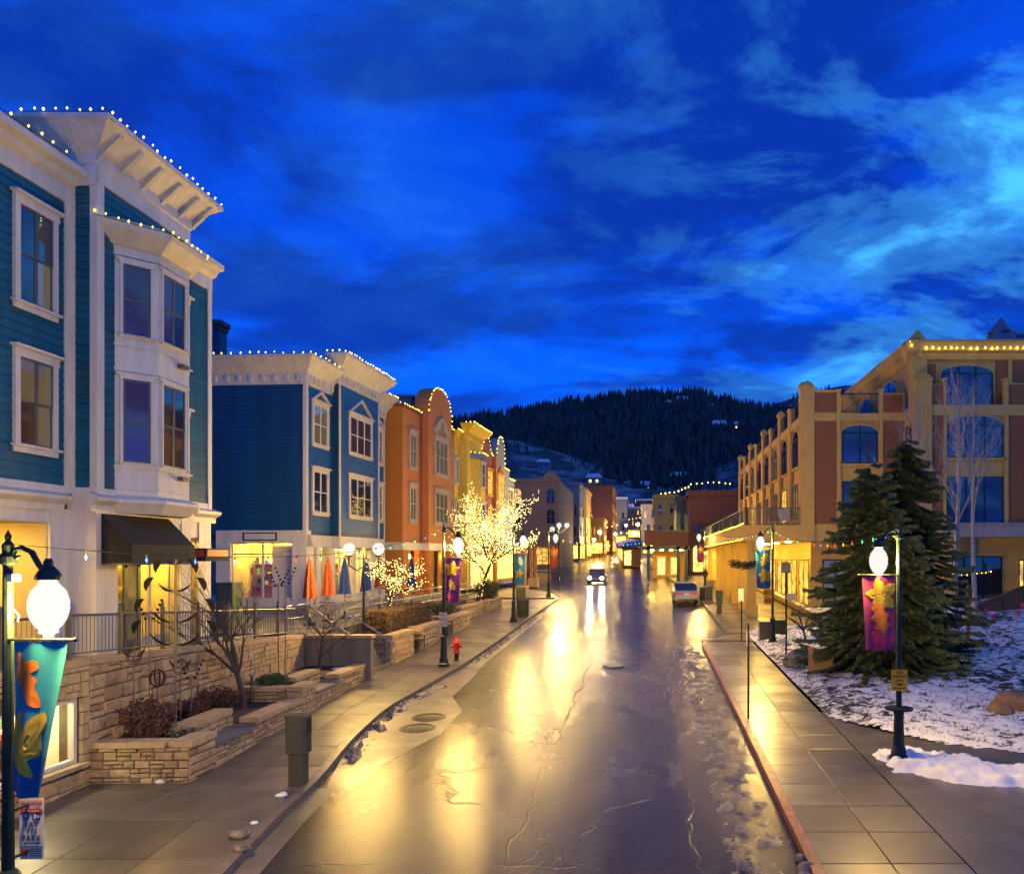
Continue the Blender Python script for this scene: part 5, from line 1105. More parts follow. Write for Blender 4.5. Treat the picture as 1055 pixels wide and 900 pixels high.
# further planters up the hill
for i, (a, b, h, xo, lab) in enumerate(((28.3, 31.0, 1.0, 0, 'sandstone planter wall just past the steps'), (32.1, 35.2, .85, 0, 'sandstone planter between the two black benches'), (37.0, 40.7, .75, .1, 'sandstone planter beyond the second black bench'), (40.9, 46.7, .8, -.5, 'sandstone planter round the tall lit tree'), (47.2, 51.6, .6, -.3, 'farthest low sandstone planter on the left pavement'))):
    p = empty('stone_planter', (-9.5+xo, a, gz(a)), lab, 'planter', 'sandstone planters up the pavement'); fr = Fr((-9.5+xo, 0)); ff = Fr((-11.2, a), (1, 0), (0, -1)); zt = gz(a)+h; wd = 1.7+xo
    mb = MB(); mb.box(-11.2, -9.52+xo, a+.02, b, gz(a)-.3, zt); mb.build('core', M['mortar'], p)
    stones(p, fr, a, b, gz, lambda s, z=zt: z, None, .2, (.25, .55), .07, -.03); stones(p, ff, 0, wd, lambda s, z=gz(a): z, lambda s, z=zt: z, None, .2, (.25, .5), .07, -.03)
    caps(p, fr, a-.05, b, zt, -.4, .07, .9); caps(p, ff, 0, wd-.4, zt, -.35, .07, .8)
    q = MB(); q.box(-11.2, -9.85+xo, a+.35, b, zt-.02, zt+.03); q.build('soil', M['soil'], p)
def bench(x, y, label):
    t = empty('street_bench', (x, y, gz(y)), label, 'bench', 'black street benches'); z = gz(y)
    for k in range(4): q = MB(); q.box(x-.22+.11*k, x-.13+.11*k, y-.5, y+.5, z+.43, z+.46); q.build('seat_slat', M['iron'], t)
    for k in range(3): q = MB(); q.box(x-.33, x-.30, y-.5, y+.5, z+.55+.13*k, z+.64+.13*k); q.build('back_slat', M['iron'], t)
    for s in (-.46, .46):
        q = MB(); q.tube([(x+.2, y+s, z), (x+.2, y+s, z+.64), (x-.25, y+s, z+.66), (x-.36, y+s, z+.95)], .025, 6); q.tube([(x-.25, y+s, z), (x-.25, y+s, z+.66)], .025, 6); q.build('end_frame', M['iron'], t)
bench(-9.55, 31.55, 'black metal bench past the steps, before the hedge'); bench(-9.55, 36.1, 'black metal bench level with the street lamp and hydrant')
# ---- plants
def scatter_leaves(mb, pts, r, n, sz, rr):
    for k in range(n):
        c = rr.choice(pts); d = Vector((rr.gauss(0, 1), rr.gauss(0, 1), rr.gauss(0, 1))); d = d.normalized()*r*rr.random()**.5; p = Vector(c)+d
        a = Vector((rr.gauss(0, 1), rr.gauss(0, 1), rr.gauss(0, 1))).normalized()*sz*rr.uniform(.5, 1.2); b = a.orthogonal().normalized()*sz*.4; mb.add([p-a, p+b, p+a, p-b], [(0, 1, 2, 3)])
def twigbush(name, x, y, z, w, h, label, m, cat='shrub', n=150, leaf=0, lm=None, group=None, seed=1, d=None):
    rr = random.Random(seed); t = empty(name, (x, y, z), label, cat, group); mb = MB(); tips = []
    for k in range(n):
        a = rr.random()*6.283; e = rr.random()**.6; X, Y, Z = x+math.cos(a)*e*w, y+math.sin(a)*e*(d or w*.8), z+h*rr.uniform(.55, 1)*(1-.35*e*e); b = (x+math.cos(a)*e*w*.45, y+math.sin(a)*e*w*.35, z)
        m_ = ((b[0]+X)/2+rp(-.03, .03), (b[1]+Y)/2, z+(Z-z)*.55); mb.tube([b, m_, (X, Y, Z)], [.010, .008, .003], 3, False); tips += [(X, Y, Z), m_]
        for q in range(3): mb.tube([m_, (m_[0]+rr.gauss(0, .1)*w*2, m_[1]+rr.gauss(0, .1)*w*2, m_[2]+rr.uniform(.1, .45)*h)], [.005, .002], 3, False)
    mb.build('stems', M['bark'] if leaf else m, t)
    if leaf: q = MB(); scatter_leaves(q, tips, w*.18, leaf, .035+.03*min(1, w), rr); q.build('foliage', lm or m, t)
    return t
def gp(px, py, Y): return XA(px, Y), Y, ZA(py, Y)
twigbush('twig_shrub', -10.35, 15.75, 1.25, .55, .85, 'rounded red-brown twiggy shrub at the near end of the stone planter', M['twig'], leaf=1500, lm=M['twig'], seed=2)
twigbush('twig_shrub', -10.6, 17.6, 1.2, .45, .55, 'low red-brown shrub behind the first stone bench', M['twig'], leaf=700, lm=M['twig'], seed=3)
twigbush('twig_shrub', -10.7, 18.9, 1.2, .6, .6, 'dark twiggy shrub under the bare slender tree', M['twig'], leaf=900, lm=M['twig'], seed=4)
twigbush('low_evergreen', -10.3, 20.9, 1.42, .42, .38, 'low bright green juniper in the raised planter tier', M['shrub'], leaf=1500, lm=M['shrub'], seed=5)
twigbush('grass_clump', -9.75, 16.0, 1.26, .32, .18, 'pale green clump spilling over the planter corner', M['shrub'], leaf=350, lm=mat('pale_sage', (.20, .22, .12), .8, var=.3), seed=6)
twigbush('low_evergreen', -10.3, 38.5, 2.1, .7, .8, 'olive green shrub in the planter below the lit tree', M['shrub'], leaf=1600, lm=mat('olive_leaves', (.13, .12, .025), .8, var=.4), seed=7)
twigbush('low_evergreen', -10.2, 49, 2.3, .8, 1.5, 'small conical evergreen in the far left planter', M['shrub'], leaf=1600, lm=M['shrub'], seed=8)
def hedgebox(name, x0, x1, y0, y1, z0, z1, label, m, n, seed):
    rr = random.Random(seed); t = empty(name, ((x0+x1)/2, (y0+y1)/2, z0), label, 'hedge'); mb = MB(); mb.box(x0+.12, x1-.12, y0+.12, y1-.12, z0, z1-.12); mb.build('core', M['soil'], t); mb = MB()
    for k in range(n):
        p = Vector((rr.uniform(x0, x1), rr.uniform(y0, y1), rr.uniform(z0, z1))); f = rr.randrange(3)
        if f == 0: p.x = x1-rr.random()*.14
        elif f == 1: p.z = z1-rr.random()*.14
        else: p.y = y0+rr.random()*.14
        a = Vector((rr.gauss(0, 1), rr.gauss(0, 1), rr.gauss(0, 1))).normalized()*.055; b = a.orthogonal().normalized()*.025; mb.add([p-a, p+b, p+a, p-b], [(0, 1, 2, 3)])
    mb.build('foliage', m, t); return t
hedgebox('clipped_hedge', -11.1, -10.0, 29.6, 35.6, 1.95, 2.95, 'clipped brown hedge behind the sandstone planters', M['hedge'], 4200, 3)
def branch_tree(base, h, spread, seed, levels=4, lean=(0, 0), r0=.06, fork=.35, n0=4, up=.6, gn=3):
    rr = random.Random(seed); segs_ = []
    def grow(p, d, ln, r, lv):
        pts = [Vector(p)]; dd = Vector(d); k = 4
        for i in range(k):
            dd = (dd+Vector((rr.gauss(0, .12), rr.gauss(0, .12), rr.gauss(0, .06)+.04))).normalized(); pts.append(pts[-1]+dd*ln/k)
        segs_.append((pts, [r*(1-.55*i/k) for i in range(k+1)], lv))
        if lv >= levels: return
        for c in range(n0 if lv == 0 else gn):
            i = rr.choice((2, 3, 4)) if lv else rr.choice((2, 3, 3, 4)); a = rr.random()*6.283; e = (dd*up+Vector((math.cos(a), math.sin(a), .15))*spread).normalized()
            grow(pts[i], e, ln*rr.uniform(.55, .8), r*(1-.55*i/k)*.72, lv+1)
    grow(base, Vector((lean[0], lean[1], 1)).normalized(), h*fork, r0, 0); return segs_
def bare_tree(name, base, h, spread, seed, label, m=None, group=None, cat='tree', **k):
    sg_ = branch_tree(base, h, spread, seed, **k); t = empty(name, base, label, cat, group); a, b = MB(), MB()
    for pts, rs, lv in sg_: (a if lv == 0 else b).tube(pts, rs, 7 if lv < 2 else 4, False)
    a.build('trunk', m or M['bark'], t); b.build('branches', m or M['bark'], t); return t, sg_
bare_tree('bare_tree', (-10.35, 19.5, 1.15), 4.2, .62, 11, 'slender bare tree rising in front of the lit side window of the blue building', fork=.42, r0=.085, n0=7, gn=4, levels=4, up=1.0)
bare_tree('bare_tree', (-10.35, 23.9, 1.3), 4.3, .8, 23, 'low bare tree with arching dark branches before the concrete end wall', fork=.30, r0=.06, n0=8, gn=4, levels=4, up=.6)
def lit_tree(name, base, h, spread, seed, label, nb, r=.028, llabel='', minlv=0, **k):
    t, sg_ = bare_tree(name, base, h, spread, seed, label, m=M['barkdark'], **k); tw_ = MB(); rr = random.Random(seed+1); mb = MB(); tot = []
    for pts, rs, lv in sg_:
        if lv < minlv: continue
        for i in range(len(pts)-1): tot.append((pts[i], pts[i+1], rs[i]))
    wts = [(b-a).length for a, b, _ in tot]
    for a, b, q in rr.choices(tot, wts, k=nb):
        p = a+(b-a)*rr.random(); d = Vector((rr.gauss(0, 1), rr.gauss(0, 1), rr.gauss(0, 1))).normalized()*(q+.02+(rr.random()*.045*h if q < .05 else 0)); mb.octa(p+d, r); tw_.tube([p, p+d*.96], [.006, .004], 3, False)
    tw_.build('twigs', M['barkdark'], t, kind='stuff')
    mb.build('tree_light_string', M['treebulb'], kind='stuff', label=llabel, cat='light string', base=base)
lit_tree('lit_tree', (-11.0, 32.4, 2.5), 3.6, 1.25, 31, 'small tree wrapped in white lights beside the restaurant patio', 560, .016, 'white fairy lights wound round the small patio tree', fork=.42, r0=.07, n0=9, gn=3, levels=3, up=.75)
lit_tree('lit_tree', (-10.4, 46.6, 2.2), 7.6, 1.0, 47, 'tall tree wrapped in white lights before the yellow building', 2600, .022, 'white fairy lights wound through the tall pavement tree', fork=.46, r0=.13, n0=9, gn=3, levels=3, up=.85, lean=(.38, 0))
# ---- patio: umbrellas, rails, twin lamp, figures of light
M['umbo'] = mat('orange_umbrella_cloth', (.34, .062, .010), .8, var=.2); M['umbb'] = mat('blue_umbrella_cloth', (.015, .045, .22), .8, var=.15)
for px, X, m, w in ((319, -13, 'umbo', 'closed orange umbrella nearest the steps'), (338, -13.1, 'umbo', 'closed orange umbrella left of the blue ones'), (355, -13, 'umbb', 'closed dark blue umbrella next to the orange ones'), (377, -13, 'umbb', 'closed bright blue umbrella under the twin globe lamp'), (391, -13.4, 'umbo', 'closed orange umbrella behind the small lit tree'), (424, -12.9, 'umbb', 'closed blue umbrella before the orange building')):
    Y = -X*F/(XV-px); t = empty('patio_umbrella', (X, Y, 2.42), w, 'umbrella', 'closed patio umbrellas'); q = MB(); q.tube([(X, Y, 2.45), (X, Y, 5.05)], .025, 8); q.lathe([(.03, 5.0-2.42), (.04, 5.06-2.42), (.0, 5.12-2.42)], (X, Y, 2.42), 8); q.build('pole', M['wood'], t)
    q = MB(); q.lathe([(.30, 1.05), (.27, 1.1), (.20, 1.8), (.12, 2.3), (.04, 2.55), (.02, 2.57)], (X, Y, 2.42), 16, .28); q.build('canopy', M[m], t); q = MB(); q.lathe([(.24, .0), (.24, .05), (.05, .12), (.04, .3)], (X, Y, 2.42), 12); q.build('base', M['iron'], t)
pr = empty('patio_railing', (-11.35, 36, 2.42), 'steel three-bar railing along the restaurant patio edge', 'railing')
for z in (.35, .68, 1.0): q = MB(); q.tube([(-11.32, 28.6, 2.42+z), (-11.32, 50, 2.42+z)], .024, 6); q.build('rail', M['steel'], pr)
for y in np.arange(28.6, 50.1, 1.95): q = MB(); q.tube([(-11.32, y, 2.4), (-11.32, y, 3.44)], .028, 6); q.build('post', M['steel'], pr)
rmp = empty('ramp_railing', (-12, 30, 2.4), 'sloping steel handrail of the ramp behind the bare tree', 'railing')
for z in (.45, .9): q = MB(); q.tube([(-12.6, 26.6, 2.42+z), (-11.9, 29.5, 2.5+z), (-11.6, 34, 3.0+z*.9)], .022, 6); q.build('rail', M['steel'], rmp)
for y, x in ((26.6, -12.6), (29.5, -11.9), (32, -11.72)): q = MB(); q.tube([(x, y, 2.4), (x, y, 3.35)], .024, 6); q.build('post', M['steel'], rmp)
gpf = [(.075, .31), (.09, .28), (.11, .25), (.165, .18), (.195, .07), (.195, -.04), (.17, -.14), (.125, -.22), (.09, -.26), (.10, -.29), (.055, -.315), (.05, -.36), (.0, -.39)]
def sphere_prof(r): return [(r*math.sin(a), -r*math.cos(a)) for a in np.linspace(.02, math.pi-.02, 11)]
tw = empty('twin_globe_lamp', (-10.55, 28.35, 2.0), 'lamp post with two white globes above the steps', 'street lamp')
q = MB(); q.tube([(-10.55, 28.35, 1.0), (-10.55, 28.35, 5.3)], .045, 8); q.lathe([(.02, 3.3), (.05, 3.4), (0, 3.5)], (-10.55, 28.35, 2.0), 8); q.build('pole', M['irongreen'], tw)
for sx in (-.55, .55):
    q = MB(); q.tube([(-10.55, 28.35, 4.7), (-10.55+sx*.5, 28.35, 4.55), (-10.55+sx, 28.35, 4.75), (-10.55+sx, 28.35, 5.08)], .028, 6); q.lathe([(.09, 0), (.12, .06), (.09, .1)], (-10.55+sx, 28.35, 5.06), 10); q.build('arm', M['irongreen'], tw)
    q = MB(); q.lathe(sphere_prof(.22), (-10.55+sx, 28.35, 5.36), 16); q.build('globe', M['globe2'], tw, smooth=True); lamp_light((-10.55+sx, 28.35, 5.36), tw, 1200)
# ---- street lamps
def lamp(x, y, side, label, Hg=4.45, far=False, reach=.54, ring=False, z=None):
    z = gz(y) if z is None else z; t = empty('street_lamp', (x, y, z), label, 'street lamp', 'scroll-arm street lamps'); top = Hg+.72; m = M['irongreen']
    q = MB(); q.lathe([(.21, 0), (.21, .10), (.16, .14), (.17, .20), (.13, .34), (.115, .7), (.10, 1.0), (.12, 1.04), (.12, 1.10), (.075, 1.16)], (x, y, z), 16, .05); q.build('base', m, t)
    q = MB(); q.tube([(x, y, z+1.14), (x, y, z+top-.25)], [.062, .050], 10); q.lathe([(.05, top-.25), (.085, top-.22), (.085, top-.15), (.055, top-.1), (.06, top-.02), (.025, top+.03), (.035, top+.08), (0, top+.16)], (x, y, z), 12); q.build('pole', m, t)
    a = z+top-.12; s = side; sc_ = [(x+s*(.10+.075*math.cos(k)), y, a-.02+.075*math.sin(k)) for k in np.linspace(4.4, -.6, 9)]
    q = MB(); q.tube([(x+s*.13, y, a-.02), (x+s*.09, y, a-.055), (x+s*.055, y, a-.02), (x+s*.075, y, a+.05), (x+s*.16, y, a+.07), (x+s*.27, y, a+.02), (x+s*.36, y, a-.14), (x+s*.45, y, a-.24), (x+s*reach, y, a-.23)], [.02, .024, .028, .03, .032, .032, .03, .028, .024], 8); q.lathe(sphere_prof(.05), (x+s*reach, y, a-.2), 8); q.build('scroll_arm', m, t, smooth=True)
    q = MB(); q.lathe([(.135, 0), (.13, .04), (.10, .10), (.055, .15), (.05, .2), (.03, .24)], (x+s*reach, y, z+Hg+.31), 14); q.build('fitter', m, t)
    q = MB(); q.lathe(gpf, (x+s*reach, y, z+Hg), 20); q.build('globe', M['globe'], t, smooth=True); lamp_light((x+s*reach, y, z+Hg), t, 2200)
    if ring: q = MB(); q.lathe([(.30, 1.12), (.30, 1.16), (.06, 1.18)], (x, y, z), 18); q.build('bracket_disc', m, t)
    return t
LM = {'yellow': mat('leaf_yellow', (.62, .40, .012), .7, var=.12), 'orange': mat('leaf_orange', (.70, .19, .008), .7, var=.12), 'pink': mat('leaf_pink', (.60, .03, .09), .7, var=.12), 'gold': mat('leaf_gold', (.55, .38, .02), .7, var=.12), 'cream': mat('leaf_cream', (.62, .58, .42), .7, var=.1), 'red': mat('leaf_red', (.55, .05, .02), .7, var=.1)}
BM = {'teal': mat('teal_banner_cloth', (.012, .24, .33), .75, var=.12), 'tealdeep': mat('deep_blue_banner_cloth', (.006, .10, .25), .75, var=.1), 'purple': mat('purple_banner_cloth', (.16, .020, .20), .75, var=.12), 'magenta': mat('magenta_banner_cloth', (.30, .022, .11), .75, var=.12), 'orange': mat('orange_banner_cloth', (.60, .10, .02), .75, var=.12), 'band': mat('rust_banner_band', (.45, .13, .04), .75, var=.1)}
def smooth_poly(p, k=3):
    out = []; n = len(p)
    for i in range(n):
        p0, p1, p2, p3 = p[i-1], p[i], p[(i+1) % n], p[(i+2) % n]
        for j in range(k):
            t_ = j/k; out.append(tuple(.5*(2*p1[c]+(p2[c]-p0[c])*t_+(2*p0[c]-5*p1[c]+4*p2[c]-p3[c])*t_*t_+(3*p1[c]-p0[c]-3*p2[c]+p3[c])*t_**3) for c in (0, 1)))
    return out
def maple_shape():
    out = []
    for i in range(60):
        a = 2*math.pi*i/60; r = .48*(1+.26*math.cos(5*a)+.07*math.cos(15*a+.4))*(1-.12*math.sin(a)); out.append((r*math.sin(a+.314), r*math.cos(a+.314)))
    return out
def oak_shape():
    side = [(.34*math.sqrt(max(0, 1-t*t))*(1+.34*math.sin(10*t))+.02, t*.72) for t in np.linspace(-1, 1, 26)]
    return [(x+.12*(z*z), z) for x, z in side]+[(-x+.12*(z*z), z) for x, z in reversed(side)]
maple = maple_shape(); oak = oak_shape()
def banner(lx, y, side, ztop, w, h, cloth, leaves, label, swing=.9, dy=-.03, lower=None, yoff=0.0):
    t = empty('banner', (lx, y, ztop-h), label, 'banner', 'leaf banners on the street lamps')
    def S(u, v, o=0.0):                      # u 0..1 from the pole outward, v 0..1 downward
        a = swing*v**1.1; r = w*(.06+u)*(1-.05*v); wav = .03*math.sin(5*v+3*u)*v+.035*math.sin(9*u+1)*(.3+v)
        return Vector((lx+side*(.05+r*math.cos(a)), y+dy+r*math.sin(a)+wav-o, ztop-h*v-.04*math.sin(3*u)*v))
    def cloth_mesh(v0, v1, m, nm):
        q = MB(); nu, nv_ = 12, 22
        for e, fl_ in ((0, 0), (-.004, 1)):
            q.add([S(i/nu, v0+(v1-v0)*j/nv_, e) for j in range(nv_+1) for i in range(nu+1)], [(j*(nu+1)+i, j*(nu+1)+i+1, (j+1)*(nu+1)+i+1, (j+1)*(nu+1)+i) for j in range(nv_) for i in range(nu)])
        return q.build(nm, m, t, smooth=True)
    if lower: cl = cloth_mesh(0, .74, BM[cloth], 'cloth'); cloth_mesh(.74, 1, BM[lower], 'cloth')
    else: cl = cloth_mesh(0, 1, BM[cloth], 'cloth')
    for k, (shape, m, cu, cv, sz, rot, asp) in enumerate(leaves):
        q = MB(); P_ = []
        if sz is None: P_ = list(shape); cu = sum(a for a, b in P_)/len(P_); cv = sum(b for a, b in P_)/len(P_)
        for a, b in (shape if sz is not None else ()):
            X, Y = a*math.cos(rot)-b*math.sin(rot), a*math.sin(rot)+b*math.cos(rot); P_.append((cu+X*sz, cv-Y*sz*w/h*asp))
        n = len(P_); rings = []
        for f in (1, .66, .33): rings += [S(min(1, max(0, cu+(a-cu)*f)), min(1, max(0, cv+(b-cv)*f)), .006+.0012*k) for a, b in P_]
        rings.append(S(cu, cv, .006+.0012*k))
        q.add(rings, [(j*n+i, j*n+(i+1) % n, (j+1)*n+(i+1) % n, (j+1)*n+i) for j in range(2) for i in range(n)]+[(2*n+i, 2*n+(i+1) % n, 3*n) for i in range(n)]); q.build('leaf_print', LM[m], cl)
    q = MB(); q.tube([(lx, y+dy, ztop+.02), (lx+side*(w*1.15+.06), y+dy, ztop+.02)], .016, 8); q.lathe(sphere_prof(.026), (lx+side*(w*1.17+.06), y+dy, ztop+.02), 8); q.build('arm', M['iron'], t)
    return t
L0 = (-7.24, 8.6); L1 = (-7.48, 28.06); L2 = (-7.3, 41.9); L3 = (-7.35, 57.4); R1 = (5.52, 16.5); R2 = (5.64, 33.6); R3 = (5.2, 66)
t0 = lamp(*L0, 1, 'scroll-arm street lamp nearest the camera, at the left edge', 4.14, reach=.46); q = MB(); q.box(-7.17, -7.11, 8.5, 8.62, 4.74, 4.82); q.build('small_flood_light', M['signwhite'], t0); q = MB(); q.tube([(-7.18, 8.55, 4.6), (-7.12, 8.5, 4.45), (-7.04, 8.5, 4.36), (-7.05, 8.5, 4.30), (-7.13, 8.5, 4.28), (-7.2, 8.55, 4.36)], .009, 5); q.build('cable', M['signwhite'], t0); lamp(*L1, 1, 'scroll-arm street lamp by the red hydrant'); lamp(*L2, 1, 'scroll-arm street lamp in front of the tall lit tree'); lamp(*L3, 1, 'scroll-arm street lamp with orange banner at the side street corner')
lamp(*R1, -1, 'street lamp in the snow bank on the right with purple banner', reach=.44, ring=True, Hg=4.34); lamp(*R2, -1, 'street lamp beside the tan building corner'); lamp(*R3, -1, 'street lamp beyond the parked silver car')
def uvs(pts): return [((x-(22-17*(y-92)/540))/(216-141*(y-92)/540), (y-92)/540) for x, y in pts]
lf_o = smooth_poly(uvs([(40, 127), (50, 145), (47, 172), (62, 164), (98, 157), (118, 170), (114, 188), (85, 205), (110, 224), (100, 248), (113, 290), (112, 320), (88, 318), (64, 305), (45, 265), (25, 220), (30, 180), (31, 148)]))
lf_g = smooth_poly(uvs([(30, 343), (41, 352), (38, 385), (52, 418), (70, 375), (95, 350), (123, 338), (128, 370), (108, 420), (102, 465), (92, 490), (70, 498), (56, 520), (70, 548), (64, 563), (42, 540), (24, 532), (18, 552), (12, 500), (16, 480), (12, 455), (14, 400)]))
lv_teal = [(lf_o, 'orange', 0, 0, None, 0, 0), (lf_g, 'gold', 0, 0, None, 0, 0)]
banner(*L0, 1, 4.06, .62, 1.68, 'teal', lv_teal, 'large teal banner with orange and gold leaves at the left edge', swing=-.5, lower='tealdeep')
banner(*L1, 1, 5.0, .60, 1.6, 'purple', [(maple, 'yellow', .45, .24, .8, .2, 1), (oak, 'gold', .42, .6, .5, .6, 1), (oak, 'pink', .35, .86, .42, 1.6, 1)], 'purple leaf banner on the lamp by the red hydrant', swing=-.35)
banner(*L2, 1, 5.2, .60, 1.6, 'teal', [(oak, 'cream', .5, .22, .55, .3, 1), (maple, 'gold', .45, .64, .75, .2, 1)], 'teal leaf banner in front of the tall lit tree', swing=-.4)
banner(*L3, 1, 5.9, .60, 1.6, 'orange', [(maple, 'gold', .5, .3, .8, .1, 1)], 'orange leaf banner at the side street corner', swing=-.3)
banner(*R1, -1, 4.62, .72, 1.58, 'magenta', [(maple, 'gold', .45, .26, .85, .1, 1), (oak, 'orange', .46, .58, .66, -.2, 1), (oak, 'pink', .42, .84, .55, 1.9, 1)], 'purple banner with yellow, orange and pink leaves in the right yard', swing=-.18)
banner(*R2, -1, 5.35, .68, 1.65, 'teal', [(oak, 'gold', .4, .25, .6, .4, 1), (maple, 'gold', .45, .66, .8, .2, 1)], 'teal leaf banner beside the tan building corner', swing=-.2, lower='tealdeep')
banner(*R3, -1, 6.2, .66, 1.5, 'purple', [(maple, 'gold', .45, .3, .8, .2, 1), (oak, 'pink', .5, .75, .5, .2, 1)], 'purple leaf banner beyond the parked silver car', swing=-.2)
# ---- signs
def sign_plate(x, y, z0, z1, w, parent, m, th=.006, r=.02): 
    q = MB(); pts = []
    for cx_, cz_, a0 in ((w/2-r, z1-r, 0), (-w/2+r, z1-r, 1), (-w/2+r, z0+r, 2), (w/2-r, z0+r, 3)):
        pts += [(cx_+r*math.cos((a0+k/2)*math.pi/2), cz_+r*math.sin((a0+k/2)*math.pi/2)) for k in range(3)]
    q.plate(pts[::-1], Fr((x, y), (1, 0), (0, -1)), 0, th); return q.build('plate', m, parent)
xs, ys_ = XA(33, 8.88), 8.88; ps = empty('parking_sign', (xs, ys_, 1.55), 'white pay to park sign with red header on the near left lamp post', 'sign')
sign_plate(xs, ys_, 1.57, 2.28, .285, ps, M['signwhite']); Y_ = ys_-.009
def rect(x0, x1, z0, z1, m, par, y=Y_, nm='printed_band'): q = MB(); q.box(x0, x1, y, y+.003, z0, z1); return q.build(nm, m, par)
rect(xs-.125, xs+.125, 2.10, 2.155, M['signred'], ps)
text('NO PARKING', .042, M['signred'], ps, (xs, Y_, 2.235)); text('2 AM - 6 AM', .038, M['signred'], ps, (xs, Y_, 2.185)); text('< TOW AWAY >', .034, M['signwhite'], ps, (xs, Y_-.003, 2.127))
for z in (2.125, 1.715): rect(xs-.135, xs+.135, z-.002, z+.002, M['signink'], ps)
q = MB(); q.lathe([(.042, 0), (.042, .003)], (0, 0, 0), 20); q.v = [(xs-.065+a, Y_+.002-c, 2.065+b) for a, b, c in q.v]; q.build('parking_disc', M['signblue'], ps)
text('P', .066, M['signwhite'], ps, (xs-.065, Y_-.004, 2.065), bold=.001); rect(xs+.012, xs+.10, 2.025, 2.105, M['signblue'], ps); 
q = MB(); q.box(xs+.03, xs+.05, Y_-.004, Y_, 2.035, 2.095); q.box(xs+.06, xs+.09, Y_-.004, Y_, 2.05, 2.08); q.build('meter_symbol', M['signwhite'], ps)
for i, wd in enumerate(('PAY', 'TO', 'PARK')): text(wd, .092, M['signgreen'], ps, (xs, Y_, 1.972-i*.080), bold=.0006)
q = MB(); fr = Fr((xs, Y_), (1, 0), (0, -1)); q.plate([(-.10, 1.748), (-.065, 1.730), (-.065, 1.742), (.065, 1.742), (.065, 1.730), (.10, 1.748), (.065, 1.766), (.065, 1.754), (-.065, 1.754), (-.065, 1.766)], fr, 0, .003); q.build('double_arrow', M['signgreen'], ps)
rect(xs-.12, xs-.05, 1.60, 1.68, M['signred'], ps, nm='printed_patch')
for i in range(4): rect(xs-.03, xs+.12, 1.60+i*.026, 1.608+i*.026, M['signink'], ps, nm='printed_line')
for z in (2.2, 1.66): q = MB(); q.tube([(L0[0], 8.6, z), (L0[0], 8.9, z), (xs-.1, 8.9, z)], .018, 6); q.build('bracket', M['iron'], ps)
ps.location.z -= .085
ys_ = 16.36; xs = XA(926.5, ys_); ny = empty('parking_sign', (xs, ys_, 2.1), 'amber no parking sign on the lamp post in the snow bank', 'sign')
sign_plate(xs, ys_, 2.14, 2.60, .35, ny, M['signyellow']); Y_ = ys_-.009
for i, (wd, s_) in enumerate((('NO', .09), ('PARKING', .075), ('ANY', .075), ('TIME', .075))): text(wd, s_, M['signink'], ny, (xs, Y_, 2.54-i*.088), bold=.001)
q = MB(); fr = Fr((xs, Y_), (1, 0), (0, -1)); q.plate([(-.13, 2.20), (-.09, 2.18), (-.09, 2.193), (.09, 2.193), (.09, 2.18), (.13, 2.20), (.09, 2.22), (.09, 2.207), (-.09, 2.207), (-.09, 2.22)], fr, 0, .003); q.build('double_arrow', M['signink'], ny)
def small_sign(x, y, z0, z1, w, label, face, lines, ink, bars=True):
    t = empty('small_street_sign', (x, y, z0), label, 'sign'); sign_plate(x, y, z0, z1, w, t, face)
    n = len(lines)
    for i, wd in enumerate(lines): text(wd, (z1-z0)/(n+.6), ink, t, (x, y-.009, z1-(z1-z0)*(i+.55)/n), sx=min(1, w/(.62*len(wd)*(z1-z0)/(n+.6))))
    return t
small_sign(L1[0]+.02, 27.92, ZA(645, 28), ZA(630.5, 28), .30, 'small white and red parking sign on the lamp by the hydrant', M['signwhite'], ['NO', 'PARKING', '2-6 AM'], M['signred'])
small_sign(R2[0]-.22, 33.45, ZA(622, 33.5), ZA(606, 33.5), .36, 'small amber sign under the teal banner by the tan building', M['signyellow'], ['NO', 'PARKING'], M['signink'])
# ---- pay station, hydrant, bins
x, y = G(307.5, 807); pst = empty('pay_station', (x, y, gz(y)), 'grey steel parking pay station box on the left pavement', 'pay station'); z = gz(y)
M['boxgrey'] = mat('grey_green_enamel', (.085, .085, .065), .4, .3, var=.12)
def rbox(x0, x1, y0, y1, z0, z1, c=.03):
    q = MB(); q.prism([(x0+c, y0), (x1-c, y0), (x1, y0+c), (x1, y1-c), (x1-c, y1), (x0+c, y1), (x0, y1-c), (x0, y0+c)], z0, z1); return q
rbox(x-.16, x+.16, y-.13, y+.13, z, z+.62).build('pedestal', M['boxgrey'], pst)
q = rbox(x-.205, x+.205, y-.17, y+.17, z+.62, z+1.36, .05); q.add([(x-.16, y-.13, z+1.36), (x+.16, y-.13, z+1.36), (x+.16, y+.13, z+1.36), (x-.16, y+.13, z+1.36), (x-.13, y-.1, z+1.42), (x+.13, y-.1, z+1.42), (x+.13, y+.1, z+1.42), (x-.13, y+.1, z+1.42)], [(4, 5, 6, 7), (0, 1, 5, 4), (1, 2, 6, 5), (2, 3, 7, 6), (3, 0, 4, 7)]); q.build('cabinet', M['boxgrey'], pst)
q = MB(); q.box(x-.15, x+.15, y-.178, y-.168, z+.70, z+1.0); q.box(x-.15, x+.15, y-.178, y-.168, z+1.03, z+1.30); q.build('rear_panel', M['boxgrey'], pst)
q = MB(); q.box(x+.205, x+.215, y-.11, y+.11, z+1.0, z+1.28); q.build('screen_bezel', M['iron'], pst)
x, y = G(470.5, 680); z = gz(y); hy = empty('fire_hydrant', (x, y, z), 'red fire hydrant on the left pavement by the lamp', 'hydrant')
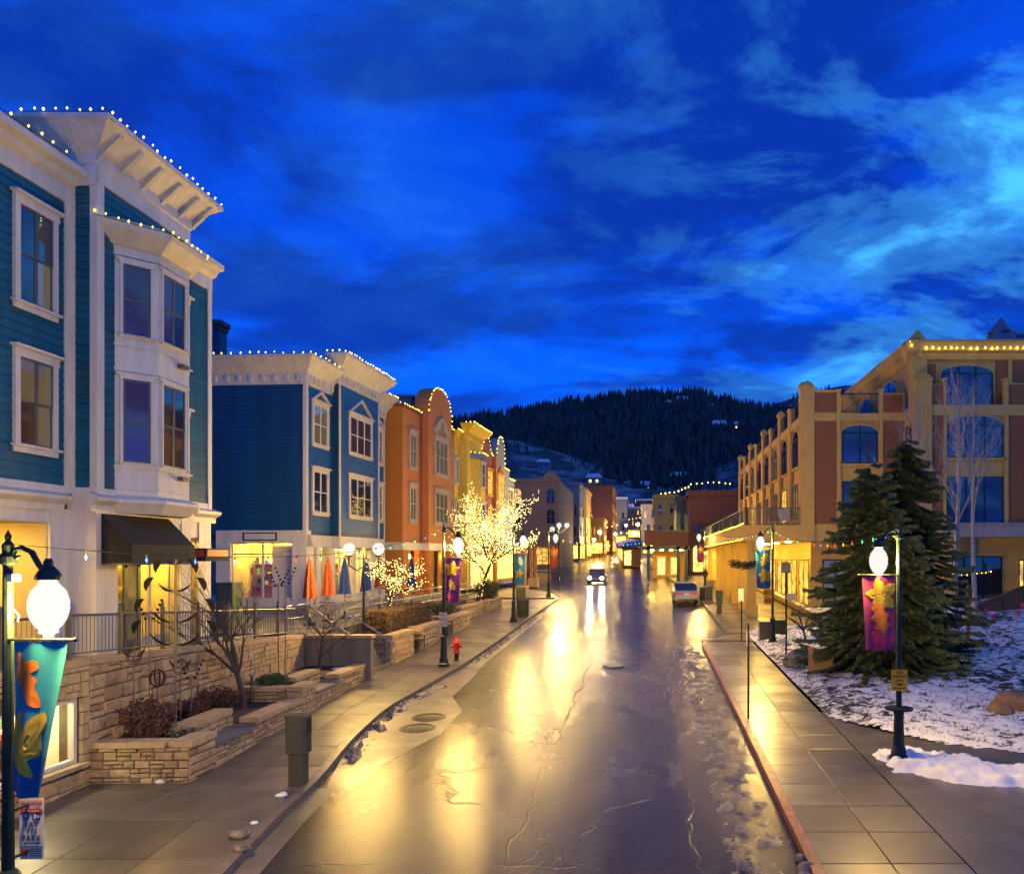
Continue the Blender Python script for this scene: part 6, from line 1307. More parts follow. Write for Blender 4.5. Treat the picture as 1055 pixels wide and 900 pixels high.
q = MB(); q.lathe([(.14, .28), (.14, .32), (.105, .34), (.10, .62), (.135, .64), (.135, .69), (.12, .72), (.10, .80), (.05, .86), (.05, .90), (.035, .90), (.035, .95), (0, .96)], (x, y, z), 16); q.build('barrel', M['red'], hy)
q = MB(); q.lathe([(.12, 0), (.12, .05), (.085, .07), (.085, .28)], (x, y, z), 14); q.build('standpipe', M['iron'], hy)
for sx, sy, r in ((1, 0, .055), (-1, 0, .055), (0, -1, .075)):
    q = MB(); c = Vector((x, y, z+.54)); d = Vector((sx, sy, 0)); q.tube([c+d*.09, c+d*.15, c+d*.15, c+d*.20], [r*.8, r*.8, r, r], 10); q.tube([c+d*.20, c+d*.225], r*.4, 5); q.build('outlet_cap', M['red'], hy)
def bin_(px, py, label, w=.5, h=.85, m=None, top=None):
    x, y = G(px, py); z = gz(y); t = empty('litter_bin', (x, y, z), label, 'bin'); rbox(x-w/2, x+w/2, y-w/2, y+w/2, z+.05, z+h, .05).build('body', m or M['irongreen'], t); rbox(x-w/2-.03, x+w/2+.03, y-w/2-.03, y+w/2+.03, z+h, z+h+.06, .06).build('lid', top or M['iron'], t)
    q = MB()
    for k in range(5): q.box(x-w/2+.06+k*(w-.12)/4-.015, x-w/2+.06+k*(w-.12)/4+.015, y-w/2-.014, y-w/2, z+.12, z+h-.1)
    q.build('slats', M['iron'], t); return t
bin_(539, 635, 'dark slatted litter bin by the second left lamp', .62, .95)
M['green'] = mat('green_enamel', (.02, .16, .05), .5)
bin_(537, 630.5, 'green topped recycling bin behind the dark litter bin', .5, 1.5, M['boxgrey'], M['green'])
# wooden posts with stone bases at the side street entry
for i, (px, py, w) in enumerate(((542, 613, 'timber post on stone base near the litter bin'), (553, 604, 'timber post on stone base at the side street corner'))):
    x, y = G(px, py); x -= .3; z = gz(y); t = empty('timber_gate_post', (x, y, z), w, 'post', 'timber posts on stone bases'); rbox(x-.45, x+.45, y-.45, y+.45, z, z+.75, .05).build('stone_base', M['capstone'], t)
    for k in (-.2, .2): rbox(x+k-.12, x+k+.12, y-.15, y+.15, z+.75, z+3.4, .02).build('timber', M['wood'], t)
    q = MB(); q.box(x-.4, x+.4, y-.2, y+.2, z+3.4, z+3.6); q.build('cap', M['wood'], t)
# three-globe corner lamp, far lamps
t = empty('cluster_lamp', (-8.0, 70, gz(70)), 'taller lamp with three globes at the far side street corner', 'street lamp'); q = MB(); q.tube([(-8, 70, gz(70)), (-8, 70, ZA(541, 70))], .06, 8); q.build('pole', M['irongreen'], t)
for px, py in ((569, 545), (576, 541), (584, 541)):
    X, Z = XA(px, 70), ZA(py, 70); q = MB(); q.tube([(-8, 70, Z-.6), ((X-8)/2, 70, Z-.65), (X, 70, Z-.2)], .03, 6); q.build('arm', M['irongreen'], t); q = MB(); q.lathe(sphere_prof(.24), (X, 70, Z), 12); q.build('globe', M['globe2'], t, smooth=True); lamp_light((X, 70, Z), t, 2600)
for i, (px, py, Y, w) in enumerate(((603, 536, 190, 'far globe lamp before the dark red brick building'), (627, 541, 215, 'far globe lamp low in front of the lit shops'), (640, 532, 250, 'far globe lamp left of the grey building'), (651, 530, 268, 'far globe lamp at the foot of the end brick building'), (663, 527, 290, 'upper left of the two farthest globe lamps'), (669, 527, 300, 'upper right of the two farthest globe lamps'), (657, 540, 170, 'bright far globe lamp over the blue awning'), (618, 548, 140, 'globe lamp in front of the glowing low shop'))):
    X, Z = XA(px, Y), ZA(py, Y); t = empty('far_street_lamp', (X, Y, gz(Y)), w, 'street lamp', 'globe lamps far up the street'); q = MB(); q.tube([(X, Y, gz(Y)-.2), (X, Y, Z-.3)], .08, 6); q.build('pole', M['irongreen'], t); q = MB(); q.lathe(sphere_prof(.26+.0009*Y), (X, Y, Z), 10); q.build('globe', mat('far_globe', (1, 1, 1), .3, var=0, emit=(1, .80, .50), es=7), t, smooth=True); lamp_light((X, Y-.7, Z), t, 2800, r=.2)
# ---- coloured bulb strings between lamp posts
def c9(a, b, sag, label, sp=1.15, n=24, sz=.046):
    a, b = Vector(a), Vector(b); pts = [a+(b-a)*(i/n)-Vector((0, 0, sag*4*(i/n)*(1-i/n))) for i in range(n+1)]; mb = MB(); mb.tube(pts, .006, 4, False); k = 0; L_ = (b-a).length; cnt = int(L_/sp)
    for i in range(1, cnt):
        f = i/cnt; p = a+(b-a)*f-Vector((0, 0, sag*4*f*(1-f))); mb.cm = 0; mb.tube([p, p-Vector((0, 0, .04))], .016, 5); mb.cm = 1+R.choice((0, 1, 1, 2, 3, 0)); mb.octa(p-Vector((0, 0, .04+sz)), sz*.42, sz)
    return mb.build('coloured_bulb_string', [M['wire'], M['c9red'], M['c9green'], M['c9blue'], M['c9amber']], label=label, cat='light string', group='coloured bulb strings between lamps', base=tuple(a))
def ltop(p, h=5.1): return (p[0], p[1], gz(p[1])+h)
c9(ltop(L0, 4.85), ltop(L1), .5, 'coloured bulbs strung from the near left lamp to the hydrant lamp'); c9(ltop(L1), ltop(L2), .35, 'coloured bulbs strung from the hydrant lamp to the lit tree lamp'); c9(ltop(R1, 5.05), ltop(R2), .45, 'coloured bulbs strung from the snow bank lamp to the tan building lamp', .95)
c9(ltop(R2), ltop(R3), .5, 'coloured bulbs strung along the tan building canopy'); c9(ltop(L3, 4.6), (3.2, 100, gz(100)+4.6), .9, 'coloured bulbs strung across the street beyond the side street', 1.6, sz=.10); c9((-12, 120, gz(120)+3.3), (-2, 120, gz(120)+3.3), .5, 'coloured bulbs strung low across the far street', 1.2, sz=.11)
# ---- metal garden sculptures in the planter
def crescent(q, c, a0, a1, r, w, th=.012):
    n = 12; fr = Fr((0, c[1]), (1, 0), (0, -1)); pts = []
    for i in range(n+1): a = a0+(a1-a0)*i/n; k = w*math.sin(math.pi*i/n); pts.append((c[0]+(r+k/2)*math.cos(a), c[2]+(r+k/2)*math.sin(a)))
    for i in range(n-1, 0, -1): a = a0+(a1-a0)*i/n; k = w*math.sin(math.pi*i/n); pts.append((c[0]+(r-k/2)*math.cos(a), c[2]+(r-k/2)*math.sin(a)))
    q.plate(pts, fr, -th/2, th/2)
def sculpture(px, pyb, pyt, Y, label, kind):
    x, zb, zt = XA(px, Y), 1.25, ZA(pyt, Y); t = empty('garden_sculpture', (x, Y, zb), label, 'sculpture', 'metal sculptures in the stone planter'); q = MB(); q.tube([(x, Y, zb), (x, Y, zt)], .022 if kind == 0 else .014, 6); q.build('pole', M['pewter'], t)
    if kind == 0:                            # tall tree of crossing blades
        for k, (dz, w) in enumerate(((-.12, .22), (-.5, .42), (-.95, .62), (-1.4, .66))):
            for s in (-1, 1):
                b = MB(); c = (x+s*w*.95, Y-.02*k, zt+dz-.1); crescent(b, c, math.pi/2+s*-.2+(0 if s > 0 else 0), math.pi/2+s*-1.9, .22, .13); b.build('blade', M['iron'], t)
                b = MB(); crescent(b, (x, Y-.03, zt+dz+.25), -math.pi/2+s*.05, -math.pi/2+s*.95, w*1.02, .05); b.build('blade', M['iron'], t)
    elif kind == 1:                          # hoop bowl
        for r, z_ in ((.16, .0), (.12, .06)):
            b = MB(); b.tube([(x+r*math.cos(a), Y+.3*r*math.sin(a), zt-.15+r*math.sin(a)) for a in np.linspace(0, 6.283, 20)], .012, 5); b.build('hoop', M['rust'], t)
        for s in (-1, 1): b = MB(); crescent(b, (x, Y-.02, zt+.08), -math.pi/2, -math.pi/2+s*1.4, .24, .05); b.build('blade', M['rust'], t)
    elif kind == 2:                          # woven ball
        for k in range(5): b = MB(); an = k*.628; b.tube([(x+.15*math.cos(a)*math.cos(an), Y+.15*math.cos(a)*math.sin(an), zt+.19*math.sin(a)) for a in np.linspace(0, 6.283, 18)], .012, 5); b.build('hoop', M['rust'], t)
    else:                                    # two rows of leaves
        for k in range(5):
            for s in (-1, 1):
                b = MB(); crescent(b, (x+s*(.05+.045*k), Y, zt-.12+.10*k), s*.3 if s > 0 else math.pi-.3, (s*.3 if s > 0 else math.pi-.3)+1.3*s, .07, .055); b.build('leaf', M['iron'] if kind == 3 else M['rust'], t)
sculpture(181, 745, 576, 16.0, 'tall metal sculpture of crossing dark blades in the stone planter', 0); sculpture(138, 755, 668, 15.6, 'rusted hoop sculpture on a thin pole over the near shrub', 1); sculpture(162, 735, 698, 16.3, 'woven rusted metal ball on a pole before the stone wall', 2); sculpture(186, 735, 680, 16.9, 'large open hoop sculpture behind the tall blades', 1); sculpture(197, 733, 695, 17.4, 'small leaf spray of rusted metal right of the tall sculpture', 4); sculpture(154, 740, 634, 16.6, 'dark metal leaf spray left of the tall sculpture', 3); sculpture(287, 690, 600, 21.2, 'thin pole sculpture left of the pair before the blue building', 3); sculpture(294, 700, 598, 20.6, 'thin pole sculpture right of the pair before the blue building', 3)
x, y = XA(259, 20.0), 20.0
t = empty('path_light', (x, y, 1.2), 'short garden path light beside the slender bare tree', 'garden light'); q = MB(); q.tube([(x, y, 1.15), (x, y, 1.9)], .022, 6); q.build('stem', M['rust'], t); q = MB(); q.lathe([(.07, 0), (.08, .02), (.03, .08), (0, .09)], (x, y, 1.9), 10); q.build('cap', M['lead'], t)
M['bluetarp'] = mat('blue_white_snow', (.45, .55, .75), .6)
lump(-10.0, 24.7, 1.36, .2, M['snow'], 'snow_lump', 'small patch of snow in the planter by the concrete wall', 'snow', .3, 44, group='snow lumps on the left pavement')
# green electrical cabinet between the buildings
t = empty('utility_cabinet', (-14.9, 27.5, 2.42), 'grey-green utility cabinet between the teal and blue buildings', 'cabinet'); X0, X1 = XA(222, 27.5), XA(240, 27.5)
q = rbox(X0, X1, 27.5, 28.2, 2.42, ZA(600, 27.5), .02); q.build('body', mat('cabinet_green', (.10, .13, .07), .5), t); q = MB(); q.box(X0+.04, X1-.04, 27.488, 27.5, 2.55, ZA(602, 27.5)); q.build('door', mat('cabinet_green', (.10, .13, .07), .5), t); q = MB(); q.box(X1-.12, X1-.09, 27.46, 27.488, 3.2, 3.35); q.build('handle', M['steel'], t)
# ================================================================== RIGHT SIDE: TAN AND BRICK BUILDING
r1 = empty('tan_brick_building', (9.2, 44, gz(44)), 'large tan stucco and red brick building with arcade canopy on the right', 'building')
FX = Fr((9.2, 44), (0, 1), (-1, 0)); FY = Fr((9.2, 44), (1, 0), (0, -1)); FZ = Fr((15.06, 42.5), (1, 0), (0, -1)); FQ = Fr((15.06, 42.5), (0, 1), (-1, 0)); FT = Fr((15.3, 43.3), (1, 0), (0, -1)); FU = Fr((15.3, 43.3), (0, 1), (-1, 0))
mb = MB(); mb.box(9.25, 15.06, 44.05, 74, 6.0, 13.35); mb.box(15.06, 40, 42.55, 74, 6.0, 13.6); mb.build('wall', M['tan'], r1)
mb = MB(); mb.box(9.9, 40, 45.4, 74, 1.0, 6.0); mb.build('ground_floor_wall', M['tan'], r1)
mb = MB(); mb.box(15.35, 40, 43.35, 62, 13.3, 17.0); mb.build('top_floor_wall', M['tan'], r1)
def pil(fr, s0, s1, z0, z1, d=.16, dome=True, fl=True):
    q = MB(); q.fb(fr, s0, s1, -.2, d, z0, z1); q.fb(fr, s0-.05, s1+.05, -.25, d+.05, z1, z1+.10)
    if fl:
        k = max(2, int((s1-s0)/.22)); w = (s1-s0)/k
        for i in range(k): q.fb(fr, s0+w*(i+.25), s0+w*(i+.75), d, d+.03, z0+.3, z1-.5)
    if dome:
        c = fr.p((s0+s1)/2, (d-.2)/2, 0); r = (s1-s0)/2
        q.lathe([(r*1.05, z1+.10), (r*.9, z1+.22), (r*.5, z1+.36), (.02, z1+.46)], (c.x, c.y, 0), 10)
    return q.build('pilaster', M['tan'], r1)
def brickp(fr, s0, s1, z0, z1, d=.03): q = MB(); q.fb(fr, s0, s1, -.05, d, z0, z1); return q.build('brick_panel', M['brick'], r1)
def segwin(fr, s0, s1, z0, z1, rise, gl, n=2, d=.0, m=None):
    sc_ = (s0+s1)/2; top = [(sc_+(s1-s0)/2*math.cos(a), z1-rise+rise*math.sin(a)) for a in np.linspace(0, math.pi, 11)] if rise else [(s1, z1), (s0, z1)]
    q = MB(); o_ = [(s0-.12, z0), (s1+.12, z0)]+([(sc_+((s1-s0)/2+.12)*math.cos(a), z1-rise+(rise+.14)*math.sin(a)) for a in np.linspace(0, math.pi, 11)] if rise else [(s1+.12, z1+.12), (s0-.12, z1+.12)])
    q.plate(o_, fr, d-.02, d+.05); q.fb(fr, s0-.15, s1+.15, d, d+.12, z0-.14, z0); o = q.build('window', M['tan'], r1)
    q = MB(); q.plate([(s0, z0), (s1, z0)]+top, fr, d+.05, d+.056); q.build('pane', gl, o); q = MB(); w = (s1-s0)/n
    for i in range(n+1): c = min(s1-.04, max(s0+.04, s0+w*i)); q.fb(fr, c-.04, c+.04, d+.057, d+.085, z0, z1-rise+(rise*.9 if 0 < i < n else 0))
    q.fb(fr, s0, s1, d+.057, d+.082, z0, z0+.07); q.fb(fr, s0+.02, s1-.02, d+.057, d+.08, z1-rise-.04, z1-rise+.03); q.build('sash', M['irongreen'], o); return o
pil(FX, -.02, .62, 6.0, 14.87); pil(FY, -.18, .60, 6.0, 14.87)
# street face bays
for i in range(8):
    a = .62+i*3.65; b = a+3.65
    pil(FX, b-.62, b, 6.0, 14.3+(.3 if i % 2 else 0), .14, dome=(i % 2 == 1), fl=False); q = MB(); q.fb(FX, a, b-.62, -.25, .06, 12.95, 13.4); q.build('band', M['tan'], r1)
    segwin(FX, a+.75, b-1.25, 10.5, 12.7, .55, R.choice([M['glass'], M['glassdim']])); segwin(FX, a+.75, b-1.25, 7.3, 9.45, 0, R.choice([M['glass'], M['glassdim'], M['glasslit']]))
    brickp(FX, a+.05, a+.60, 7.0, 12.9); brickp(FX, b-1.12, b-.64, 7.0, 12.9)
    q = MB(); q.fb(FX, a, b-.62, .0, .04, 14.3, 14.36); q.fb(FX, a, b-.62, .0, .04, 13.5, 13.55)
    for k in range(9): s = a+.1+k*.34; q.fb(FX, s, s+.03, .005, .035, 13.55, 14.3)
    q.build('roof_rail', M['irongreen'], r1)
# camera-facing face of the corner wing
brickp(FY, .66, 1.88, 7.0, 12.95); brickp(FY, .66, 1.88, 13.5, 14.6); q = MB(); q.fb(FY, .6, 1.95, -.25, .0, 13.35, 14.75); q.fb(FY, .6, 5.86, -.2, .06, 12.98, 13.42); q.fb(FY, .6, 1.97, -.3, .07, 14.62, 14.78); q.build('parapet', M['tan'], r1)
pil(FY, 1.90, 2.12, 6.0, 14.7, .12, False, False); pil(FY, 4.36, 4.58, 6.0, 14.7, .12, False, False); brickp(FY, 4.62, 5.75, 7.0, 12.95); brickp(FY, 4.62, 5.75, 13.5, 14.5, .05)
q = MB(); q.fb(FY, 4.58, 5.86, -.25, .0, 13.35, 14.6); q.build('parapet', M['tan'], r1)
segwin(FY, 2.20, 4.28, 10.5, 12.72, .42, M['glass'], 2); segwin(FY, 2.20, 4.28, 7.3, 9.45, 0, M['glass'], 2)
def greenrail(fr, s0, s1, z0, z1, d, parent, n=None, m=None):
    q = MB(); q.fb(fr, s0, s1, d-.03, d+.03, z1-.06, z1); q.fb(fr, s0, s1, d-.02, d+.02, z0+.06, z0+.10); k = n or int((s1-s0)/.13)
    for i in range(k+1): s = s0+(s1-s0)*i/k; q.fb(fr, s-.01, s+.01, d-.01, d+.01, z0+.10, z1-.06)
    return q.build('railing', m or M['irongreen'], parent)
greenrail(FY, 2.12, 4.36, 13.45, 14.6, -.05, r1)
# return wall with slot windows
for s in (.35, .95): segwin(FQ, s-.18, s+.18, 10.6, 12.6, .15, M['glass'], 1); segwin(FQ, s-.18, s+.18, 7.4, 9.4, 0, M['glass'], 1)
# nearer block
pil(FZ, -.02, .95, 2.0, 15.0, .22); brickp(FZ, 1.0, 1.62, 6.9, 13.55); brickp(FZ, 5.30, 6.9, 6.9, 13.4); pil(FZ, 1.64, 1.80, 6.5, 15.0, .12, False, False); pil(FZ, 5.05, 5.27, 6.5, 15.0, .12, False, False)
segwin(FZ, 1.85, 5.0, 10.65, 12.98, .5, M['glass'], 3); segwin(FZ, 1.85, 5.0, 6.95, 9.55, 0, M['glass'], 3)
q = MB(); q.fb(FZ, .9, 9, -.25, .10, 13.0, 13.6); q.build('band', M['tan'], r1); brickp(FZ, 1.0, 1.62, 13.7, 14.7, .0); brickp(FZ, 5.3, 6.5, 13.62, 14.75, .02)
q = MB(); q.fb(FZ, .95, 1.64, -.3, -.06, 13.6, 14.8); q.fb(FZ, 5.27, 6.6, -.3, -.04, 13.6, 14.85); q.build('parapet', M['tan'], r1)
# recessed top floor and cornice
pil(FT, -.15, .75, 13.6, 16.4, .18, False); brickp(FT, .8, 1.3, 13.6, 16.1); segwin(FT, 1.6, 4.55, 13.7, 16.0, .45, M['glass'], 3); brickp(FT, 4.75, 5.4, 13.6, 16.3); brickp(FT, 5.65, 7.0, 13.6, 16.3); pil(FT, 5.42, 5.62, 13.6, 16.4, .12, False, False)
segwin(FU, 3.0, 5.4, 13.9, 16.0, .6, M['glass'], 2); segwin(FU, 8.0, 10.4, 13.9, 16.0, .6, M['glass'], 2)
q = MB(); prof = [(0, 16.3), (.1, 16.35), (.14, 16.7), (.3, 16.8), (.36, 17.2), (.42, 17.25), (.42, 17.4), (-.5, 17.45), (-.5, 16.3)]
q.sweep(prof, FT, -.42, 12); q.sweep(prof, FU, .0, 18); q.build('cornice', M['tan'], r1)
q = MB(); q.lathe([(.52, 17.45), (.5, 17.6), (.06, 18.1), (0, 18.15)], (15.65, 43.5, 0), 4); q.lathe([(.5, 16.4), (.52, 17.45)], (15.65, 43.5, 0), 4); q.build('corner_turret', M['tan'], r1)
rs = empty('rooftop_stair_house', (29, 60, 17.4), 'small dark rooftop stair house with pointed turret at the right edge', 'roof structure')
q = MB(); q.box(29.2, 40, 60, 66, 17.2, 22.6); q.box(28.9, 40, 59.8, 66, 22.6, 22.8); q.build('house', M['greyblue'], rs); q = MB(); q.box(27.6, 29.2, 59.6, 61.2, 17.2, 22.9); q.lathe([(1.2, 22.9), (.05, 24.2)], (28.4, 60.4, 0), 4); q.build('turret', M['greyblue'], rs); q = MB(); q.tube([(25.8, 59.9, 17), (25.8, 59.9, 21.3)], .35, 8); q.build('vent_pipe', M['pewter'], rs)
bulbs('roof_light_string', [(15.1, 42.86, 17.0), (14.95, 43.0, 17.45)], 'few bulbs on the turret of the tan brick building', .3, .06); bulbs('roof_light_string', [(15.9, 42.86, 16.95), (26, 42.86, 16.95)], 'row of bulbs under the top cornice of the tan brick building', .38, .07, up=-.05)
# ---- arcade canopy over the pavement
cn = empty('arcade_canopy', (7.5, 44, gz(44)), 'tan arcade canopy with balcony railing over the right pavement', 'canopy')
q = MB(); q.box(5.75, 9.22, 43.9, 74, 6.12, 6.82); q.box(5.68, 9.24, 43.82, 74, 6.82, 6.92); q.box(5.7, 9.24, 43.85, 74, 6.02, 6.12); q.build('deck', M['tan'], cn)
FC = Fr((5.75, 43.9), (0, 1), (-1, 0)); FD = Fr((5.75, 43.9), (1, 0), (0, -1))
greenrail(FC, 0, 30, 6.9, 7.95, -.08, cn, 90, M['railgreen']); greenrail(FD, 0, 3.45, 6.9, 7.95, -.08, cn, 26, M['railgreen'])
for i in range(9): q = MB(); q.fb(FC, i*3.7, i*3.7+.09, -.13, -.03, 6.9, 8.0); q.build('rail_post', M['irongreen'], cn)
for i in range(8):
    y = 44.3+i*4.0; z = gz(y); q = MB(); q.box(6.0, 6.5, y, y+.5, z, 6.05); q.box(5.92, 6.58, y-.08, y+.58, z, z+.7); q.box(5.94, 6.56, y-.06, y+.56, 5.7, 6.02); q.build('column', M['tan'], cn)
for i in range(7):
    for x in (6.9, 8.6): q = MB(); q.lathe([(.16, 0), (.16, .03), (.1, .05)], (x, 45.6+i*4, 5.97), 12); q.build('ceiling_lamp', mat('arcade_lamp', (1, .9, .6), .4, var=0, emit=(1, .62, .10), es=330), cn)
for i, (a, b) in enumerate(((45.6, 48.5), (49.3, 52.4), (53.2, 56.4), (57.2, 60.4), (61.2, 64.6), (65.4, 69))):
    segwin(Fr((9.9, 0), (0, 1), (-1, 0)), a, b, gz(a)+.5, 4.9, 0, M['glasslit'], 2)
segwin(Fr((9.9, 45.4), (1, 0), (0, -1)), .7, 2.2, 2.2, 4.9, 0, M['glassdim'], 2); segwin(Fr((9.9, 45.4), (1, 0), (0, -1)), 2.8, 4.6, 2.2, 4.9, 0, M['glassdim'], 2)
bulbs('canopy_light_string', [(5.66, 74, 6.95), (5.66, 43.8, 6.95)], 'warm bulbs along the top edge of the arcade canopy', .5, .035); bulbs('canopy_light_string', [(5.66, 74, 6.06), (5.66, 43.8, 6.06)], 'warm bulbs along the lower edge of the arcade canopy', .6, .03)
# balcony chairs
for px, w in ((808, 'pale wooden chair on the canopy balcony, right one'), (797, 'reddish wooden chair on the canopy balcony, left one')):
    x = XA(px, 45.2); t = empty('balcony_chair', (x, 45.2, 6.92), w, 'chair'); m = M['cream'] if px > 800 else M['wood']
    q = MB(); q.box(x-.3, x+.3, 44.9, 45.5, 7.3, 7.36); q.build('seat', m, t)
    for k in range(5): q = MB(); q.hexa([(x-.3+.125*k, 45.45, 7.36), (x-.2+.125*k, 45.45, 7.36), (x-.2+.125*k, 45.48, 7.36), (x-.3+.125*k, 45.48, 7.36), (x-.3+.125*k, 45.62, 8.05), (x-.2+.125*k, 45.62, 8.05), (x-.2+.125*k, 45.65, 8.05), (x-.3+.125*k, 45.65, 8.05)]); q.build('back_slat', m, t)
    for sx in (-.28, .24):
        for sy in (44.92, 45.42): q = MB(); q.box(x+sx, x+sx+.05, sy, sy+.05, 6.92, 7.3); q.build('leg', m, t)
# lower canopy over the right entrance and its windows
ec = empty('entrance_canopy', (20, 41, 6), 'flat grey canopy over the right entrance of the tan building', 'canopy'); q = MB(); q.box(15.9, 40, 40.8, 42.5, 6.15, 6.85); q.box(15.8, 40, 40.7, 42.5, 6.85, 6.93); q.build('slab', M['stonetrim'], ec)
for x in (16.4, 20.9, 25.5): q = MB(); q.box(x-.2, x+.2, 41, 41.4, 2.0, 6.15); q.build('column', M['tan'], ec)
q = MB(); q.box(15.3, 40, 42.3, 42.5, 1.5, 6.15); q.build('entrance_wall', M['tan'], r1)
FE = Fr((15.3, 42.3), (1, 0), (0, -1)); segwin(FE, 1.4, 4.6, 2.7, 5.1, 0, M['glass'], 3); segwin(FE, 5.5, 5.85, 2.7, 4.9, 0, M['glasslit'], 1); segwin(FE, 6.6, 9, 2.7, 5.1, 0, M['glassdim'], 2)
bulbs('window_light_string', [FE.p(1.5, .2, 4.1), FE.p(2.3, .2, 4.0), FE.p(3.2, .2, 4.1), FE.p(4.0, .2, 4.2)], 'short dim string of bulbs inside the right entrance window', .28, .03)
sw_ = MB(); fr = Fr((XA(985, 37), 37), (1, 0), (0, -1)); sw_.plate([(0, 1.6), (8, 1.6), (8, 4.6), (3.3, 3.65), (0, 2.3)], fr, -.25, 0); rwl = sw_.build('sloping_timber_wall', mat('brown_timber_wall', (.10, .055, .030), .8, var=.2, stretch=(.3, .3, 4)), label='brown timber wall sloping up to the right entrance', cat='wall', base=(XA(985, 37), 37, 1.5))
for k in range(8): q = MB(); q.fb(fr, k*1.0+.1, k*1.0+.2, 0, .05, 1.7, 2.3+.405*k*1.0); q.build('batten', MATS['brown_timber_wall'], rwl)
# ================================================================== FAR RIGHT BUILDINGS
e = farblock('brick_balcony_building', 'red brick building with recessed balcony beyond the arcade', 710, 764, 506, 86, 12, M['brickdark'], (3, 2), .3, front=False, fl=3.4)
fr = Fr((XA(710, 86), 86), (1, 0), (0, -1)); q = MB(); q.fb(fr, .3, 3.4, .02, .5, 7.6, 7.9); q.build('balcony_slab', M['brickdark'], e); greenrail(fr, .3, 3.4, 7.9, 8.9, .45, e, 20, M['iron'])
for s in (1.0, 2.6): arched(fr, s-.55, s+.55, gz(86)+.4, gz(86)+3.4, e, M['glasslit2'], .1, M['brickdark'])
farblock('dark_green_building', 'narrow dark green building with bulbs on its roof', 697, 712, 512, 96, 10, M['doorteal'], (1, 2), .1, front=False)
farblock('tan_corner_building', 'tan corner house left of the dark green building', 674, 698, 510, 112, 12, M['tan'], (2, 2), .2)
farblock('far_tan_shop', 'pale shop front far up the right side', 661, 676, 520, 150, 12, M['cream'], (2, 2), .6)
bulbs('roof_light_string', [(XA(681, 95.6), 95.6, ZA(509, 95.6)), (XA(697, 95.6), 95.6, ZA(507, 95.6)), (XA(711, 95.6), 95.6, ZA(501, 95.6))], 'yellow bulbs on the dark green roof', .55, .09); bulbs('roof_light_string', [(XA(712, 85.6), 85.6, ZA(499, 85.6)), (XA(735, 85.6), 85.6, ZA(497, 85.6)), (XA(757, 85.6), 85.6, ZA(499, 85.6))], 'yellow bulbs on the brick balcony building roof', .6, .08)
pz = gz(76); pc = empty('porch_gallery', (1.9, 76, pz), 'two-storey timber gallery with dark red panels and green posts over the pavement', 'gallery')
x0, x1 = XA(664, 76), XA(709, 76)
q = MB(); q.box(x0-.2, x1+.2, 76, 84, 5.9, 6.25); q.build('floor', M['doorteal'], pc); q = MB(); q.box(x0, x1, 75.9, 76, 6.3, 7.7); q.build('balustrade', mat('dark_red_panel', (.07, .017, .014), .6, var=.2), pc); q = MB(); q.box(x0-.1, x1+.1, 75.85, 76.05, 7.7, 7.85); q.build('handrail', M['doorteal'], pc)
for x in (x0+.4, x1-.2, (x0+x1)/2+1.2): q = MB(); q.box(x-.17, x+.17, 76, 76.34, pz, 8.4 if x < 1 else 9.5); q.build('post', M['doorteal'], pc)
for k in range(4): q = MB(); q.lathe([(.14, 0), (.14, .05), (.05, .08)], (x0+.8+k*1.0, 79, 5.83), 8); q.build('ceiling_lamp', MATS['arcade_lamp'], pc)
q = MB(); q.box(x0+.9, x1, 83.6, 83.8, pz, 5.9); bw = q.build('back_wall', M['amberwall'], pc); window(Fr((x0+.9, 83.6), (1, 0), (0, -1)), .4, 1.5, pz+.4, pz+2.5, pc, M['cream'], M['glasslit2'], units=2, fine=False, lights=1); window(Fr((x0+.9, 83.6), (1, 0), (0, -1)), 1.9, 3.0, pz+.4, pz+2.5, pc, M['cream'], M['glasslit2'], units=2, fine=False, lights=1)
kb = empty('blue_roof_kiosk', (-2, 105, gz(105)), 'low lit kiosk with blue snow-dusted roof beside the right kerb', 'kiosk'); k0, k1 = XA(642, 105), XA(660, 105); g = gz(105)
q = MB(); q.hexa([(k0, 105, g), (k1, 105, g), (k1-2.2, 145, gz(145)), (k0-2.2, 145, gz(145)), (k0, 105, g+2.6), (k1, 105, g+2.6), (k1-2.2, 145, gz(145)+2.6), (k0-2.2, 145, gz(145)+2.6)]); q.build('wall', M['amberwall'], kb)
q = MB(); q.hexa([(k0-.8, 104.5, g+2.6), (k1+.2, 104.5, g+2.9), (k1-2.0, 146, gz(146)+2.9), (k0-3, 146, gz(146)+2.6), (k0-.8, 104.5, g+2.8), (k1+.2, 104.5, g+3.6), (k1-2.0, 146, gz(146)+3.6), (k0-3, 146, gz(146)+2.8)]); q.build('roof', mat('blue_roof', (.04, .14, .42), .6), kb)
q = MB(); q.box(k0+.2, k0+1.1, 104.95, 105, g+.3, g+2.3); q.build('window', M['glasslit2'], kb)
for i in range(6): q = MB(); y = 107+i*6; xx = k0-2.2*(y-105)/40; q.box(xx-.04, xx-.01, y, y+4.4, gz(y+2)+.6, gz(y+2)+2.2); q.build('window', M['glasslit2'], kb)
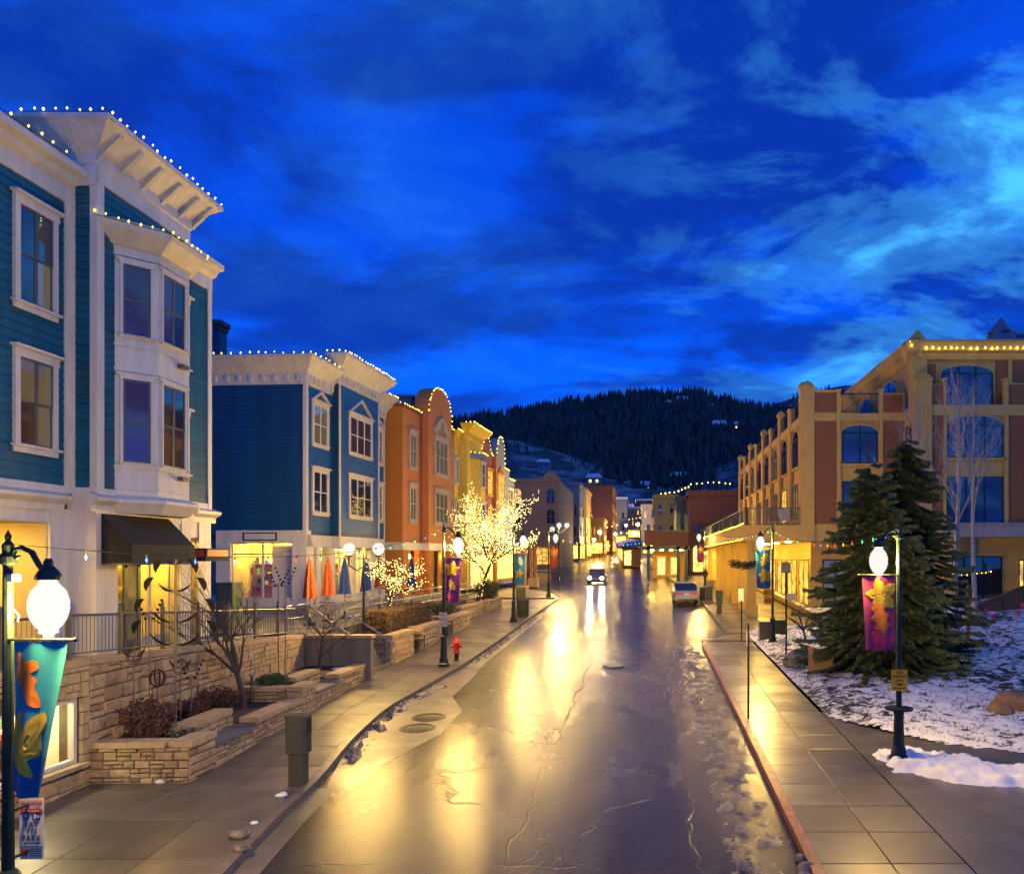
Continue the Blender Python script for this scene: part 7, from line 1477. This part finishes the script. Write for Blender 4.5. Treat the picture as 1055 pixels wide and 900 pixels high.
# dense lit shops climbing at the top of the street
for i, (pl, pr, pt, Y, m, w) in enumerate(((596, 606, 528, 142, 'cream', 'small cream shop glowing beside the tan narrow building'), (612, 624, 526, 176, 'yellow', 'yellow gabled shop below the dark red brick wall'), (622, 633, 521, 190, 'brickbrown', 'brown shop with lit upper windows far up the left side'), (634, 644, 524, 222, 'tan', 'tan shop front far up the left side under the grey building'), (646, 654, 530, 246, 'redstucco', 'little red shop at the bend of the street'), (664, 676, 527, 205, 'brickbrown', 'brown lit shop behind the far globe lamps'), (676, 688, 524, 180, 'orange', 'orange shop front far up the right side'), (684, 696, 530, 150, 'yellow', 'low yellow shop behind the timber gallery'))):
    farblock('far_shop', w, pl, pr, pt, Y, 9, M[m], (2, 2), .75, fl=2.9)['group'] = 'small shops far up the street'
rr = random.Random(12); spots = [(608, 545, 152), (632, 538, 205), (645, 541, 196), (672, 538, 215), (679, 545, 175), (612, 556, 128), (654, 549, 180), (634, 550, 160), (690, 550, 140)]
words = ('leftmost small lamp above the glowing shops', 'small lamp left of the bend in the far street', 'small lamp at the centre of the far street', 'small lamp before the brown lit shop', 'small lamp before the orange shop front', 'low lamp in front of the first glowing shop', 'low lamp over the blue kiosk roof', 'low lamp at the left kerb by the kiosk', 'small lamp by the timber gallery')
for (px, py, Y), w in zip(spots, words):
    X, Z = XA(px, Y), ZA(py, Y); t = empty('far_street_lamp', (X, Y, gz(Y)), w, 'street lamp', 'globe lamps far up the street'); q = MB(); q.tube([(X, Y, gz(Y)-.2), (X, Y, Z-.2)], .07, 6); q.build('pole', M['irongreen'], t); q = MB(); q.lathe(sphere_prof(.22+.0007*Y), (X, Y, Z), 10); q.build('globe', MATS['far_globe'], t, smooth=True); lamp_light((X, Y-.6, Z), t, 2000, r=.2)
for (pa, ya, pb, yb, Y, w) in ((600, 543, 640, 540, 165, 'bulb string crossing before the dark red brick wall'), (625, 533, 672, 531, 230, 'highest bulb string across the far street'), (640, 549, 690, 545, 158, 'bulb string from the kiosk to the gallery')):
    bulbs('far_light_string', [(XA(pa, Y), Y, ZA(ya, Y)), (XA((pa+pb)/2, Y), Y, ZA((ya+yb)/2+3, Y)), (XA(pb, Y), Y, ZA(yb, Y))], w, 1.1, .13, M['treebulb'])
# ================================================================== RIGHT YARD
def spruce(x, y, z, h, r, label, seed):
    rr = random.Random(seed); t = empty('spruce_tree', (x, y, z), label, 'tree', 'spruces in the right yard'); q = MB(); q.tube([(x, y, z-.1), (x, y, z+h*.5), (x, y, z+h)], [.16, .09, .015], 8); q.build('trunk', M['bark'], t)
    cr = MB(); lt = MB(); zz = .25
    while zz < h-.1:
        f = 1-zz/h; n = int(7+10*f); a0 = rr.random()*6.28
        for k in range(n):
            a = a0+6.283*k/n+rr.gauss(0, .15); L_ = r*(f**.52)*rr.choice((.45, .75, .9, 1.0, 1.1, 1.2))*(1+.35*noise.noise((math.cos(a)*1.2, math.sin(a)*1.2, zz*.8+seed)))+.10; d = Vector((math.cos(a), math.sin(a), 0)); p0 = Vector((x, y, z+max(.15, zz+rr.gauss(0, .14)))); droop = rr.uniform(.08, .60); m_ = int(6+L_*22)
            for i in range(m_):
                s = (i+rr.random())/m_; c = p0+d*L_*s+Vector((0, 0, -droop*L_*s+.35*L_*max(0, s-.6)**1.2)); w = .08+.20*(1-s)*min(1, L_)
                for sgn in (-1, 1, rr.choice((-1, 1))):
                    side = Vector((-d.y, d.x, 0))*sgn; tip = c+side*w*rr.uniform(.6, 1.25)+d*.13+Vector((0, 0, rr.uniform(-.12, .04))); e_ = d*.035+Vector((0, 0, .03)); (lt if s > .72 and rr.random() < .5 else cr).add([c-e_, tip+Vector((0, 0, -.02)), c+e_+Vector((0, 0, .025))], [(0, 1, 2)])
        zz += .13+.09*f
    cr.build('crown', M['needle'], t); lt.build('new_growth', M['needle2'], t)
spruce(7.9, 26.6, yardz(7.9, 26.6), 7.0, 2.5, 'nearer left spruce behind the wooden box', 5); spruce(9.85, 28.6, yardz(9.85, 28.6), 8.0, 2.45, 'taller right spruce next to the aspen trunks', 6); spruce(8.7, 25.9, yardz(8.7, 25.9), 4.6, 1.9, 'low young spruce filling the gap between the two taller ones', 8)
def aspen(x, y, h, seed, label, lean=(0, 0)):
    z = yardz(x, y)-.1; rr = random.Random(seed); t = empty('aspen_tree', (x, y, z), label, 'tree', 'bare aspens in the right yard'); q, b = MB(), MB(); tr = [Vector((x+lean[0]*s*s*h+.06*math.sin(s*7+seed), y+.05*math.sin(s*9), z+h*s)) for s in np.linspace(0, 1, 12)]; q.tube(tr, [.13*(1-.9*s)+.008 for s in np.linspace(0, 1, 12)], 8)
    for k in range(26):
        s = rr.uniform(.38, .97); i = min(10, int(s*11)); p = tr[i]+(tr[i+1]-tr[i])*(s*11-i); a = rr.random()*6.283; L_ = h*(1-s)*rr.uniform(.4, .75)+.5; d = Vector((math.cos(a)*.55, math.sin(a)*.55, rr.uniform(.6, 1.1))).normalized(); pts = [p]
        for j in range(5): d = (d+Vector((rr.gauss(0, .12), rr.gauss(0, .12), .10))).normalized(); pts.append(pts[-1]+d*L_/5)
        b.tube(pts, [.032*(1-s*.5), .024, .018, .012, .008, .004], 4, False)
        for j in (2, 3, 4):
            for _ in range(2): e_ = (d+Vector((rr.gauss(0, .6), rr.gauss(0, .6), .2))).normalized(); b.tube([pts[j], pts[j]+e_*L_*.2, pts[j]+e_*L_*.38+Vector((0, 0, .08))], [.010, .006, .003], 3, False)
    q.build('trunk', M['barkpale'], t); b.build('branches', M['barkpale'], t)
aspen(12.76, 31, 10.9, 3, 'pale bare aspen right of the spruces', (.006, 0)); aspen(11.9, 33.2, 10.2, 9, 'second bare aspen close behind the taller spruce', (.004, 0)); aspen(15.4, 35.5, 11.0, 14, 'thin bare aspen furthest right before the big arched windows', (-.004, 0))
bare_tree('bare_shrub_tree', (6.85, 32.3, yardz(6.85, 32.3)), 3.6, .7, 61, 'many-branched bare shrub tree before the tan building corner', fork=.3, r0=.06, n0=6, levels=4, up=.8)
x, y = G(822, 687); lump(x, y, yardz(x, y)-.1, .46, M['rock'], 'boulder', 'rounded grey boulder in the snow by the street sign post', 'boulder', 1.0, 3)
for i, (px, py, Y, r, w) in enumerate(((1048, 742, 20.8, .55, 'large brown boulder at the right edge of the snowy yard'), (1030, 748, 20.4, .34, 'flat brown rock beside the large boulder'), (1040, 728, 22, .3, 'mossy dark rock above the large brown boulder'))): x = XA(px, Y); lump(x, Y, yardz(x, Y)-.1, r, M['rockbrown'], 'boulder', w, 'boulder', .7, i*5+2)
x, y = G(846, 697); z = yardz(x, y)-.05; wb = empty('wooden_box', (x, y, z), 'open plywood box at the foot of the nearer spruce', 'box')
for a in ((x-.30, x-.26, y, y+.7, z, z+.95), (x-.26, x+.45, y, y+.04, z, z+.62), (x+.41, x+.45, y+.04, y+.7, z, z+.6), (x-.26, x+.41, y+.66, y+.7, z, z+.6)): q = MB(); q.box(*a); q.build('panel', M['wood'], wb)
Y = 30.5; x = XA(997.5, Y); z = yardz(x, Y); q = MB(); q.tube([(x, Y, z-.1), (x, Y, z+2.15)], .085, 8); q.lathe([(.085, 2.15), (.06, 2.22), (0, 2.24)], (x, Y, z), 8); q.build('wooden_post', M['wood'], label='lone round wooden post in the snowy yard', cat='post', base=(x, Y, z))
M['pink'] = mat('pink_flag', (.75, .03, .12), .6, emit=(.75, .03, .12), es=0.0)
for i, (px, py, Y, w) in enumerate(((1014, 645, 33, 'pink marker flag nearest the wooden post'), (1021, 655, 31.5, 'lower pink marker flag right of the wooden post'), (1007, 657, 31, 'pink marker flag low by the wooden post foot'), (1047, 651, 32, 'pink marker flag on the right of the snowy slope'), (1052, 636, 34, 'pink marker flag at the right edge'))):
    x = XA(px, Y); z = yardz(x, Y); t = empty('marker_flag', (x, Y, z), w, 'flag', 'pink marker flags in the yard'); q = MB(); q.tube([(x, Y, z), (x, Y, z+.75)], .007, 4); q.build('wire', M['steel'], t); q = MB(); q.box(x, x+.16, Y-.003, Y+.003, z+.5, z+.75); q.build('cloth', M['pink'], t)
# bark mulch round the spruces
mb = heightgrid(5.9, 11.5, 25.0, 30.5, .15, lambda x, y: yardz(x, y)+.14-.10*((x-8.6)**2/7+(y-27.6)**2/6)+.05*noise.noise((x*4, y*4, 2)), lambda x, y: (x-8.6)**2/7.5+(y-27.6)**2/6.5 < 1); mb.build('mulch_bed', M['soil'], kind='stuff', label='dark bark mulch under the spruces', cat='mulch', smooth=True)
# ---- posts, boxes and signs along the right pavement
def thinpost(px, py, top, label, nm='marker_post', r=.028, sign=None):
    x, y = G(px, py); z = gz(y); t = empty(nm, (x, y, z), label, 'post'); q = MB(); q.tube([(x, y, z-.05), (x, y, ZA(top, y))], r, 8); q.build('pole', M['iron'], t); return t, x, y
t, x, y = thinpost(771, 740, 642, 'thin black snow marker post at the red kerb'); q = MB(); q.box(x-.05, x-.03, y-.04, y+.04, ZA(665, y), ZA(650, y)); q.build('reflector', M['signwhite'], t)
t, x, y = thinpost(764, 660, 618, 'thin sign post beyond the driveway'); q = MB(); q.hexa([(x-.16, y-.1, ZA(620, y)), (x+.1, y+.1, ZA(620, y)), (x+.1, y+.12, ZA(620, y)), (x-.16, y-.08, ZA(620, y)), (x-.16, y-.1, ZA(606, y)), (x+.1, y+.1, ZA(606, y)), (x+.1, y+.12, ZA(606, y)), (x-.16, y-.08, ZA(606, y))]); q.build('sign_plate', M['signwhite'], t)
t, x, y = thinpost(810, 685, 580, 'tall thin street sign post beside the boulder', r=.035); q = MB(); q.box(x, x+.34, y-.03, y-.01, ZA(617, y), ZA(611, y)); q.build('name_plate', M['signwhite'], t); q = MB(); q.box(x-.2, x+.16, y-.05, y-.03, ZA(590, y), ZA(579, y)); q.build('top_plate', M['pewter'], t)
def cab(px, py, w, h, label, m, nm='steel_cabinet'):
    x, y = G(px, py); z = gz(y); t = empty(nm, (x, y, z), label, 'cabinet'); rbox(x-w/2, x+w/2, y, y+w, z, z+h, .03).build('body', m, t); q = MB(); q.box(x-w/2-.03, x+w/2+.03, y-.03, y+w+.03, z+h, z+h+.05); q.build('lid', M['steel'], t); q = MB(); q.box(x-w/2+.05, x+w/2-.05, y-.012, y, z+.1, z+h-.08); q.build('door', m, t); return t
cab(789, 661, .52, .88, 'grey bin cabinet at the foot of the tan building lamp', M['boxgrey']); cab(804, 658, .5, .85, 'dark bin behind the tan building lamp', M['irongreen']); cab(731, 618, .45, 1.0, 'newspaper box at the kerb nearest the silver car', M['boxgrey'], 'newspaper_box'); cab(724, 618.5, .42, .95, 'darker newspaper box beside the kerb', M['irongreen'], 'newspaper_box')
x, y = G(741, 632); z = gz(y); t = empty('pay_station', (x, y, z), 'parking pay station on the right pavement before the arcade', 'pay station'); rbox(x-.15, x+.15, y-.12, y+.12, z, z+.62).build('pedestal', M['boxgrey'], t); rbox(x-.2, x+.2, y-.16, y+.16, z+.62, z+1.42, .05).build('cabinet', M['boxgrey'], t); q = MB(); q.box(x-.12, x+.12, y-.172, y-.16, z+1.05, z+1.3); q.build('screen', M['green'], t)
x, y, z = XA(767, 42.5), 42.5, ZA(580, 42.5); t = empty('hanging_greenery', (x, y, z), 'dark garland of greenery hanging before the arcade', 'garland'); rr = random.Random(4); q = MB(); scatter_leaves(q, [(x+k*.1, y, z-.12*math.cos(k*.25)) for k in range(-7, 8)], .26, 900, .07, rr); q.build('foliage', mat('dark_garland', (.02, .03, .018), .8, var=.3), t); q = MB()
for k in (-.6, .6): q.tube([(x+k, y, z), (x+k, 43.9, 6.1)], .01, 4)
q.build('wires', M['iron'], t)
for i, (px, py, w) in enumerate(((731, 612, 'square stone flower box left of the arcade entrance'), (752, 611, 'yellow stone flower box under the arcade'))):
    x, y = G(px+6, py); y += 6; x = XA(px, y)+.5; z = gz(y); t = empty('flower_box', (x, y, z), w, 'planter'); rbox(x-.7, x+.7, y, y+.7, z, z+.7, .04).build('box', M['capstone'], t); q = MB(); q.box(x-.62, x+.62, y+.08, y+.62, z+.7, z+.72); q.build('soil', M['soil'], t)
# ================================================================== CARS
def car(x, y, head, label, col, lights):
    z = gz(y)-.13; s = 1 if head > 0 else -1     # head +1: drives away from camera
    t = empty('car', (x, y, z), label, 'car', 'cars on the street'); mt = mat('car_paint_'+col[0], col[1], .25, .5, var=.03, coat=.6)
    def loft(st, m, nm, parent):
        q = MB(); vs_ = []
        for (l, z0, z1, w0, w1) in st:
            c = (z1-z0)*.18; ring = [(-w0, z0), (w0, z0), (w0*1.0, z0+c), (w0, z1-c), (w1, z1), (-w1, z1), (-w0, z1-c), (-w0, z0+c)]; vs_ += [(x+a*s, y+l*s, z+b) for a, b in ring]
        n = 8; f = [(i*n+k, i*n+(k+1) % n, (i+1)*n+(k+1) % n, (i+1)*n+k) for i in range(len(st)-1) for k in range(n)]+[tuple(range(n-1, -1, -1)), tuple(range((len(st)-1)*n, len(st)*n))]
        q.add(vs_, f); return q.build(nm, m, parent, smooth=False)
    loft([(-2.25, .42, .80, .74, .66), (-2.15, .24, .90, .84, .74), (-1.55, .20, .95, .89, .78), (-.6, .2, .96, .90, .80), (.7, .2, .95, .90, .80), (1.6, .22, .86, .88, .76), (2.15, .26, .74, .82, .68), (2.28, .40, .64, .70, .6)], mt, 'body', t)
    loft([(-1.75, .92, .97, .74, .70), (-1.05, .92, 1.40, .76, .60), (-.1, .92, 1.46, .77, .62), (.35, .92, 1.40, .77, .62), (1.05, .90, .95, .74, .72)], mat('car_glass', (.02, .022, .025), .05, var=0, spec=.8), 'glasshouse', t)
    loft([(-1.0, 1.40, 1.45, .60, .54), (-.1, 1.455, 1.50, .62, .56), (.3, 1.40, 1.46, .62, .56)], mt, 'roof', t)
    for sx in (-1, 1):
        for l in (-1.38, 1.38):
            q = MB(); c = Vector((x+sx*.80, y+l*s, z+.32)); q.tube([c-Vector((.10, 0, 0)), c+Vector((.10, 0, 0))], .32, 16); w = q.build('wheel', mat('tyre_rubber', (.015, .015, .016), .8, var=0), t); q = MB(); q.tube([c+Vector((sx*.09, 0, 0)), c+Vector((sx*.115, 0, 0))], .19, 12); q.build('rim', M['steel'], w)
        q = MB(); yb = y-2.21*s; q.box(x+sx*.52-.2, x+sx*.52+.2, min(yb, yb-.05*s), max(yb, yb-.05*s), z+.64, z+.80); q.build('tail_light', mat('tail_lamp', (.35, .02, .01), .3, var=0, emit=(1, .05, .02), es=.25), t)
        q = MB(); c = Vector((x+sx*.58, y+2.24*s, z+.60)); q.tube([c, c+Vector((0, .06*s, 0))], .105 if lights else .08, 12); q.build('headlight', mat('headlamp_on', (1, 1, 1), .2, var=0, emit=(1, .86, .58), es=900) if lights else M['steel'], t)
        q = MB(); q.box(x+sx*.95-.07, x+sx*.95+.07, y+.75*s-.05, y+.75*s+.05, z+.93, z+1.05); q.build('mirror', mt, t)
    q = MB(); q.box(x-.17, x+.17, min(y-2.27*s, y-2.25*s), max(y-2.27*s, y-2.25*s), z+.62, z+.74); q.build('number_plate', M['signwhite'], t)
    q = MB(); q.box(x-.80, x+.80, min(y-2.30*s, y-2.18*s), max(y-2.30*s, y-2.18*s), z+.34, z+.50); q.build('bumper', mt, t)
car(XA(706, 54.5), 54.8, 1, 'silver sedan parked at the right kerb, seen from behind', ('silver', (.42, .42, .42)), False); car(XA(614, 72), 74, -1, 'oncoming car with both headlights on in the middle of the street', ('dark', (.05, .055, .06)), True)
# ================================================================== HOUSES ON THE HILL
def hillY(px, py, prof, Yr, Yb, zb):
    for Y in np.arange(Yb, Yr, 4.0):
        pc_ = XV+XA(px, Y)*F/Yr; zr = ZA(interp(pc_, prof), Yr); zz_ = zb+(zr-zb)*(((Y-Yb)/(Yr-Yb))**1.25)
        if zz_ >= ZA(py, Y): return Y, zz_
    return Yr*.98, ZA(py, Yr*.98)
for i, (px, py, w, h, lit, lab) in enumerate(((741, 441, 14, 7, 0, 'white roofed house high on the dark hill, left of the red one'), (757, 441, 8, 6, 1, 'small snowy roofed house in the middle of the hill'), (778, 443, 34, 5, 0, 'long red shed across the dark hillside'), (703, 416, 14, 8, 1, 'house with lit window near the hill top'), (688, 418, 8, 6, 0, 'small house near the hill top, left'), (735, 423, 10, 7, 1, 'house just under the ridge, right'), (612, 497, 9, 5, 1, 'snowy roofed cottage on the lower slope'), (665, 505, 10, 5, 1, 'cottage above the far end of the street'), (560, 480, 8, 4, 0, 'cottage on the slope behind the grey-blue arch'), (700, 495, 12, 5, 0, 'snowy roofed house behind the tan corner house'))):
    low = py > 470; Y, z = hillY(px, py, *((fore, 520, 300, 14) if low else (ridge, 950, 360, 22))); Y -= 8; x = XA(px, Y); z = ZA(py, Y); t = empty('hillside_house', (x, Y, z-3), lab, 'house', 'houses on the hill'); q = MB(); q.box(x-w/2, x+w/2, Y, Y+w*.7, z-4, z+h*.6); q.build('wall', M['brickdark'] if 'red' in lab and 'long' in lab else M['greyblue'], t)
    q = MB(); q.plate([(-w/2-.8, z+h*.6), (w/2+.8, z+h*.6), (w/2-1, z+h*.6+h*.5), (-w/2+1, z+h*.6+h*.5)], Fr((x, Y+w*.35), (1, 0), (0, -1)), -w*.45, w*.45); q.build('roof', M['brickdark'] if 'long' in lab else M['snow'], t)
    for k in (-.25, .2): q = MB(); q.box(x+w*k-.7, x+w*k+.7, Y-.1, Y, z+.2, z+1.8); q.build('window', M['glasslit2'] if lit else M['glass'], t)
